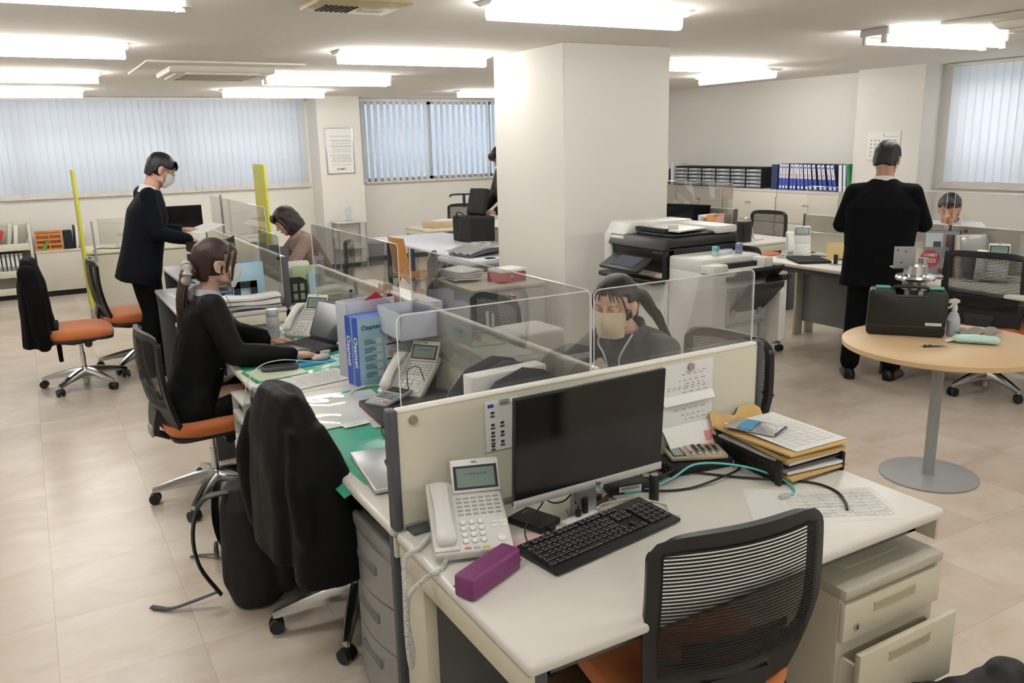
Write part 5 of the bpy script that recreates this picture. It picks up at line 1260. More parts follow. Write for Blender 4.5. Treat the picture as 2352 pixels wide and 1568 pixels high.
locks(hb, [([(.02, .06, .105), (.050, .078, .075), (.063, .070, .03), (.068, .062, -.02), (.066, .060, -.075)], .009), ([(-.01, .065, .105), (-.045, .080, .075), (-.062, .070, .02), (-.064, .064, -.05)], .009),
           ([(.04, .04, .10), (.074, .045, .06), (.079, .035, .01), (.077, .03, -.035)], .009), ([(0, .06, .108), (.012, .083, .085), (.02, .0885, .060)], .009)])
hb.obj('hair', B, ang=80)
pt = MB(hm); pt.tube([(-.0, -.015, 1.175), (.0, -.055, 1.165), (.012, -.085, 1.10), (.02, -.10, 1.0), (.02, -.115, .88), (.015, -.13, .74), (.012, -.135, .62)], lambda q: .036*(1-.72*q)+.004*sin(q*17), 12, sm=6)
for k in range(9): pt.tube([(.02*cos(k), -.045, 1.165), (.012+.03*cos(k*1.7), -.085+.015*sin(k*2.1), 1.08), (.02+.028*cos(k*1.7), -.11+.012*sin(k*2.1), .92), (.015+.018*cos(k*1.3), -.13+.01*sin(k), .74-.03*(k % 3)), (.012+.012*cos(k*1.3), -.135, .60-.03*(k % 4))], .0065, 6, sm=5)
po = pt.obj('ponytail', B, ang=80); po.location = (0, .040, -.018)
sc = MB(mat('grey_scrunchie', '#a5a19c', .8, bump=.6, bscale=150)); 
sc.tube([(.0+.044*cos(a*pi/8)*(1+.12*sin(a*2.6)), -.052+.022*sin(a*pi/8)*.4-.01, 1.165+.044*sin(a*pi/8)*(1+.12*cos(a*3.1))) for a in range(16)], lambda q: .021+.005*sin(q*70), 10, True, 3); so = sc.obj('scrunchie', B, ang=80); so.location = (0, .040, -.018)
mask(HB, B, mat('white_mask_cloth', '#d9d8d6', .85))
cl = MB(mat('grey_collar_lining', '#a9acb0', .8)); cl.loft([ring((0, .063, 1.01), .088, .075, (0, .15, 1), 28), ring((0, .065, 1.045), .074, .066, (0, .15, 1), 28), ring((0, .062, 1.07), .064, .060, (0, .15, 1), 28), ring((0, .062, 1.068), .060, .056, (0, .15, 1), 28), ring((0, .065, 1.03), .066, .06, (0, .15, 1), 28)], False); cl.obj('collar', B, ang=60)
zp = MB(M_greymark).tube([(0, .152, 1.02), (0, .175, .95), (0, .172, .85)], .002, 6).box(.158, .161, .06, .072, .80, .803).box(.158, .161, .06, .072, .70, .703); zp.obj('zip', B)

# ---------- standing man in the navy suit
M_navysuit = mat('navy_suit_cloth', '#0b0e16', .85, spec=.16, bump=.3, bscale=70); M_nvt = mat('black_trouser_cloth', '#08090c', .85, spec=.16, bump=.3, bscale=70)
JA = dict(hip=(0, -.03, .93), chest=(0, .055, 1.26), neck=(0, .105, 1.455), head=(0, .185, 1.575), hp=rad(-34),
          shl=(-.185, .05, 1.40), shr=(.185, .05, 1.40), ell=(-.22, .06, 1.12), elr=(.225, .08, 1.12), wrl=(-.14, .30, 1.10), wrr=(.17, .31, 1.05), hdr=(-.1, .8, -.8), hdl=(.1, 1, .0), hcr=.5, hnl=(-.3, 0, 1), hnr=(.8, .3, .4), htr=-1, htl=1,
          knl=(-.10, .04, .50), knr=(.10, .0, .50), anl=(-.11, .02, .09), anr=(.11, -.09, .09), lr=1.16, torso=((-.58, .200, .162), (-.3, .195, .158), (.15, .18, .148), (.55, .19, .145), (1.0, .205, .145)))
A, HA = make_person('standing man in a navy suit, glasses and a white mask, looking down over the desk', (.73, 6.95), rad(-90), JA, '#c59a84', '#111013', 'short', M_navysuit, M_nvt, 'w', 'open', True, False, .006, width=1.06, sleeve=.056)
hb = hair_cap(HA, A, hairmat('black_hair', '#121114'), 'short_fringe')
locks(hb, [([(.015*k, .055, .112), (.019*k, .082, .085), (.021*k, .089, .050)], .009) for k in (-3, -2, -1, 0, 1, 2, 3)])
hb.obj('hair', A, ang=80); mask(HA, A, mat('white_mask_cloth', '#d9d8d6', .85))
gl = MB(M_black, M_glass); gl.M = HA
for q in (-1, 1):
    gl.use(M_black).tube([(q*.033+.024*cos(a*pi/6), .100-.006*abs(cos(a*pi/6)), .006+.017*sin(a*pi/6)) for a in range(12)], .0014, 6, True, 2); gl.tube([(q*.057, .094, .012), (q*.080, .05, .012), (q*.084, -.01, .010)], .0014, 6)
gl.tube([(-.009, .1, .008), (0, .104, .012), (.009, .1, .008)], .0014, 6); gl.obj('glasses', A)
cm = MB(mat('white_shirt', '#dddcdc', .7)).loft([ring((0, .068, 1.405), .075, .070, (0, .3, 1), 28), ring((0, .083, 1.445), .070, .066, (0, .35, 1), 28), ring((0, .087, 1.463), .066, .064, (0, .35, 1), 28), ring((0, .083, 1.44), .060, .058, (0, .35, 1), 28)], False)
for s_, w in (('l', JA['wrl']), ('r', JA['wrr'])):
    e_ = Vector(JA['el'+s_]); w = Vector(w); d = (w-e_).normalized(); cm.cyl(e_+d*(w-e_).length*.86, w-d*.004, .034, .033, 18)
cm.obj('shirt', A, ang=60)
tag(paper('sheaf of white papers held by the standing man in the navy suit', (1.20, 7.04, 1.105), rad(30), .26, .20, 10, 31, t=.004, name='held_papers', cat='papers'), 'sheaf of white papers held by the standing man in the navy suit', 'papers'); bpy.data.objects['held_papers'].rotation_euler = (rad(4), rad(-12), rad(30))

# ---------- black-suited man seen from behind
JF = dict(hip=(0, -.02, .90), chest=(0, .0, 1.22), neck=(0, .03, 1.43), head=(.0, .09, 1.54), hp=rad(-32), hy=rad(-10),
          shl=(-.185, .0, 1.325), shr=(.185, .0, 1.325), ell=(-.262, .02, 1.10), elr=(.268, .04, 1.11), wrl=(-.12, .26, 1.10), wrr=(.13, .27, 1.12), hcl=.6, hcr=.6, htl=1, htr=-1,
          knl=(-.115, .0, .50), knr=(.115, .03, .50), anl=(-.135, -.02, .09), anr=(.14, .03, .09), fdl=(-.25, 1, 0), fdr=(.3, 1, 0), torso=((-.68, .235, .155), (-.35, .222, .15), (.1, .215, .145), (.55, .225, .145), (1.0, .24, .14)))
M_bsuit = mat('black_suit_cloth', '#07080c', .88, spec=.16, bump=.3, bscale=70)
Fp, HF = make_person('man in a black suit standing with his back to the viewer by the round table', (5.10, 3.72), rad(-58), JF, '#b98b76', '#141316', 'short', M_bsuit, M_nvt, None, 'open', True, False, .006, width=1.04, sleeve=.056)
hb = hair_cap(HF, Fp, hairmat('black_hair', '#121114'), 'short'); hb.obj('hair', Fp, ang=80)
MB(MATS['white_shirt']).loft([ring((0, .018, 1.385), .074, .070, (0, .2, 1), 28), ring((0, .025, 1.412), .070, .068, (0, .3, 1), 28), ring((0, .030, 1.423), .067, .065, (0, .3, 1), 28), ring((0, .03, 1.405), .062, .06, (0, .3, 1), 28)], False).obj('shirt_collar', Fp, ang=60)
for q in (-1, 1): mk = MB(MATS['white_mask_cloth']); mk.M = HF; mk.tube([(q*.07, .05, -.01), (q*.084, .0, .02), (q*.088, -.03, .0), (q*.08, -.01, -.035), (q*.068, .04, -.05)], .0016, 6); mk.obj('mask_loop', Fp)

# ---------- woman with the beige mask
M_grjk = mat('charcoal_work_jacket', '#3f4247', .7, bump=.3, bscale=60)
JE = dict(hip=(0, -.10, .575), chest=(0, .04, .835), neck=(0, .13, .955), head=(.0, .205, 1.075), hp=rad(-10), hy=rad(16), hs=.98,
          shl=(-.17, .09, .905), shr=(.17, .09, .905), ell=(-.27, .24, .775), elr=(.25, .26, .775), wrl=(-.16, .44, .755), wrr=(.10, .46, .755), htl=1, htr=-1,
          knl=(-.10, .35, .53), knr=(.10, .35, .53), anl=(-.10, .33, .10), anr=(.10, .36, .10), torso=((-.35, .18, .14), (-.1, .178, .13), (.3, .165, .12), (.65, .17, .12), (1.0, .18, .12)))
Ep, HE = make_person('seated woman with a beige mask and charcoal jacket behind the clear guard', (2.17, 2.64), rad(100), JE, '#d2a791', '#1d1513', 'pony', M_grjk, M_bk, 'beige', 'down', False, True, .0048)
hb = hair_cap(HE, Ep, hairmat('near_black_hair', '#1b1413'), 'pony')
locks(hb, [([(.003*k, .060, .114), (.0095*k, .086, .090), (.0135*k, .0925, .052)], .0045) for k in (-5, -3.6, -2.4, 1.8, 3, 4.4)]+[([(-.03, .05, .10), (-.066, .058, .055), (-.074, .048, .0), (-.074, .04, -.04)], .006), ([(.03, .05, .10), (.066, .058, .055), (.074, .048, .0), (.074, .04, -.04)], .006)])
hb.obj('hair', Ep, ang=80)
pt = MB(hairmat('near_black_hair', '#1b1413')); pt.tube([(-.005, .115, 1.12), (-.01, .05, 1.10), (-.02, -.01, 1.02), (-.03, -.07, .93), (-.035, -.13, .83), (-.04, -.16, .74)], lambda q: .026*(1-.6*q), 12, sm=6)
for k in range(7): pt.tube([(-.005, .10, 1.12), (-.02+.02*cos(k*1.7), .0+.015*sin(k*2.1), 1.03), (-.03+.018*cos(k*1.3), -.075+.01*sin(k), .92), (-.04+.02*cos(k*1.3), -.165, .75-.02*(k % 3))], .006, 6, sm=5)
pt.obj('ponytail', Ep, ang=80)
mask(HE, Ep, mat('beige_mask_cloth', '#c6b99e', .85))
pp = MB(mat('pale_piping', '#b4b8bc', .6))
pp.tube([(-.085, .195, .975), (-.075, .235, .92), (-.05, .235, .87), (-.04, .215, .80)], .004, 6).tube([(.085, .185, .975), (.075, .225, .92), (.03, .238, .88), (.02, .22, .80)], .004, 6); pp.obj('piping', Ep)
cl = MB(M_grjk, mat('grey_collar_lining', '#a9acb0', .8)); cl.loft([ring((0, .118, .925), .086, .072, (0, .5, 1), 28), ring((0, .13, .965), .078, .070, (0, .5, 1), 28), ring((0, .135, .99), .072, .066, (0, .5, 1), 28), ring((0, .135, .96), .062, .056, (0, .5, 1), 28)], False); cl.obj('collar', Ep, ang=60)

# ---------- woman in the ribbed sweater
M_sw = mat('brown_ribbed_knit', '#8b7568', .9, sheen=.2); nt = M_sw.node_tree; _b = nt.nodes['Principled BSDF']
_w = nt.nodes.new('ShaderNodeTexWave'); _w.inputs['Scale'].default_value = 28; _w.inputs['Distortion'].default_value = .6; _t = nt.nodes.new('ShaderNodeTexCoord'); _bp = nt.nodes.new('ShaderNodeBump'); _bp.inputs['Distance'].default_value = .004; _bp.inputs['Strength'].default_value = .8
nt.links.new(_t.outputs['Object'], _w.inputs['Vector']); nt.links.new(_w.outputs['Fac'], _bp.inputs['Height']); nt.links.new(_bp.outputs['Normal'], _b.inputs['Normal'])
JC = dict(hip=(0, -.08, .56), chest=(0, .06, .85), neck=(0, .15, .985), head=(.0, .225, 1.10), hp=rad(-34), hs=.97,
          shl=(-.16, .10, .93), shr=(.16, .10, .93), ell=(-.22, .24, .76), elr=(.22, .24, .76), wrl=(-.10, .42, .75), wrr=(.10, .42, .75), htl=1, htr=-1, knl=(-.1, .35, .5), knr=(.1, .35, .5), anl=(-.1, .33, .1), anr=(.1, .33, .1), top_name='sweater',
          torso=((-.3, .17, .13), (-.1, .17, .125), (.3, .155, .115), (.65, .16, .115), (1.0, .172, .118)))
Cp, HC = make_person('seated woman with a short dark bob and a ribbed brown sweater, head bent down', (2.14, 7.25), rad(88), JC, '#c9a08a', '#231816', 'bob', M_sw, M_bk, None, 'down', False, True, .007, .002)
hb = hair_cap(HC, Cp, hairmat('bob_dark_hair', '#241917'), 'bob')
locks(hb, [([(q*.05, .05, .10), (q*.085, .05, .04), (q*.092, .045, -.04), (q*.088, .052, -.12)], .014) for q in (-1, 1)]+[([(.012*k, .065, .112), (.016*k, .092, .085), (.018*k, .098, .045)], .011) for k in (-3, -2, -1, 0, 1, 2, 3)])
hb.obj('hair', Cp, ang=80)

# ---------- seated man in the white shirt
M_shirt = mat('lilac_white_shirt', '#d3d2dc', .75)
JG = dict(hip=(0, -.10, .575), chest=(0, .06, .86), neck=(0, .14, 1.0), head=(.0, .215, 1.105), hp=rad(-20), hy=rad(4),
          shl=(-.20, .08, .945), shr=(.20, .08, .945), ell=(-.27, .25, .775), elr=(.25, .26, .775), wrl=(-.10, .36, .90), wrr=(.08, .42, .76), hdl=(.35, -.35, .8), hnl=(-.3, 1, .3), hcl=.9, htl=1, htr=-1, knl=(-.1, .35, .5), knr=(.1, .35, .5), anl=(-.1, .33, .1), anr=(.1, .33, .1), top_name='shirt',
          torso=((-.3, .19, .14), (-.1, .19, .135), (.3, .18, .13), (.65, .19, .13), (1.0, .205, .13)))
Gp, HG = make_person('seated man in a white shirt resting his chin on his hand behind the far divider', (6.70, 4.20), rad(112), JG, '#c4937c', '#161416', 'short', M_shirt, M_nvt, None, 'down', False, False, .006, .003)
hb = hair_cap(HG, Gp, hairmat('black_hair', '#121114'), 'short_fringe')
locks(hb, [([(.016*k, .060, .112), (.020*k, .088, .090), (.028*k, .090, .062)], .010) for k in (-2, -1, 0, 1, 2)]); hb.obj('hair', Gp, ang=80)
MB(M_shirt).loft([ring((0, .125, .965), .082, .072, (0, .5, 1), 28), ring((0, .145, 1.005), .072, .066, (0, .5, 1), 28), ring((0, .15, 1.02), .068, .062, (0, .5, 1), 28), ring((0, .145, .99), .06, .055, (0, .5, 1), 28)], False).obj('shirt_collar', Gp, ang=60)

# ---------- man with the bag, half behind the pillar
JD = dict(JA); JD.update(head=(0, .165, 1.56), hp=rad(-38), ell=(-.24, .10, 1.12), elr=(.24, .12, 1.12), wrl=(-.15, .33, .99), wrr=(.13, .34, .99), hcl=1.0, hcr=1.0)
Dp, HD_ = make_person('man in a black coat packing a bag, half hidden behind the white pillar', (4.72, 8.12), rad(92), JD, '#c59a84', '#111013', 'short', mat('black_down_coat', '#0a0b0d', .6, bump=.3, bscale=50), M_nvt, None, 'down', True, False, .007, .007, sleeve=.062)
hb = hair_cap(HD_, Dp, hairmat('black_hair', '#121114'), 'short_fringe')
locks(hb, [([(.018*k, .065, .112), (.022*k, .094, .085), (.024*k, .106, .040)], .013) for k in (-2, -1, 0, 1, 2)]); hb.obj('hair', Dp, ang=80)

# ================================================================== GARMENTS OVER CHAIRS, BAGS
def draped(label, loc, rz, m, w=.27, top=.965, hem=.30, depth=.10, name='jacket_on_chair', cat='jacket', seed=1, flare=.04, sleeves=True, skew=.0, lean=.0, extra=None):
    """coat hung over a chair back; local +y = chair front"""
    t = thing(name, label, cat, (loc[0], loc[1], 0), rz); r = random.Random(seed)
    c = MB(); H_ = top-hem; rg = []
    for k in range(12):
        q = k/11; z = top-H_*q; ww = w*(.72+.28*min(1, q*5)**.7)+flare*q; dd = depth*(.55+.45*min(1, q*4))+.02*q
        zz = z-.03*(abs(1)) if k == 0 else z
        row = []
        for i in range(48):
            a = 2*pi*i/48; ca, sa = cos(a), sin(a)
            fold = 1+(.10*q*sin(a*5+seed)+.07*q*sin(a*9+seed*2))
            row.append((ca*ww*abs(ca)**-.25*fold if abs(ca) > .02 else ca*ww, sa*dd*fold-.0-lean*q, z-(.045*(abs(ca)**3) if k < 3 else 0)-skew*ca*q))
        rg.append(row)
    rg.insert(0, [(p[0]*.75, p[1]*.45, top+.018-.04*abs(p[0]/w)**3) for p in rg[0]])
    c.loft(rg)
    if extra: extra(c)
    body = remeshed(c, 'garment', m, .009, 3, .006, 9, parent=t)
    if sleeves:
        for q in (-1, 1):
            s_ = MB(); chain(s_, [(q*(w*.93), -.01, top-.08), (q*(w*1.0), .02, top-.28), (q*(w*.96), .035-.02*q, top-.50), (q*(w*.9), .03, top-.60)], [.062, .06, .055, .05], 16)
            remeshed(s_, 'sleeve', m, .009, 3, .006, 9, parent=t)
    return t
M_coat = mat('black_nylon_coat', '#0a0b0d', .6, spec=.16, bump=.3, bscale=60); M_blz = mat('black_wool_blazer', '#07080a', .85, spec=.16, bump=.3, bscale=90)
def _coat_extra(c):
    c.loft([ring((x, y, z_), rx, ry, (0, 0, 1)) for x, y, z_, rx, ry in ((.16, .0, .88, .05, .06), (.175, .02, .78, .075, .085), (.19, .045, .64, .085, .11), (.20, .05, .48, .09, .13), (.205, .045, .37, .085, .125))])
    chain(c, [(.175, -.015, .84), (.215, -.045, .70), (.23, -.04, .56), (.225, -.02, .47)], [.040, .046, .043, .038], 16)
    chain(c, [(-.175, -.03, .84), (-.21, -.06, .70), (-.215, -.06, .56), (-.21, -.05, .45)], [.040, .046, .043, .038], 16)
ct = draped('long black zipped coat thrown over the chair beside the green mat', (.625, 2.60), rad(-84), M_coat, .225, .965, .42, .085, seed=3, flare=.03, name='coat_on_chair', cat='coat', sleeves=False, extra=_coat_extra)
MB(M_greymark).tube([(.285, .10, .52), (.295, .12, .45), (.292, .12, .40), (.28, .10, .37)], .0035, 6).obj('zip', ct)
bz = draped('black blazer hanging over the back of the lone chair', (-.06, 6.87), rad(-92), M_blz, .225, .985, .36, .085, seed=7, flare=.0, name='blazer_on_chair', cat='blazer')
MB(M_blz).prism([(-.16, .50), (.10, .48), (.06, .30), (-.02, .20), (-.10, .31)], .10, .13, 'y', .006).obj('front_flap', bz)
# backpack on the floor
t = thing('backpack', 'black backpack with loose straps on the floor between the two chairs', 'backpack', (.60, 3.10, 0), rad(60))
c = MB(); c.loft([ring((0, 0, .01), .15, .10, (0, 0, 1)), ring((0, 0, .10), .17, .13, (0, 0, 1)), ring((0, .01, .26), .16, .115, (0, 0, 1)), ring((0, .03, .40), .13, .085, (0, 0, 1)), ring((0, .05, .47), .08, .05, (0, 0, 1))]); c.box(-.12, .12, -.16, -.06, .05, .24, .03)
remeshed(c, 'bag_body', M_blackm, .008, 4, .006, 12, parent=t)
for q in (-1, 1):
    MB(M_black).tube([(q*.06, .06, .46), (q*.10, .16, .44), (q*.12, .20, .32), (q*.12, .19, .18), (q*.12, .12, .06)], .022, 8, flat=.35).obj('shoulder_strap', t)
MB(M_black).tube([(.12, .16, .10), (.18, .24, .06), (.24, .26, .10), (.28, .28, .02), (.36, .31, .008)], .008, 6, flat=.3).tube([(.28, .28, .02), (.30, .35, .01), (.29, .40, .008)], .010, 6, flat=.2).tube([(-.10, .14, .06), (-.12, .24, .03), (-.13, .32, .01), (-.11, .40, .008)], .013, 6, flat=.3).obj('loose_strap', t)
t = thing('shoulder_bag', 'black soft bag on the floor beside the ivory pedestal at the picture edge', 'bag', (1.98, 1.06, 0), rad(-15))
c = MB(); c.loft([ring((0, 0, .01), .19, .10, (0, 0, 1)), ring((0, 0, .12), .20, .12, (0, 0, 1)), ring((0, .0, .24), .17, .10, (0, 0, 1)), ring((.02, .0, .31), .12, .05, (0, 0, 1))]); c.ell((.12, 0, .28), .07, .06, .07); c.ell((-.1, .03, .24), .09, .07, .06)
remeshed(c, 'bag_body', mat('black_bag_cloth', '#141417', .55, bump=.3, bscale=60), .008, 3, .010, 12, parent=t)
MB(M_chrome).box(-.15, -.135, -.11, -.105, .22, .225).cyl((.17, -.08, .26), (.17, -.086, .26), .007).obj('buckle', t)
# ================================================================== COPIER WITH FINISHER
t = thing('copier', 'large white and black office copier beside the pillar', 'copier', (3.50, 4.08, 0))
pw = M_printerw
MB(pw).box(0, .60, .0, .66, .04, .86, .01).obj('lower_body', t)
for z0, z1 in ((.10, .27), (.28, .45), (.46, .66)): MB(pw, mat('machine_seam', '#8f8f8c', .5)).box(-.008, .01, .02, .60, z0, z1, .004).use(MATS['machine_seam']).box(-.0085, -.004, .2, .42, z1-.03, z1-.015).obj('paper_drawer', t)
MB(M_black).box(-.10, .58, .02, .62, .80, .835, .01).obj('output_tray', t)
MB(M_black).box(.05, .60, .01, .60, .83, .96).box(-.02, .05, .0, .03, .83, 1.02).box(.0, .60, .0, .60, .94, 1.05, .012).obj('inner_housing', t)
MB(pw).prism([(.0, .60), (.0, .66), (.60, .66), (.60, .60)], .60, 1.06, 'z').obj('side_column', t)
MB(pw).box(-.02, .60, .58, .665, .80, 1.10, .02).obj('end_column', t)
MB(M_black).prism([(-.035, 1.02), (.60, 1.02), (.60, 1.095), (.0, 1.095)], .0, .60, 'y', .01).box(.06, .55, .03, .4, 1.095, 1.115, .006).obj('scanner_bed', t)
MB(pw).prism([(-.02, 1.06), (.60, 1.08), (.60, 1.16), (.05, 1.17)], .44, .67, 'y', .012).box(.42, .60, .0, .45, 1.10, 1.15, .012).prism([(.10, .02), (.40, .08), (.40, .50), (.10, .50)], 1.128, 1.14, 'z', .004).obj('document_feeder', t)
MB(pw, M_black).box(.13, .19, .12, .16, 1.14, 1.17, .004).box(.13, .19, .36, .40, 1.14, 1.17, .004).use(M_black).box(.07, .11, .12, .42, 1.12, 1.145).obj('feeder_guides', t)
m = MB(M_black, mat('panel_display', '#26304a', .1)); m.M = Matrix.Translation((-.03, .28, .965)) @ Matrix.Rotation(rad(-28), 4, 'Y')
m.box(-.17, .0, -.19, .22, -.015, .012, .01).use(MATS['panel_display']).box(-.14, -.03, -.12, .12, .012, .0145).use(M_blue).box(-.145, -.14, .16, .18, .012, .0145); m.obj('control_panel', t)
text_mesh('ApeosC7070', .02, M_greymark, 'model_mark', t, frame((-.0005, .10, 1.0), (0, -1, 0), (0, 0, 1)))
MB(M_orange).box(-.02, .05, .06, .20, .836, .842, .002).obj('orange_stopper', t)
t = thing('finisher', 'white finishing unit with black output trays attached to the copier', 'copier finisher', (3.50, 3.66, 0))
MB(pw).box(0, .50, .0, .41, .05, .93, .015).box(0, .50, .10, .41, .90, .995, .015).box(0, .12, .0, .12, .90, .97, .01).box(.42, .50, .0, .2, .90, .985, .01).obj('cabinet_body', t)
MB(MATS['machine_seam']).box(-.001, .003, .0, .41, .40, .403).box(.0, .5, -.001, .003, .40, .403).obj('panel_seam', t)
MB(M_black).box(.12, .44, .06, .12, .90, .96).obj('exit_slot', t)
MB(M_black).prism([(.10, .885), (-.06, .90), (-.09, .935), (-.12, .955), (-.12, .93), (-.06, .87), (.10, .85)], .10, .47, 'x', .004).obj('upper_tray', t)
MB(M_black).prism([(.0, .70), (-.08, .78), (-.15, .865), (-.17, .865), (-.17, .83), (-.08, .74), (.0, .66)], .14, .42, 'x', .004).prism([(-.02, .87), (-.15, .90), (-.15, .865), (-.02, .82)], .42, .50, 'x', .004).obj('lower_tray', t)
MB(mat('grey_recess', '#a6a8a8', .5)).box(.11, .43, -.006, .0, .12, .82).use(M_greymark).box(.12, .42, -.02, -.004, .58, .60, .004).use(MATS['machine_seam']).box(.38, .40, -.01, -.004, .12, .58).obj('tray_rail', t)
MB(pw).prism([(.02, .42), (-.12, .48), (-.12, .78), (-.08, .82), (.02, .70)], .44, .50, 'x', .004).obj('side_wing', t)
MB(M_greymark).prism([(.0, .62), (-.02, .66), (-.05, .80), (-.03, .80), (.0, .70)], .14, .17, 'x').prism([(.0, .62), (-.02, .66), (-.05, .80), (-.03, .80), (.0, .70)], .36, .39, 'x').obj('paper_guides', t)
MB(M_black).box(.44, .46, -.10, .0, .10, .118, .004).obj('floor_stop', t)
for x in (.06, .44): MB(M_black).cyl((x-.012, .05, .025), (x+.012, .05, .025), .025).box(x-.012, x+.012, .03, .07, .025, .055).obj('caster', t)
for l, x, m_, h in (('teal-topped glue bottle on the copier finisher', 3.70, mat('teal_plastic', '#5fb3ab', .4), .05), ('clear plastic cup on the copier finisher', 3.90, M_bluefile, .055)):
    o = MB(m_ if 'clear' in l else M_frost).box(-.015, .015, -.02, .02, 0, h*.6, .004).use(m_).box(-.015, .015, -.02, .02, h*.6, h+.01, .004).obj('stationery_pot'); tag(o, l, 'stationery'); o.location = (x, 3.86, .9955)
o = MB(M_paper, M_blue).box(-.05, .05, -.025, .025, 0, .03, .002).use(M_blue).box(-.048, .048, -.024, .024, .03, .0305).obj('staple_box'); tag(o, 'flat white and blue box on the copier finisher', 'box'); o.location = (3.81, 3.90, .9955)
# ================================================================== ROUND TABLE
TC = (3.86, 2.40)
t = thing('round_table', 'round pale wood table on a grey disc foot', 'table', (TC[0], TC[1], 0))
M_beech = mat('pale_beech', '#e0d7ce', .4, var=.05, vscale=6); M_band = mat('beech_edge_band', '#d2b48c', .45)
MB(M_beech).lathe([(0, .676), (.475, .676), (.4755, .70), (0, .70)], n=72).obj('tabletop', t); MB(M_band).lathe([(.4765, .675), (.4785, .677), (.4785, .699), (.4765, .7005)], n=72).obj('edge_band', t)
MB(M_greymetal).cyl((-.03, 0, .01), (-.03, 0, .66), .028, n=28).obj('pole', t); MB(M_greymetal).lathe([(.230, 0), (.235, .003), (.235, .008), (.225, .011), (.04, .013)], (-.03, 0, 0), n=60).obj('foot_plate', t)
for q in (-1, 1): MB(M_greymetal).tube([(-.03, q*.03, .63), (-.03, q*.10, .635), (-.03, q*.12, .655), (-.03, q*.12, .675)], .004, 6).obj('support_bracket', t)
# tool case standing on the table
t = thing('tool_case', 'black plastic tool case with green latches standing on the round table', 'tool case', (3.862, 2.63, .70), rad(-51))
M_case = mat('black_case_plastic', '#1a1b1b', .45, bump=.3, bscale=400)
MB(M_case).prism([(-.185, .012), (-.17, 0), (.17, 0), (.185, .012), (.19, .20), (.18, .235), (.10, .24), (.09, .20), (-.05, .20), (-.06, .24), (-.17, .24), (-.18, .225)], -.05, .05, 'y', .008).box(-.18, .18, -.053, .053, .045, .055, .004).obj('shell', t)
MB(M_black).tube([(-.07, 0, .225), (-.055, 0, .25), (.085, 0, .25), (.10, 0, .225)], .009, 8, sm=2).obj('handle', t)
for x in (-.15, .10): MB(mat('green_latch', '#2f8a68', .5)).box(x, x+.07, -.03, .03, .24, .25, .003).obj('latch', t)
MB(M_paper, M_inkd).box(.09, .165, -.0585, -.0575, .062, .077).obj('name_label', t)
text_mesh('TRUSCO KIT', .011, M_greymark, 'label_text', t, frame((.1275, -.0588, .0695), (1, 0, 0), (0, 0, 1)))
t = thing('steel_chamber', 'polished steel flanged fitting behind the black tool case', 'steel fitting', (4.02, 2.70, .70), rad(-40)); t.scale = (1.12, 1.12, 1.28)
MB(M_steel).lathe([(.04, 0), (.04, .16), (.055, .165), (.055, .20), (.085, .205), (.09, .215), (.085, .225), (.055, .23), (.05, .265), (.02, .27)], n=36).obj('body', t)
MB(M_steel).cyl((-.02, .02, .26), (-.02, .02, .30), .017).obj('port', t); MB(M_steel).cyl((.03, .0, .26), (.03, 0, .295), .02).obj('port', t); MB(M_steel).cyl((.085, 0, .215), (.12, -.01, .215), .009).obj('side_port', t)
MB(M_greymetal).box(-.11, -.015, -.03, -.025, .255, .345, .001).box(-.11, -.015, -.03, .03, .255, .259).obj('bracket', t)
mm_ = MB(M_blackm)
for x, z_ in ((-.095, .33), (-.06, .325), (-.075, .28)): mm_.cyl((x, -.0305, z_), (x, -.031, z_), .0035, n=10)
mm_.obj('bracket_hole', t)
t = thing('spray_bottle', 'clear spray bottle with a white trigger on the round table', 'spray bottle', (4.035, 2.475, .70), rad(-40))
MB(M_frost).lathe([(.028, 0), (.031, .004), (.031, .075), (.029, .09), (.020, .115), (.011, .125), (.011, .135)], n=28).obj('bottle', t); MB(M_paper).lathe([(.0302, .006), (.0302, .078)], n=28).obj('white_liquid', t)
MB(M_phone).lathe([(.0145, .128), (.0145, .150), (.011, .155), (.010, .165)], n=20).prism([(-.035, .168), (-.03, .185), (.0, .192), (.02, .185), (.022, .172), (.0, .162), (-.02, .168)], -.008, .008, 'y', .002).prism([(-.012, .168), (-.022, .150), (-.036, .142), (-.034, .138), (-.018, .145), (-.006, .165)], -.005, .005, 'y').obj('trigger_head', t)
t = thing('wet_wipes', 'pale green packet of wipes lying on the round table', 'wipes', (3.965, 2.305, .70), rad(-55))
c = MB(); c.ell((0, 0, .022), .11, .042, .022, 24, 12); c.box(-.10, .10, -.038, .038, .004, .036, .012); remeshed(c, 'packet', mat('mint_packet', '#c3e4d8', .35, var=.05, vscale=60), .004, 4, .002, 30, parent=t)
MB(M_paper).grid(lambda a, b: (-.135+a*.035, (b-.5)*.075*(1-.3*a*0), .004+.014*a), 4, 4, .002).obj('end_seal', t)
text_mesh('Paper Towel Single Soft', .011, mat('teal_print', '#2f9aa4', .5), 'packet_text', t, frame((-.01, -.0425, .014), (1, 0, 0), (0, .1, 1)))
t = thing('plastic_wrapper', 'crumpled clear and white wrapper behind the wipes', 'wrapper', (4.12, 2.40, .70), rad(-30))
MB(M_clearbag).grid(lambda a, b: ((a-.5)*.22, (b-.5)*.12, .012+.018*abs(sin(a*9+b*4))+.01*sin(b*11)), 30, 16, .001).obj('film', t)
o = MB(M_paper).grid(lambda a, b: ((a-.5)*.17, (b-.5)*.08, .002+.012*a), 8, 4, -.001).obj('folded_sheet'); tag(o, 'white folded sheet behind the spray bottle', 'paper'); place(o, (4.12, 2.56, .70), rad(-35))
t = thing('small_charm', 'tiny dark pair of knobs in clear film on the round table', 'small parts', (3.725, 2.385, .70), rad(-25))
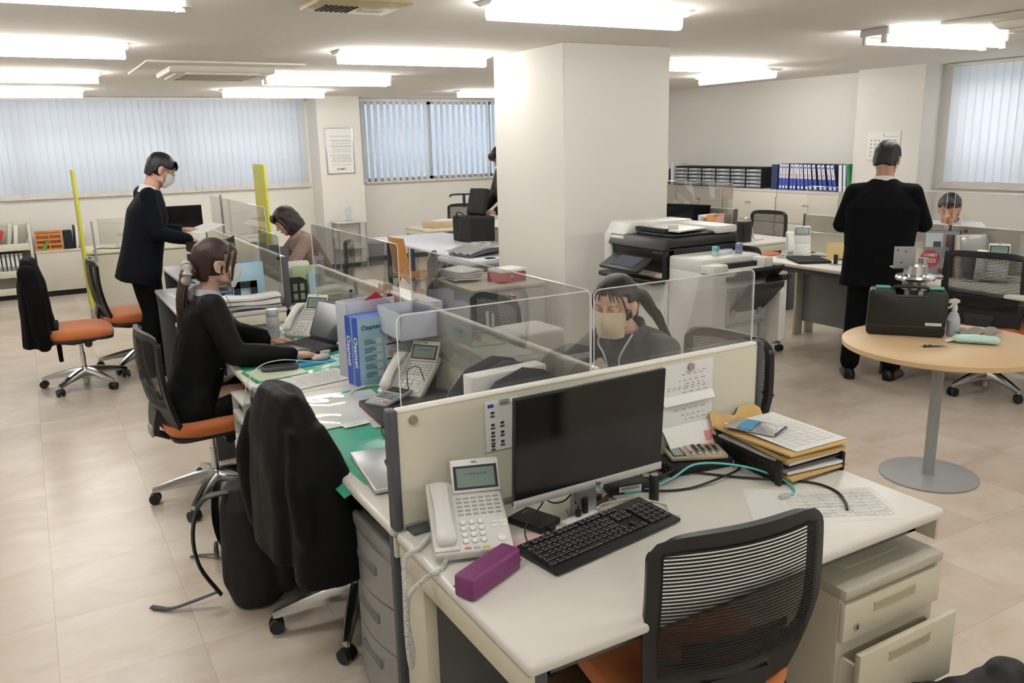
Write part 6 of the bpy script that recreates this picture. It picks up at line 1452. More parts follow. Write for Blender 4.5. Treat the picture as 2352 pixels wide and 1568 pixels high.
MB(M_slate).ell((-.03, 0, .006), .011, .009, .006, 12, 8).ell((-.005, 0, .006), .011, .009, .006, 12, 8).tube([(0, 0, .006), (.02, -.006, .005), (.04, -.01, .004)], .0025, 6).obj('knob', t); MB(M_clearbag).box(-.045, .075, -.016, .016, .0005, .002).obj('film', t)
# ================================================================== ON THE FILING CABINETS
ZC = 1.078
cx = 8.06
def drawer_tower(label, y, first=None):
    if first: c = copy_tree(first); place(c, (cx, y, ZC), 0, label); return c
    t = thing('letter_drawer_tower', label, 'drawer tower', (cx, y, ZC), 0, 'black letter drawer towers')
    MB(M_blackm).box(0, .30, -.13, -.122, 0, .26).box(0, .30, .122, .13, 0, .26).box(0, .30, -.13, .13, .252, .26).box(0, .30, -.13, .13, 0, .008).box(.29, .30, -.13, .13, 0, .26).obj('case', t)
    for i in range(5):
        d = MB(M_frost, M_paper).box(-.012, .26, -.12, .12, .012+i*.048, .046+i*.048, .004); d.use(M_paper).box(-.0135, -.012, -.045, .045, .028+i*.048, .040+i*.048); d.obj('drawer', t)
    return t
d0 = drawer_tower('black drawer tower beside the leaning papers near the pillar', 9.13)
for i, l in enumerate(('black drawer tower, second from the pillar on the cabinets', 'middle black drawer tower with clear drawers, third from the pillar', 'black drawer tower, fourth from the pillar on the cabinets', 'black drawer tower second from the blue binders', 'black drawer tower directly next to the dark blue box file')):
    drawer_tower(l, 9.13-.272*(i+1), d0)
M_bblue = mat('binder_blue', '#3c4fb0', .4); M_bw = mat('binder_white', '#dfe0e4', .45)
def binder(label, y, w=.05, lean=0, col=M_navy, spine=M_bw, h=.31, mark=M_blue, lower=M_bblue, first=None, x=cx, z=ZC, rz=0, depth=.22, grp='ring binders on the filing cabinets', name='ring_binder'):
    if first: c = copy_tree(first); c.location = (x, y, z); c.rotation_euler = (rad(lean), 0, rz); c['label'] = label; return c
    t = thing(name, label, 'binder', (x, y, z), rz, grp); t.rotation_euler = (rad(lean), 0, rz)
    MB(col).box(0, depth, -w/2, w/2, 0, h, .002).obj('cover', t)
    s_ = MB(spine).box(-.001, 0, -w/2+.003, w/2-.003, .005, h-.005)
    if lower: s_.use(lower).box(-.0015, -.0008, -w/2+.003, w/2-.003, .005, h*.45).use(mark).box(-.0015, -.0008, -w*.25, w*.25, h*.83, h*.91).use(mat('red_mark', '#c43c46', .5)).box(-.0015, -.0008, -w*.1, w*.1, h*.50, h*.64).use(M_bw).box(-.002, -.0015, -w*.3, w*.3, .02, .05).use(M_ink).box(-.0015, -.0008, -w*.08, w*.08, h*.68, h*.80)
    s_.obj('spine_label', t)
    return t
binder('dark blue box file standing between the drawer towers and the binders', 7.43, .10, 0, M_navy, M_navy, .30, lower=None)
b0 = binder('blue and white ring binder, first of the row after the dark box file', 7.33, .047)
ys = [7.28, 7.23, 7.16, 7.11, 7.04, 6.985, 6.92, 6.86, 6.79, 6.71, 6.65, 6.57, 6.51]
nm = ['second', 'third', 'fourth', 'fifth', 'sixth', 'seventh', 'eighth', 'ninth', 'tenth', 'eleventh', 'twelfth', 'thirteenth', 'fourteenth']
for i, y in enumerate(ys): binder('blue and white ring binder, %s of the row counted from the dark box file' % nm[i], y, lean=(-3-i*.8 if i > 3 else 0), first=b0)
binder('plain white binder near the end of the cabinet row', 6.44, .05, -4, M_navy, M_bw, .31, lower=None); binder('second plain white binder beside the green file', 6.385, .04, -4, M_bblue, M_bw, .31, lower=None)
t = binder('green file at the end of the binder row', 6.335, .03, -7, mat('green_file', '#3c8f55', .5), mat('green_file', '#3c8f55', .5), .315, lower=None)
for i, (y, m_, h) in enumerate(((9.50, M_paper, .30), (9.46, mat('orange_file', '#d98a5c', .5), .29), (9.43, M_paper, .31), (9.40, M_black, .22), (9.36, M_paper, .31), (9.33, M_bw, .30))):
    o = MB(m_).box(0, .22, -.012, .012, 0, h, .001).obj('upright_file'); tag(o, ['white', 'orange', 'white paper', 'short black', 'thin white', 'pale'][i]+' file standing by the pillar end of the cabinets, number %s from the pillar' % ['one', 'two', 'three', 'four', 'five', 'six'][i], 'file', 'files by the pillar end'); o.location = (cx, y, ZC)
# ================================================================== DESK ITEMS, CABINET SIDE
t = thing('zip_folder', 'black zipped folder lying on the desk in front of the white phone', 'folder', (5.46, 4.63, ZD), rad(-30))
MB(M_blackm).box(-.13, .13, -.17, .17, 0, .022, .006, 3).obj('cover', t); MB(M_greymetal).box(.131, .134, -.1, -.06, .004, .016).obj('zip_pull', t)
t = thing('stamp_stand', 'small black stick standing on a tiny base on the desk edge', 'stand', (5.46, 4.36, ZD)); MB(M_greymark).box(-.035, .035, -.04, .04, 0, .006, .002).obj('base', t); MB(M_black).box(-.012, .012, -.012, .012, .006, .08, .002).obj('stick', t)
t = thing('desk_calendar', 'small yellow desk calendar before the cream divider', 'calendar', (5.70, 4.52, ZD), rad(-60))
cm = MB(mat('calendar_yellow', '#dfc489', .6), M_ink).prism([(-.03, 0), (0, .14), (.03, 0)], -.10, .10, 'x'); cm.use(M_ink)
for i in range(4):
    for j in range(6): cm.add([(-.08+j*.028, -.0265+.0057*(1+i*1.0), .018+i*.0265), (-.07+j*.028, -.0265+.0057*(1+i), .018+i*.0265), (-.07+j*.028, -.0262+.0057*(1+i)+.0013, .024+i*.0265), (-.08+j*.028, -.0262+.0057*(1+i)+.0013, .024+i*.0265)], [(0, 1, 2, 3)])
cm.obj('calendar_block', t)
paper('thin white slip with rings on the folder desk', (5.36, 4.86, ZD+.001), rad(20), .10, .16, 3, 61)
cable('dark blue cable behind the white phone on the folder desk', [(5.68, 4.80, ZD+.01), (5.72, 4.65, ZD+.01), (5.66, 4.50, ZD+.01), (5.72, 4.38, ZD+.02)], .005, M_navy)
t = thing('pinned_calendar', 'white calendar sheet pinned with a blue magnet to the cream divider', 'calendar', (5.843, 4.27, 0)); pm = MB(M_paper, M_inkd).box(-.002, 0, -.13, .13, .86, 1.03); pm.use(M_inkd)
for i in range(5):
    for j in range(7): pm.box(-.0025, -.002, -.115+j*.034, -.098+j*.034, .875+i*.026, .89+i*.026)
pm.obj('sheet', t); MB(M_blue).cyl((-.002, .04, 1.01), (-.009, .04, 1.01), .012).obj('blue_magnet', t)
t = thing('magazine', 'photo-covered catalogue with a red 2025 badge leaning by the divider', 'catalogue', (5.62, 3.58, ZD), rad(-52))
m = MB(M_slate, mat('cover_grey', '#8d9298', .4), M_red, mat('cover_light', '#c9ced3', .4), mat('cover_brown', '#7a4a38', .5)); m.M = Matrix.Rotation(rad(-14), 4, 'X')
m.box(-.12, .12, 0, .012, 0, .32, .001).use(MATS['cover_grey']).box(-.119, .105, -.001, 0, .004, .316).use(MATS['cover_light']).box(-.11, .0, -.0016, -.001, .20, .30).box(.01, .09, -.0016, -.001, .05, .12).use(M_slate).box(-.06, -.01, -.002, -.0016, .20, .24).box(.02, .09, -.0018, -.001, .13, .17).use(MATS['cover_brown']).box(.02, .09, -.0018, -.001, .20, .29).box(-.02, .04, -.0018, -.001, .01, .045)
m.use(M_red).prism([(-.075+.065*cos(rad(a)), .115+.065*sin(rad(a))) for a in range(0, 360, 20)], -.0028, -.0018, 'y'); m.obj('cover', t)
text_mesh('COMET', .028, M_paper, 'badge_text', t, m.M @ frame((-.075, -.0034, .14), (1, 0, 0), (0, 0, 1)), .001); text_mesh('2025', .040, M_paper, 'badge_year', t, m.M @ frame((-.075, -.0034, .10), (1, 0, 0), (0, 0, 1)), .001)
for i, (dx, l, m_, th) in enumerate(((0, 'navy file standing next to the photo catalogue', M_navy, .02), (.03, 'orange-yellow folder in the file row by the catalogue', mat('amber_folder', '#dba544', .5), .006), (.05, 'white document pack between the amber folder and the clear wallet', M_paper, .03), (.085, 'clear wallet of papers fanning out in the file row', M_clearbag, .02))):
    o = MB(m_).box(-th/2, th/2, -.11, .11, 0, .30, .001).obj('standing_file'); tag(o, l, 'file'); place(o, (5.66, 3.44-dx*1.2, ZD), rad(60)); o.rotation_euler = (0, rad(4*i), rad(62+i*4))
paper('pinned white list with faint columns on the divider at the picture edge', (5.842, 3.02, .90), 0, .30, .26, 18, 77, name='pinned_list', cat='list'); o = bpy.data.objects['pinned_list']; o.rotation_euler = (rad(90), 0, rad(-90))
magnet('grey round magnet next to the divider post in front of the seated man', 5.843, 3.56, 1.02, .014, mat('grey_round', '#77787a', .5), 'x'); magnet('round magnet holding the pinned white list', 5.841, 3.10, 1.025, .014, MATS['grey_round'], 'x')
# items behind copier (far cabinet island)
monitor('dark monitor on the desk behind the copier, in front of the cream divider', (5.62, 6.28, ZD), rad(-72), .52, .31, .06, 2)
for i, (y, m_, l) in enumerate(((5.97, M_paper, 'white document holder beside the dark monitor behind the copier'), (5.93, M_frost, 'translucent file in the holder behind the copier'), (5.90, mat('kraft_file', '#c99b52', .5), 'brown file in the holder behind the copier'))):
    o = MB(m_).box(-.12, .12, -.012, .012, 0, .29-.01*i, .001).obj('standing_file'); tag(o, l, 'file'); place(o, (5.60, y, ZD), rad(8))
t = thing('clipboard', 'orange and pink clipboard leaning at the divider end behind the copier', 'clipboard', (5.60, 5.86, ZD), rad(5))
MB(mat('orange_board', '#e0a071', .5)).box(-.12, .12, -.003, .003, 0, .30, .001).obj('board', t); MB(mat('pink_sheet', '#dfb7a8', .6)).prism([(-.11, .01), (.115, .01), (.115, .28), (.02, .28)], -.005, -.003, 'y').obj('sheet', t); MB(M_greymetal).box(-.03, .03, -.012, -.003, .28, .295, .002).obj('clip', t)
paper('white printed list hanging on the divider behind the copier', (5.788, 6.68, .93), 0, .24, .26, 18, 78, name='hanging_list', cat='list'); o = bpy.data.objects['hanging_list']; o.rotation_euler = (rad(90), 0, rad(-90))
for i, (y, z_) in enumerate(((6.93, .985), (6.90, 1.015), (6.87, .98))): magnet('small red round magnet on the divider behind the copier, %s one' % ['pillar-side', 'top', 'monitor-side'][i], 5.79, y, z_, .013, M_red, 'x')
t = thing('pen_holder', 'pens standing in a dark cup behind the copier', 'pens', (5.55, 6.90, ZD)); MB(M_black).cyl((0, 0, 0), (0, 0, .09), .035).obj('cup', t)
for i, m_ in enumerate((mat('green_pen', '#3fae6b', .4), M_black, M_red)): MB(m_).cyl((.01*i-.01, 0, .05), (.02*i-.02, .01, .14+.01*i), .005).obj('pen', t)
t = thing('document_stand', 'white curved stand with a black back on the desk before the empty mesh chair', 'stand', (6.12, 5.90, ZD), rad(0))
MB(M_phone).tube([(-.1, 0, .22), (-.06, 0, .235), (-.02, 0, .2), (.02, 0, .06), (.05, 0, .012), (.16, 0, .01)], .012, 8, flat=.5).obj('white_arm', t); MB(M_black).box(-.16, -.05, -.06, .06, 0, .20, .01).obj('black_unit', t)
# ================================================================== FAR ISLAND ITEMS
t = thing('tray_tower', 'tower of black mesh letter trays on the second island', 'letter trays', (1.13, 6.50, .70), rad(4))
for i in range(4):
    m = MB(M_black); z0 = i*.09; m.box(-.13, .13, -.17, .17, z0+.01, z0+.014).box(-.13, -.127, -.17, .17, z0+.01, z0+.075).box(.127, .13, -.17, .17, z0+.01, z0+.075).box(-.13, .13, -.17, -.167, z0+.01, z0+.04).box(-.13, .13, .167, .17, z0+.01, z0+.075)
    m.use(M_greymark)
    for k in range(12): m.box(-.12+k*.02, -.112+k*.02, -.1712, -.170, z0+.02, z0+.032)
    m.obj('tray', t)
monitor('small dark monitor turned sideways on the second island beside the black trays', (1.20, 6.18, .70), rad(62), .36, .23, .17, 0, chin=False)
monitor('dark monitor facing the window side beyond the standing man', (1.46, 9.95, .70), rad(0), .46, .28, .14, 0, chin=False)
t = thing('clear_tray_tower', 'stack of clear white letter trays beside the man in the navy suit', 'letter trays', (1.03, 6.10, .70), rad(10))
for i in range(6): MB(M_frost).box(-.11, .11, -.13, .13, i*.042, i*.042+.003).box(-.11, -.107, -.13, .13, i*.042, i*.042+.03).box(.107, .11, -.13, .13, i*.042, i*.042+.03).obj('tray', t)
osamet('pale helmet box with vertical lettering behind the ponytailed woman', (1.20, 5.62, .70), rad(0), .29, .20, .05, False)
_o = [o for o in COL.objects if o.name.startswith('carton')][-1]
text_mesh('osamet', .062, M_navy, 'front_title', bpy.data.objects['carton.002'], frame((.03, -.0262, .13), (0, 0, 1), (-1, 0, 0)), .001)
t = thing('bookend', 'black bookend in front of the helmet box on the second island', 'bookend', (1.17, 5.575, .70)); MB(M_black).box(-.075, -.035, -.003, 0, 0, .17, .001).box(.03, .075, -.003, 0, 0, .17, .001).box(-.075, .075, -.003, 0, .125, .17, .001).box(-.075, .075, -.02, .0, 0, .002).obj('plate', t)
zz = .70
for i, (l, th, r_) in enumerate((('lowest grey document bundle at the near end of the second island', .016, 2), ('middle white document bundle at the near end of the second island', .022, -3), ('top curled white document bundle at the near end of the second island', .016, 4))):
    o = MB(M_paper if i else mat('grey_paper', '#a9aaab', .8)).grid(lambda a, b, k=i: ((a-.5)*.36, (b-.5)*.2, .006*sin(a*5+k)+.006*sin(b*4)), 10, 6, -th).obj('document_stack'); tag(o, l, 'documents'); place(o, (1.17, 5.50, zz+.012), rad(r_)); zz += th+.011
t = thing('blue_wipes_pack', 'small blue and white packet behind the ponytailed woman', 'packet', (1.07, 5.60, .70)); MB(mat('sky_blue_print', '#4f9ccb', .4)).box(-.035, .035, -.02, .02, 0, .09, .008).obj('packet', t)
for i, (x, h, m_, l) in enumerate(((1.49, .27, M_paper, 'white folder pack just beyond the grey end post of the second island'), (1.56, .24, mat('sage_folder', '#a9bd95', .5), 'sage green folder in the black bookends of the second island'), (1.66, .20, mat('sky_folder', '#9dbccb', .5), 'light blue folder with rounded corner beside the sage folder'))):
    o = MB(m_).prism(rrect(-.10, .10, 0, h, .02), -.006, .006, 'y').obj('standing_folder'); tag(o, l, 'folder'); place(o, (x+.02, 5.60-.04*i, .70), rad(-4))
for x, l in ((1.50, 'black slotted bookend next to the grey end post'), (1.70, 'black slotted bookend in front of the light blue folder')):
    m = MB(M_black); 
    for a in (-.055, -.008, .04): m.box(a, a+.018, -.003, 0, 0, .13)
    m.box(-.055, .058, -.003, 0, .0, .02).box(-.055, .058, -.003, 0, .065, .08).prism([(-.055, .13), (.058, .13), (.058, .15), (.02, .175), (-.055, .175)], -.003, 0, 'y').box(-.055, .058, -.0, .06, 0, .002)
    o = m.obj('bookend'); tag(o, l, 'bookend'); place(o, (x, 5.50, .70), rad(-4))
t = thing('storage_box', 'maroon open box with a teal inside on the second island', 'box', (1.62, 7.55, .70), rad(4)); MB(mat('maroon_card', '#5c3038', .6)).box(-.14, .14, -.11, -.105, 0, .20).box(-.14, .14, .105, .11, 0, .2).box(-.14, -.135, -.11, .11, 0, .2).box(.135, .14, -.11, .11, 0, .2).box(-.14, .14, -.11, .11, 0, .005).obj('walls', t); MB(mat('teal_lining', '#6fb9ae', .6)).box(-.133, .133, -.104, .104, .12, .15).obj('lining', t)
t = thing('grey_organizer', 'dark grey desk organizer in front of the woman in the ribbed sweater', 'organizer', (1.60, 6.78, .70)); MB(mat('organizer_grey', '#54585f', .5)).box(-.15, .15, -.16, -.155, 0, .24).box(-.15, .15, .0, .005, 0, .24).box(-.15, .15, .155, .16, 0, .24).box(-.15, -.145, -.16, .16, 0, .24).box(-.15, .15, -.16, .16, 0, .004).obj('dividers', t)
t = thing('tape_dispenser', 'grey tape dispenser among the papers beside the navy-suited man', 'tape dispenser', (.93, 5.93, .70), rad(20)); MB(M_greymark).prism([(-.07, 0), (.06, 0), (.06, .03), (.0, .055), (-.05, .05), (-.07, .03)], -.02, .02, 'y', .003).obj('body', t); MB(M_black).cyl((-.02, -.021, .03), (-.02, .021, .03), .013).obj('hub', t)
for i, (l, p, w, h, r_, m_) in enumerate((('loose white sheets below the tape dispenser', (.90, 5.80, .7005), .25, .18, 10, M_paper), ('pile of papers and forms at the elbow of the navy-suited man', (.95, 6.25, .7005), .30, .40, 4, M_paper), ('green-edged sheet under the papers on the second island', (.90, 6.45, .7005), .20, .28, -12, mat('pale_green_paper', '#cfe0d3', .6)))):
    paper(l, p, rad(r_), w, h, 8, 90+i, t=.006 if i == 1 else .002, m=m_)
for l, p, r_, m_ in (('orange ballpoint pen on the second island desk', (.86, 5.72), 15, mat('orange_pen', '#d9822f', .4)), ('grey pen beside the orange pen on the second island desk', (.92, 5.76), 40, M_greymark)):
    o = MB(m_).cyl((-.07, 0, .005), (.06, 0, .005), .004, n=10).use(M_black).cyl((.06, 0, .005), (.07, 0, .005), .004, .001, n=10).obj('pen'); tag(o, l, 'pen'); place(o, (p[0], p[1], .70), rad(r_))
o = MB(M_black).box(-.011, .011, -.011, .011, 0, .10, .002).obj('black_marker'); tag(o, 'black marker standing upright on the second island corner', 'marker'); o.location = (.865, 5.52, .70)
o = MB(mat('sky_blue_print', '#4f9ccb', .4)).box(-.07, .07, -.035, .035, 0, .008, .003).obj('blue_sleeve'); tag(o, 'light blue flat sleeve behind the black marker', 'sleeve'); place(o, (.89, 5.62, .70), rad(10))
tag(MB(M_clearbag).ell((0, 0, .02), .05, .04, .02).obj('tissue_pack'), 'small soft white tissue pack on the second island desk', 'tissues').location = (.99, 5.64, .70)
o = MB(M_black).box(-.012, .012, -.015, .015, 0, .024, .003).tube([(0, 0, .02), (.006, .01, .04), (0, .014, .02)], .0015, 5).obj('binder_clip'); tag(o, 'black binder clip on the divider top by the grey end post', 'clip'); o.location = (1.385, 5.50, 1.0)
# ================================================================== BEHIND THE MAGNET DIVIDER
t = thing('white_carton', 'white carton with a pale teal print behind the divider with papers', 'box', (1.72, 4.48, ZD), rad(4)); MB(M_paper).box(-.20, .20, -.15, .15, 0, .14, .003).obj('carton', t); MB(mat('teal_print', '#2f9aa4', .5)).box(-.14, -.05, -.1508, -.15, .05, .09).obj('print', t)
t = thing('slim_white_box', 'long slim white box standing along the divider top', 'box', (1.60, 3.98, ZD), rad(2)); MB(M_printerw).box(-.045, .045, -.42, .42, 0, .27, .005).obj('box', t)
t = thing('white_paper_unit', 'rounded white unit behind the divider with the blue magnet', 'device', (1.80, 3.12, ZD), rad(3)); MB(M_printerw).box(-.20, .20, -.12, .12, 0, .19, .02, 3).obj('housing', t); MB(M_greymark).box(-.12, .1, -.1208, -.12, .10, .105).obj('slot', t)
for i, y in enumerate((3.44, 3.40)):
    o = MB(M_paper).tube([(0, 0, 0), (0, 0, .09)], .011, 10, flat=.35).obj('white_clip'); tag(o, ['white slotted clip standing behind the divider, window side', 'white slotted clip standing behind the divider, desk side'][i], 'clip'); o.location = (1.68+.0*i, 3.10+.05*i, ZD+.19)
# ================================================================== LEFT BACK CORNER
t = thing('low_bookshelf', 'low cream display bookshelf against the back wall', 'bookshelf', (-.72, 11.62, 0))
M_shelf = mat('cream_shelf', '#d7d2c0', .45)
MB(M_shelf).box(.665, .70, -.02, .34, 0, .90, .01).obj('side_panel', t); MB(M_shelf).box(-.70, -.665, -.02, .34, 0, .90, .01).obj('side_panel', t)
MB(M_shelf).box(-.67, .67, .32, .34, .08, .88).obj('back_panel', t); MB(M_blackm).box(-.66, .66, .02, .32, 0, .08).obj('plinth', t)
for z_ in (.09, .30, .62): MB(M_shelf).box(-.665, .665, 0, .33, z_, z_+.02).box(-.665, .665, -.02, .0, z_-.03, z_+.055, .008).obj('shelf', t)
for i in range(12):
    y = 0; x = -.62+i*.075 if i < 5 else -.30+i*.046
    o = MB(mat('grey_clear_binder', '#9fa6a6', .4), M_bluefile).box(-.018, .018, 0, .22, 0, .235, .002).use(M_paper).box(-.012, .012, -.001, 0, .08, .2).obj('grey_binder'); tag(o, 'slim grey binder on the lower shelf of the low bookshelf', 'binder', 'slim grey binders on the low shelf'); place(o, (-.72+x+.35, 11.66, .32))
for i, (x, m_, h, r_, l) in enumerate(((-.30, M_red, .20, 24, 'dark red book leaning on the top shelf of the low bookshelf'), (-.17, mat('pale_green_book', '#c9cfb9', .6), .27, 10, 'pale green magazines leaning on the low bookshelf'), (-.10, M_paper, .25, 8, 'white booklets on the low bookshelf beside the green magazines'), (.02, M_bw, .14, 30, 'small grey booklets leaning near the end of the low bookshelf'))):
    o = MB(m_).box(-.022, .022, 0, .18, 0, h, .003).obj('leaning_books'); tag(o, l, 'books'); place(o, (x-.10, 11.68, .642)); o.rotation_euler = (0, rad(r_), 0)
t = thing('low_cabinet', 'low ivory cabinet between the bookshelf and the computer desk', 'cabinet', (.26, 11.58, 0)); MB(M_cab).box(-.26, .25, 0, .36, .07, .545, .003).obj('cabinet_body', t); MB(M_cab).box(-.265, .255, -.01, .37, .545, .565, .004).obj('cabinet_top', t); MB(M_blackm).box(-.24, .23, .03, .33, 0, .07).obj('plinth', t)
t = thing('wooden_rack', 'orange wooden card rack on the low ivory cabinet', 'rack', (.16, 11.66, .565)); mw = mat('orange_wood', '#c98347', .5)
m = MB(mw)
for x in (-.145, -.005, .13): m.box(x, x+.014, -.02, .06, 0, .235)
for z_ in (0, .06, .12, .18, .22): m.box(-.145, .144, -.022, -.012, z_, z_+.022)
m.obj('frame', t); MB(mw).box(-.14, .14, .05, .056, 0, .23).obj('back_board', t)
o = MB(mat('green_book', '#4f9a48', .5)).prism([(-.06, 0), (.02, .13), (.022, .06), (-.02, .01)], -.004, .004, 'y').obj('green_card'); tag(o, 'green card leaning on the orange wooden rack', 'card'); o.location = (.12, 11.625, .567)
t = thing('black_box_file', 'black box file on the low ivory cabinet', 'box file', (.37, 11.66, .565)); MB(M_blackm).box(-.05, .05, 0, .2, 0, .22, .003).obj('box', t)
for i, (x, m_, l) in enumerate(((.435, M_black, 'thin black file beside the black box file'), (.46, M_paper, 'white file with a pink tab on the low cabinet'), (.50, M_bw, 'second white file leaning on the low cabinet'))):
    o = MB(m_).box(-.011, .011, 0, .2, 0, .28, .001).obj('upright_file'); tag(o, l, 'file'); place(o, (x, 11.66, .565)); o.rotation_euler = (0, rad(3+5*i*(i > 1)), 0)
def yellow(label, x, y, rz=0):
    t = thing('standing_guard', label, 'partition', (x, y, 0), rz)
    my = mat('lime_yellow_film', '#c6c43c', .45)
    MB(my).prism(rrect(-.24, .24, .14, 1.56, .03), -.012, .012, 'x', .003).obj('panel', t)
    MB(M_greymetal).box(-.012, .012, -.02, .02, .01, .15).box(-.16, .16, -.02, .02, 0, .012, .004).box(-.015, .015, -.22, .22, 0, .012, .004).obj('foot', t)
yellow('lime yellow standing guard seen edge-on in front of the low cabinet', .43, 9.66); yellow('lime yellow standing guard behind the woman in the ribbed sweater', 2.17, 9.10)
t = desk('ivory desk with an all-in-one computer near the back wall', .44, 1.75, 9.77, 10.45, .70, '+y', top=M_ivory, dark=False, lightm=True)
t = thing('all_in_one_computer', 'white all-in-one computer seen from behind on the ivory desk', 'computer', (.86, 10.05, .70)); MB(M_printerw).box(-.24, .24, -.03, .03, .05, .33, .01).box(-.24, .24, -.035, -.03, .27, .275).prism([(-.06, 0), (.02, 0), (.0, .08), (-.02, .08)], -.08, .08, 'x').obj('housing', t)
ib = MB(M_greymark); ib.tube([(-.06, -.036, .14), (-.045, -.036, .155), (-.03, -.036, .14), (-.015, -.036, .155), (0, -.036, .14), (-.015, -.036, .127), (-.03, -.036, .14), (-.045, -.036, .127)], .0018, 5, True); ib.obj('emblem', t)
o = MB(M_greymetal).box(-.01, .01, -.01, .01, 0, .42, .003).obj('guard_post'); tag(o, 'grey metal post clamped to the ivory desk edge', 'post'); o.location = (.545, 9.76, .60)
cable('black cables lying on the ivory desk below the computer', [(.53, 9.82, .705), (.60, 9.90, .72), (.72, 9.88, .71), (.9, 9.86, .71), (1.05, 9.84, .71)], .005, M_black)
paper('wide white sheets in front of the far dark monitor', (1.55, 9.30, .95), 0, .001, .001, 0, name='dummy_sheet'); bpy.data.objects.remove(bpy.data.objects['dummy_sheet'])
# ================================================================== BACK AREA BY THE HALF-OPEN BLINDS
t = thing('side_stand', 'small white two-shelf stand with grey legs by the back pilaster', 'stand', (3.895, 11.38, 0))
MB(M_printerw).box(-.22, .22, -.15, .15, .675, .69, .003).obj('top_board', t); MB(M_printerw).box(-.21, .21, -.14, .14, .31, .325, .003).obj('shelf', t)
for x in (-.2, .2):
    for y in (-.13, .13): MB(M_greymetal).box(x-.01, x+.01, y-.01, y+.01, 0, .676).obj('leg', t)
t = thing('glass_trophy', 'frosted faceted trophy on the small white stand', 'trophy', (3.90, 11.38, .69)); MB(M_frost).box(-.05, .05, -.04, .04, 0, .015, .002).obj('base', t); MB(M_frost).prism([(-.025, .015), (.025, .015), (.045, .15), (.03, .21), (0, .23), (-.03, .21), (-.045, .15)], -.012, .012, 'y', .003).obj('plaque', t)
t = thing('waste_bin', 'dark grey waste bin on the floor by the back wall', 'bin', (4.36, 11.66, 0)); MB(mat('bin_grey', '#4c4e55', .5)).loft([[(-.12*s_, -.09*s_, z), (.12*s_, -.09*s_, z), (.12*s_, .09*s_, z), (-.12*s_, .09*s_, z)] for s_, z in ((.9, 0), (1.05, .33))], True).obj('bin_body', t); MB(M_greymark).box(-.13, .13, -.1, .1, .32, .345, .006).obj('rim', t)
t = thing('meeting_table', 'white folding table behind the wooden chair', 'table', (3.78, 8.05, 0)); MB(mat('cool_white_top', '#d3d5df', .35)).box(-.41, .46, -.95, .95, .672, .70, .004).obj('tabletop', t)
for y in (-.8, .8):
    for x in (-.3, .3): MB(M_black).box(x-.02, x+.02, y-.02, y+.02, 0, .672).obj('leg', t)
t = thing('meeting_table', 'grey-edged table carrying the plastic-wrapped bundle by the pillar', 'table', (3.66, 6.78, 0)); MB(MATS['cool_white_top']).box(-.42, .42, -.28, .28, .66, .70, .008).obj('tabletop', t)
for y in (-.24, .24):
    for x in (-.36, .36): MB(M_black).box(x-.02, x+.02, y-.02, y+.02, 0, .66).obj('leg', t)
t = thing('wrapped_bundle', 'grey bundle wrapped in clear plastic on the grey-edged table', 'wrapped bundle', (3.76, 6.95, .70), rad(12))
MB(mat('bundle_grey', '#6f7276', .5)).grid(lambda a, b: ((a-.5)*.74, (b-.5)*.34, .035+.03*sin(a*pi)+.004*sin(b*30)), 20, 24, .03).obj('bundle', t); MB(M_clearbag).grid(lambda a, b: ((a-.5)*.82, (b-.5)*.40, .04+.045*sin(a*pi)+.008*sin(b*23+a*9)), 30, 20, .001).obj('film', t)
for i, (x, y) in enumerate(((3.50, 6.60), (3.62, 6.56))): paper(['white document with a black strip on the grey-edged table, wall side', 'white document with a black strip on the grey-edged table, pillar side'][i], (x, y, .7005), rad(-10), .22, .12, 2, 95+i, t=.004, ink=M_black)
def wooden_chair(label, loc, rz):
    t = thing('wooden_chair', label, 'chair', loc, rz); mwd = mat('honey_plywood', '#c98f50', .45)
    MB(mwd).grid(lambda a, b: ((a-.5)*.38, -.20-.06*b+.03*(2*a-1)**2, .47+b*.36), 10, 10, .010).obj('backrest', t); MB(mwd).grid(lambda a, b: ((a-.5)*.40, -.19+b*.40, .44-.012*sin(a*pi)), 10, 10, .010).obj('seat', t)
    lg = MB(M_greymetal)
    for q in (-1, 1): lg.tube([(q*.17, -.22, .52), (q*.19, -.20, .41), (q*.20, -.05, .40), (q*.20, .14, .40), (q*.21, .19, .36), (q*.22, .21, .0)], .010, 8).tube([(q*.19, -.10, .40), (q*.21, -.18, .2), (q*.22, -.22, .0)], .010, 8)
    lg.obj('tube_frame', t); return t
wooden_chair('honey plywood chair with steel legs at the white folding table', (3.34, 7.74, 0), rad(-88)); 
t = wooden_chair('second plywood chair under the grey-edged table', (3.62, 6.38, 0), rad(175)); t.location = (4.30, 7.05, 0); t.rotation_euler = (0, 0, rad(95))
t = thing('briefcase', 'large black bag standing on the white folding table', 'bag', (4.08, 7.93, .70), rad(4)); c = MB(); c.box(-.13, .17, -.20, .20, 0, .27, .02); remeshed(c, 'bag_body', M_blackm, .008, 3, .005, 10, parent=t); MB(M_black).tube([(-.135, .1, .25), (-.15, .05, .31), (-.15, -.05, .31), (-.135, -.1, .25)], .008, 6).obj('handle', t)
t = thing('black_folder_bag', 'upright black document bag held above the big black bag', 'bag', (4.16, 7.98, .975), rad(8)); c = MB(); c.box(-.03, .03, -.15, .15, .0, .28, .015); remeshed(c, 'bag_body', M_blackm, .007, 3, .004, 10, parent=t); t.rotation_euler = (0, rad(14), rad(10))
t = desk('ivory desk against the back wall beside the waste bin', 4.17, 5.6, 9.25, 9.98, .70, '+y', top=M_ivory)
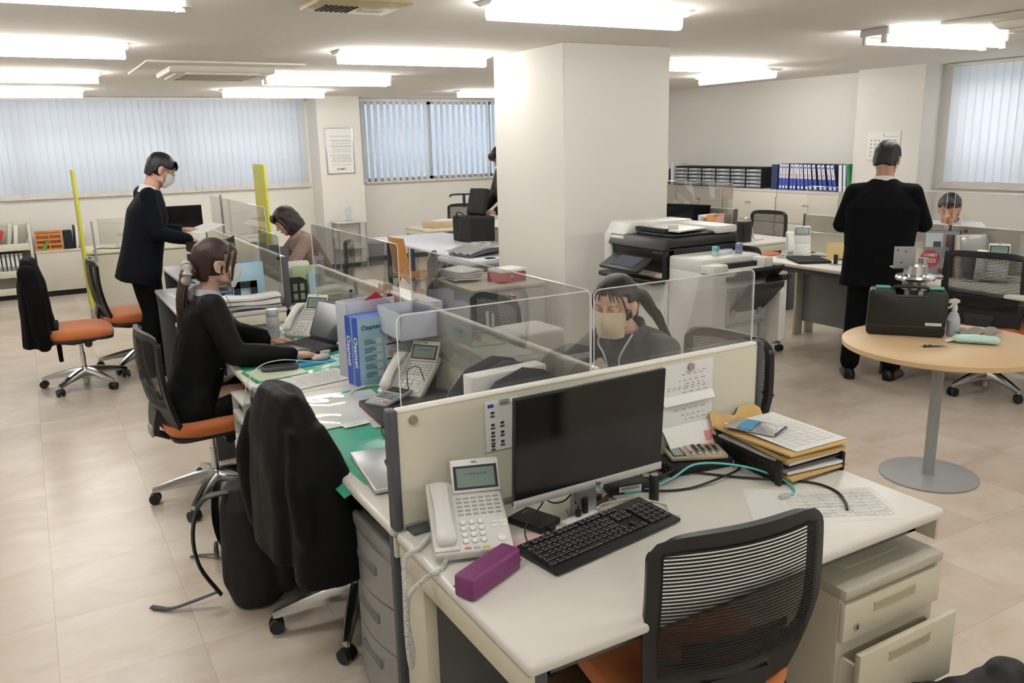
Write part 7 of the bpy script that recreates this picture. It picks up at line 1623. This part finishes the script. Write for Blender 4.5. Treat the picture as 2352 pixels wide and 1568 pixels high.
t = thing('document_box', 'beige document box with sheets on top, on the back desk', 'document box', (4.52, 9.60, .70), rad(8)); MB(mat('beige_box_card', '#cbb593', .6)).box(-.22, .22, -.14, .14, 0, .075, .004).obj('box', t); MB(M_inkd).cyl((-.1, -.1402, .05), (-.1, -.142, .05), .006).cyl((.17, -.1402, .05), (.17, -.142, .05), .006).obj('eyelet', t)
paper('white and green sheets lying on the beige document box', (4.55, 9.62, .776), rad(4), .30, .21, 0, 97, t=.006)
o = MB(M_black).box(-.05, .05, -.04, .04, 0, .012, .003).obj('card_case'); tag(o, 'flat black case on the back desk beside the document box', 'case'); o.location = (4.93, 9.62, .70)
o = MB(M_paper).ell((0, 0, .02), .03, .025, .02).obj('white_mouse'); tag(o, 'white mouse lying behind the flat black case', 'mouse'); o.location = (4.98, 9.72, .70)
c = chair_at('black mesh chair with a coat-hanger bar on top, behind the back desk', 5.12, 10.2, 150)
hg = MB(M_black).tube([(-.20, -.30, 1.0), (-.17, -.30, 1.03), (0, -.30, 1.035), (.17, -.30, 1.03), (.20, -.30, 1.0)], .012, 8, sm=3).box(-.02, .02, -.305, -.285, .86, 1.03, .004).obj('hanger_bar', c)
t = thing('white_cabinet', 'light grey low cabinet holding papers beside the white pillar', 'cabinet', (2.98, 5.52, 0)); MB(mat('light_grey_metal', '#b5b6b6', .45)).box(-.30, .30, -.30, .40, .05, .67, .004).obj('cabinet_body', t); MB(mat('beige_board', '#c5bdae', .5)).box(-.31, .31, -.31, .41, .67, .695, .004).obj('cabinet_top', t)
t = thing('pink_case', 'deep pink box on the light grey cabinet', 'box', (3.08, 5.44, .695), rad(8)); MB(mat('deep_pink', '#b23a55', .4)).box(-.12, .12, -.09, .09, 0, .075, .008).obj('case', t); MB(M_paper).box(-.118, .118, -.088, .088, .075, .10, .006).obj('paper_fill', t); MB(M_greymetal).cyl((-.02, -.0902, .05), (-.02, -.093, .05), .012).obj('button', t)
zz = .695
for i in range(4):
    o = MB(M_paper).grid(lambda a, b, k=i: ((a-.5)*.22, (b-.5)*.3, .003*sin(a*6+k)), 8, 6, -.013).obj('document_stack'); tag(o, ['lowest', 'second', 'third', 'topmost'][i]+' white document bundle on the light grey cabinet', 'documents', 'bundles on the light grey cabinet'); place(o, (2.82, 5.70, zz+.018), rad(5*i-6)); zz += .018
t = thing('drafting_stand', 'white stand pole with a black triangular foot partly behind the pillar', 'stand', (3.56, 6.32, 0)); 
# pink tag on chair
for nm_, l in (('office_chair.008', 'pink tag'),):
    p = back_pt(-.35, 1.0); MB(mat('pink_tag', '#dca2b4', .7)).box(p[0]-.03, p[0]+.03, p[1]-.03, p[1]-.022, p[2]-.05, p[2]+.004).box(p[0]-.03, p[0]+.03, p[1]-.03, p[1]+.004, p[2]+.001, p[2]+.004).obj('pink_tag', bpy.data.objects[nm_])
MB(M_printerw).cyl((0, 0, .0), (0, 0, .95), .012).cyl((0, 0, .95), (0, 0, 1.05), .022).obj('pole', t); MB(M_black).prism([(-.14, .30), (0, .62), (.02, .62), (.05, .30)], -.01, .01, 'y').obj('black_plate', t)
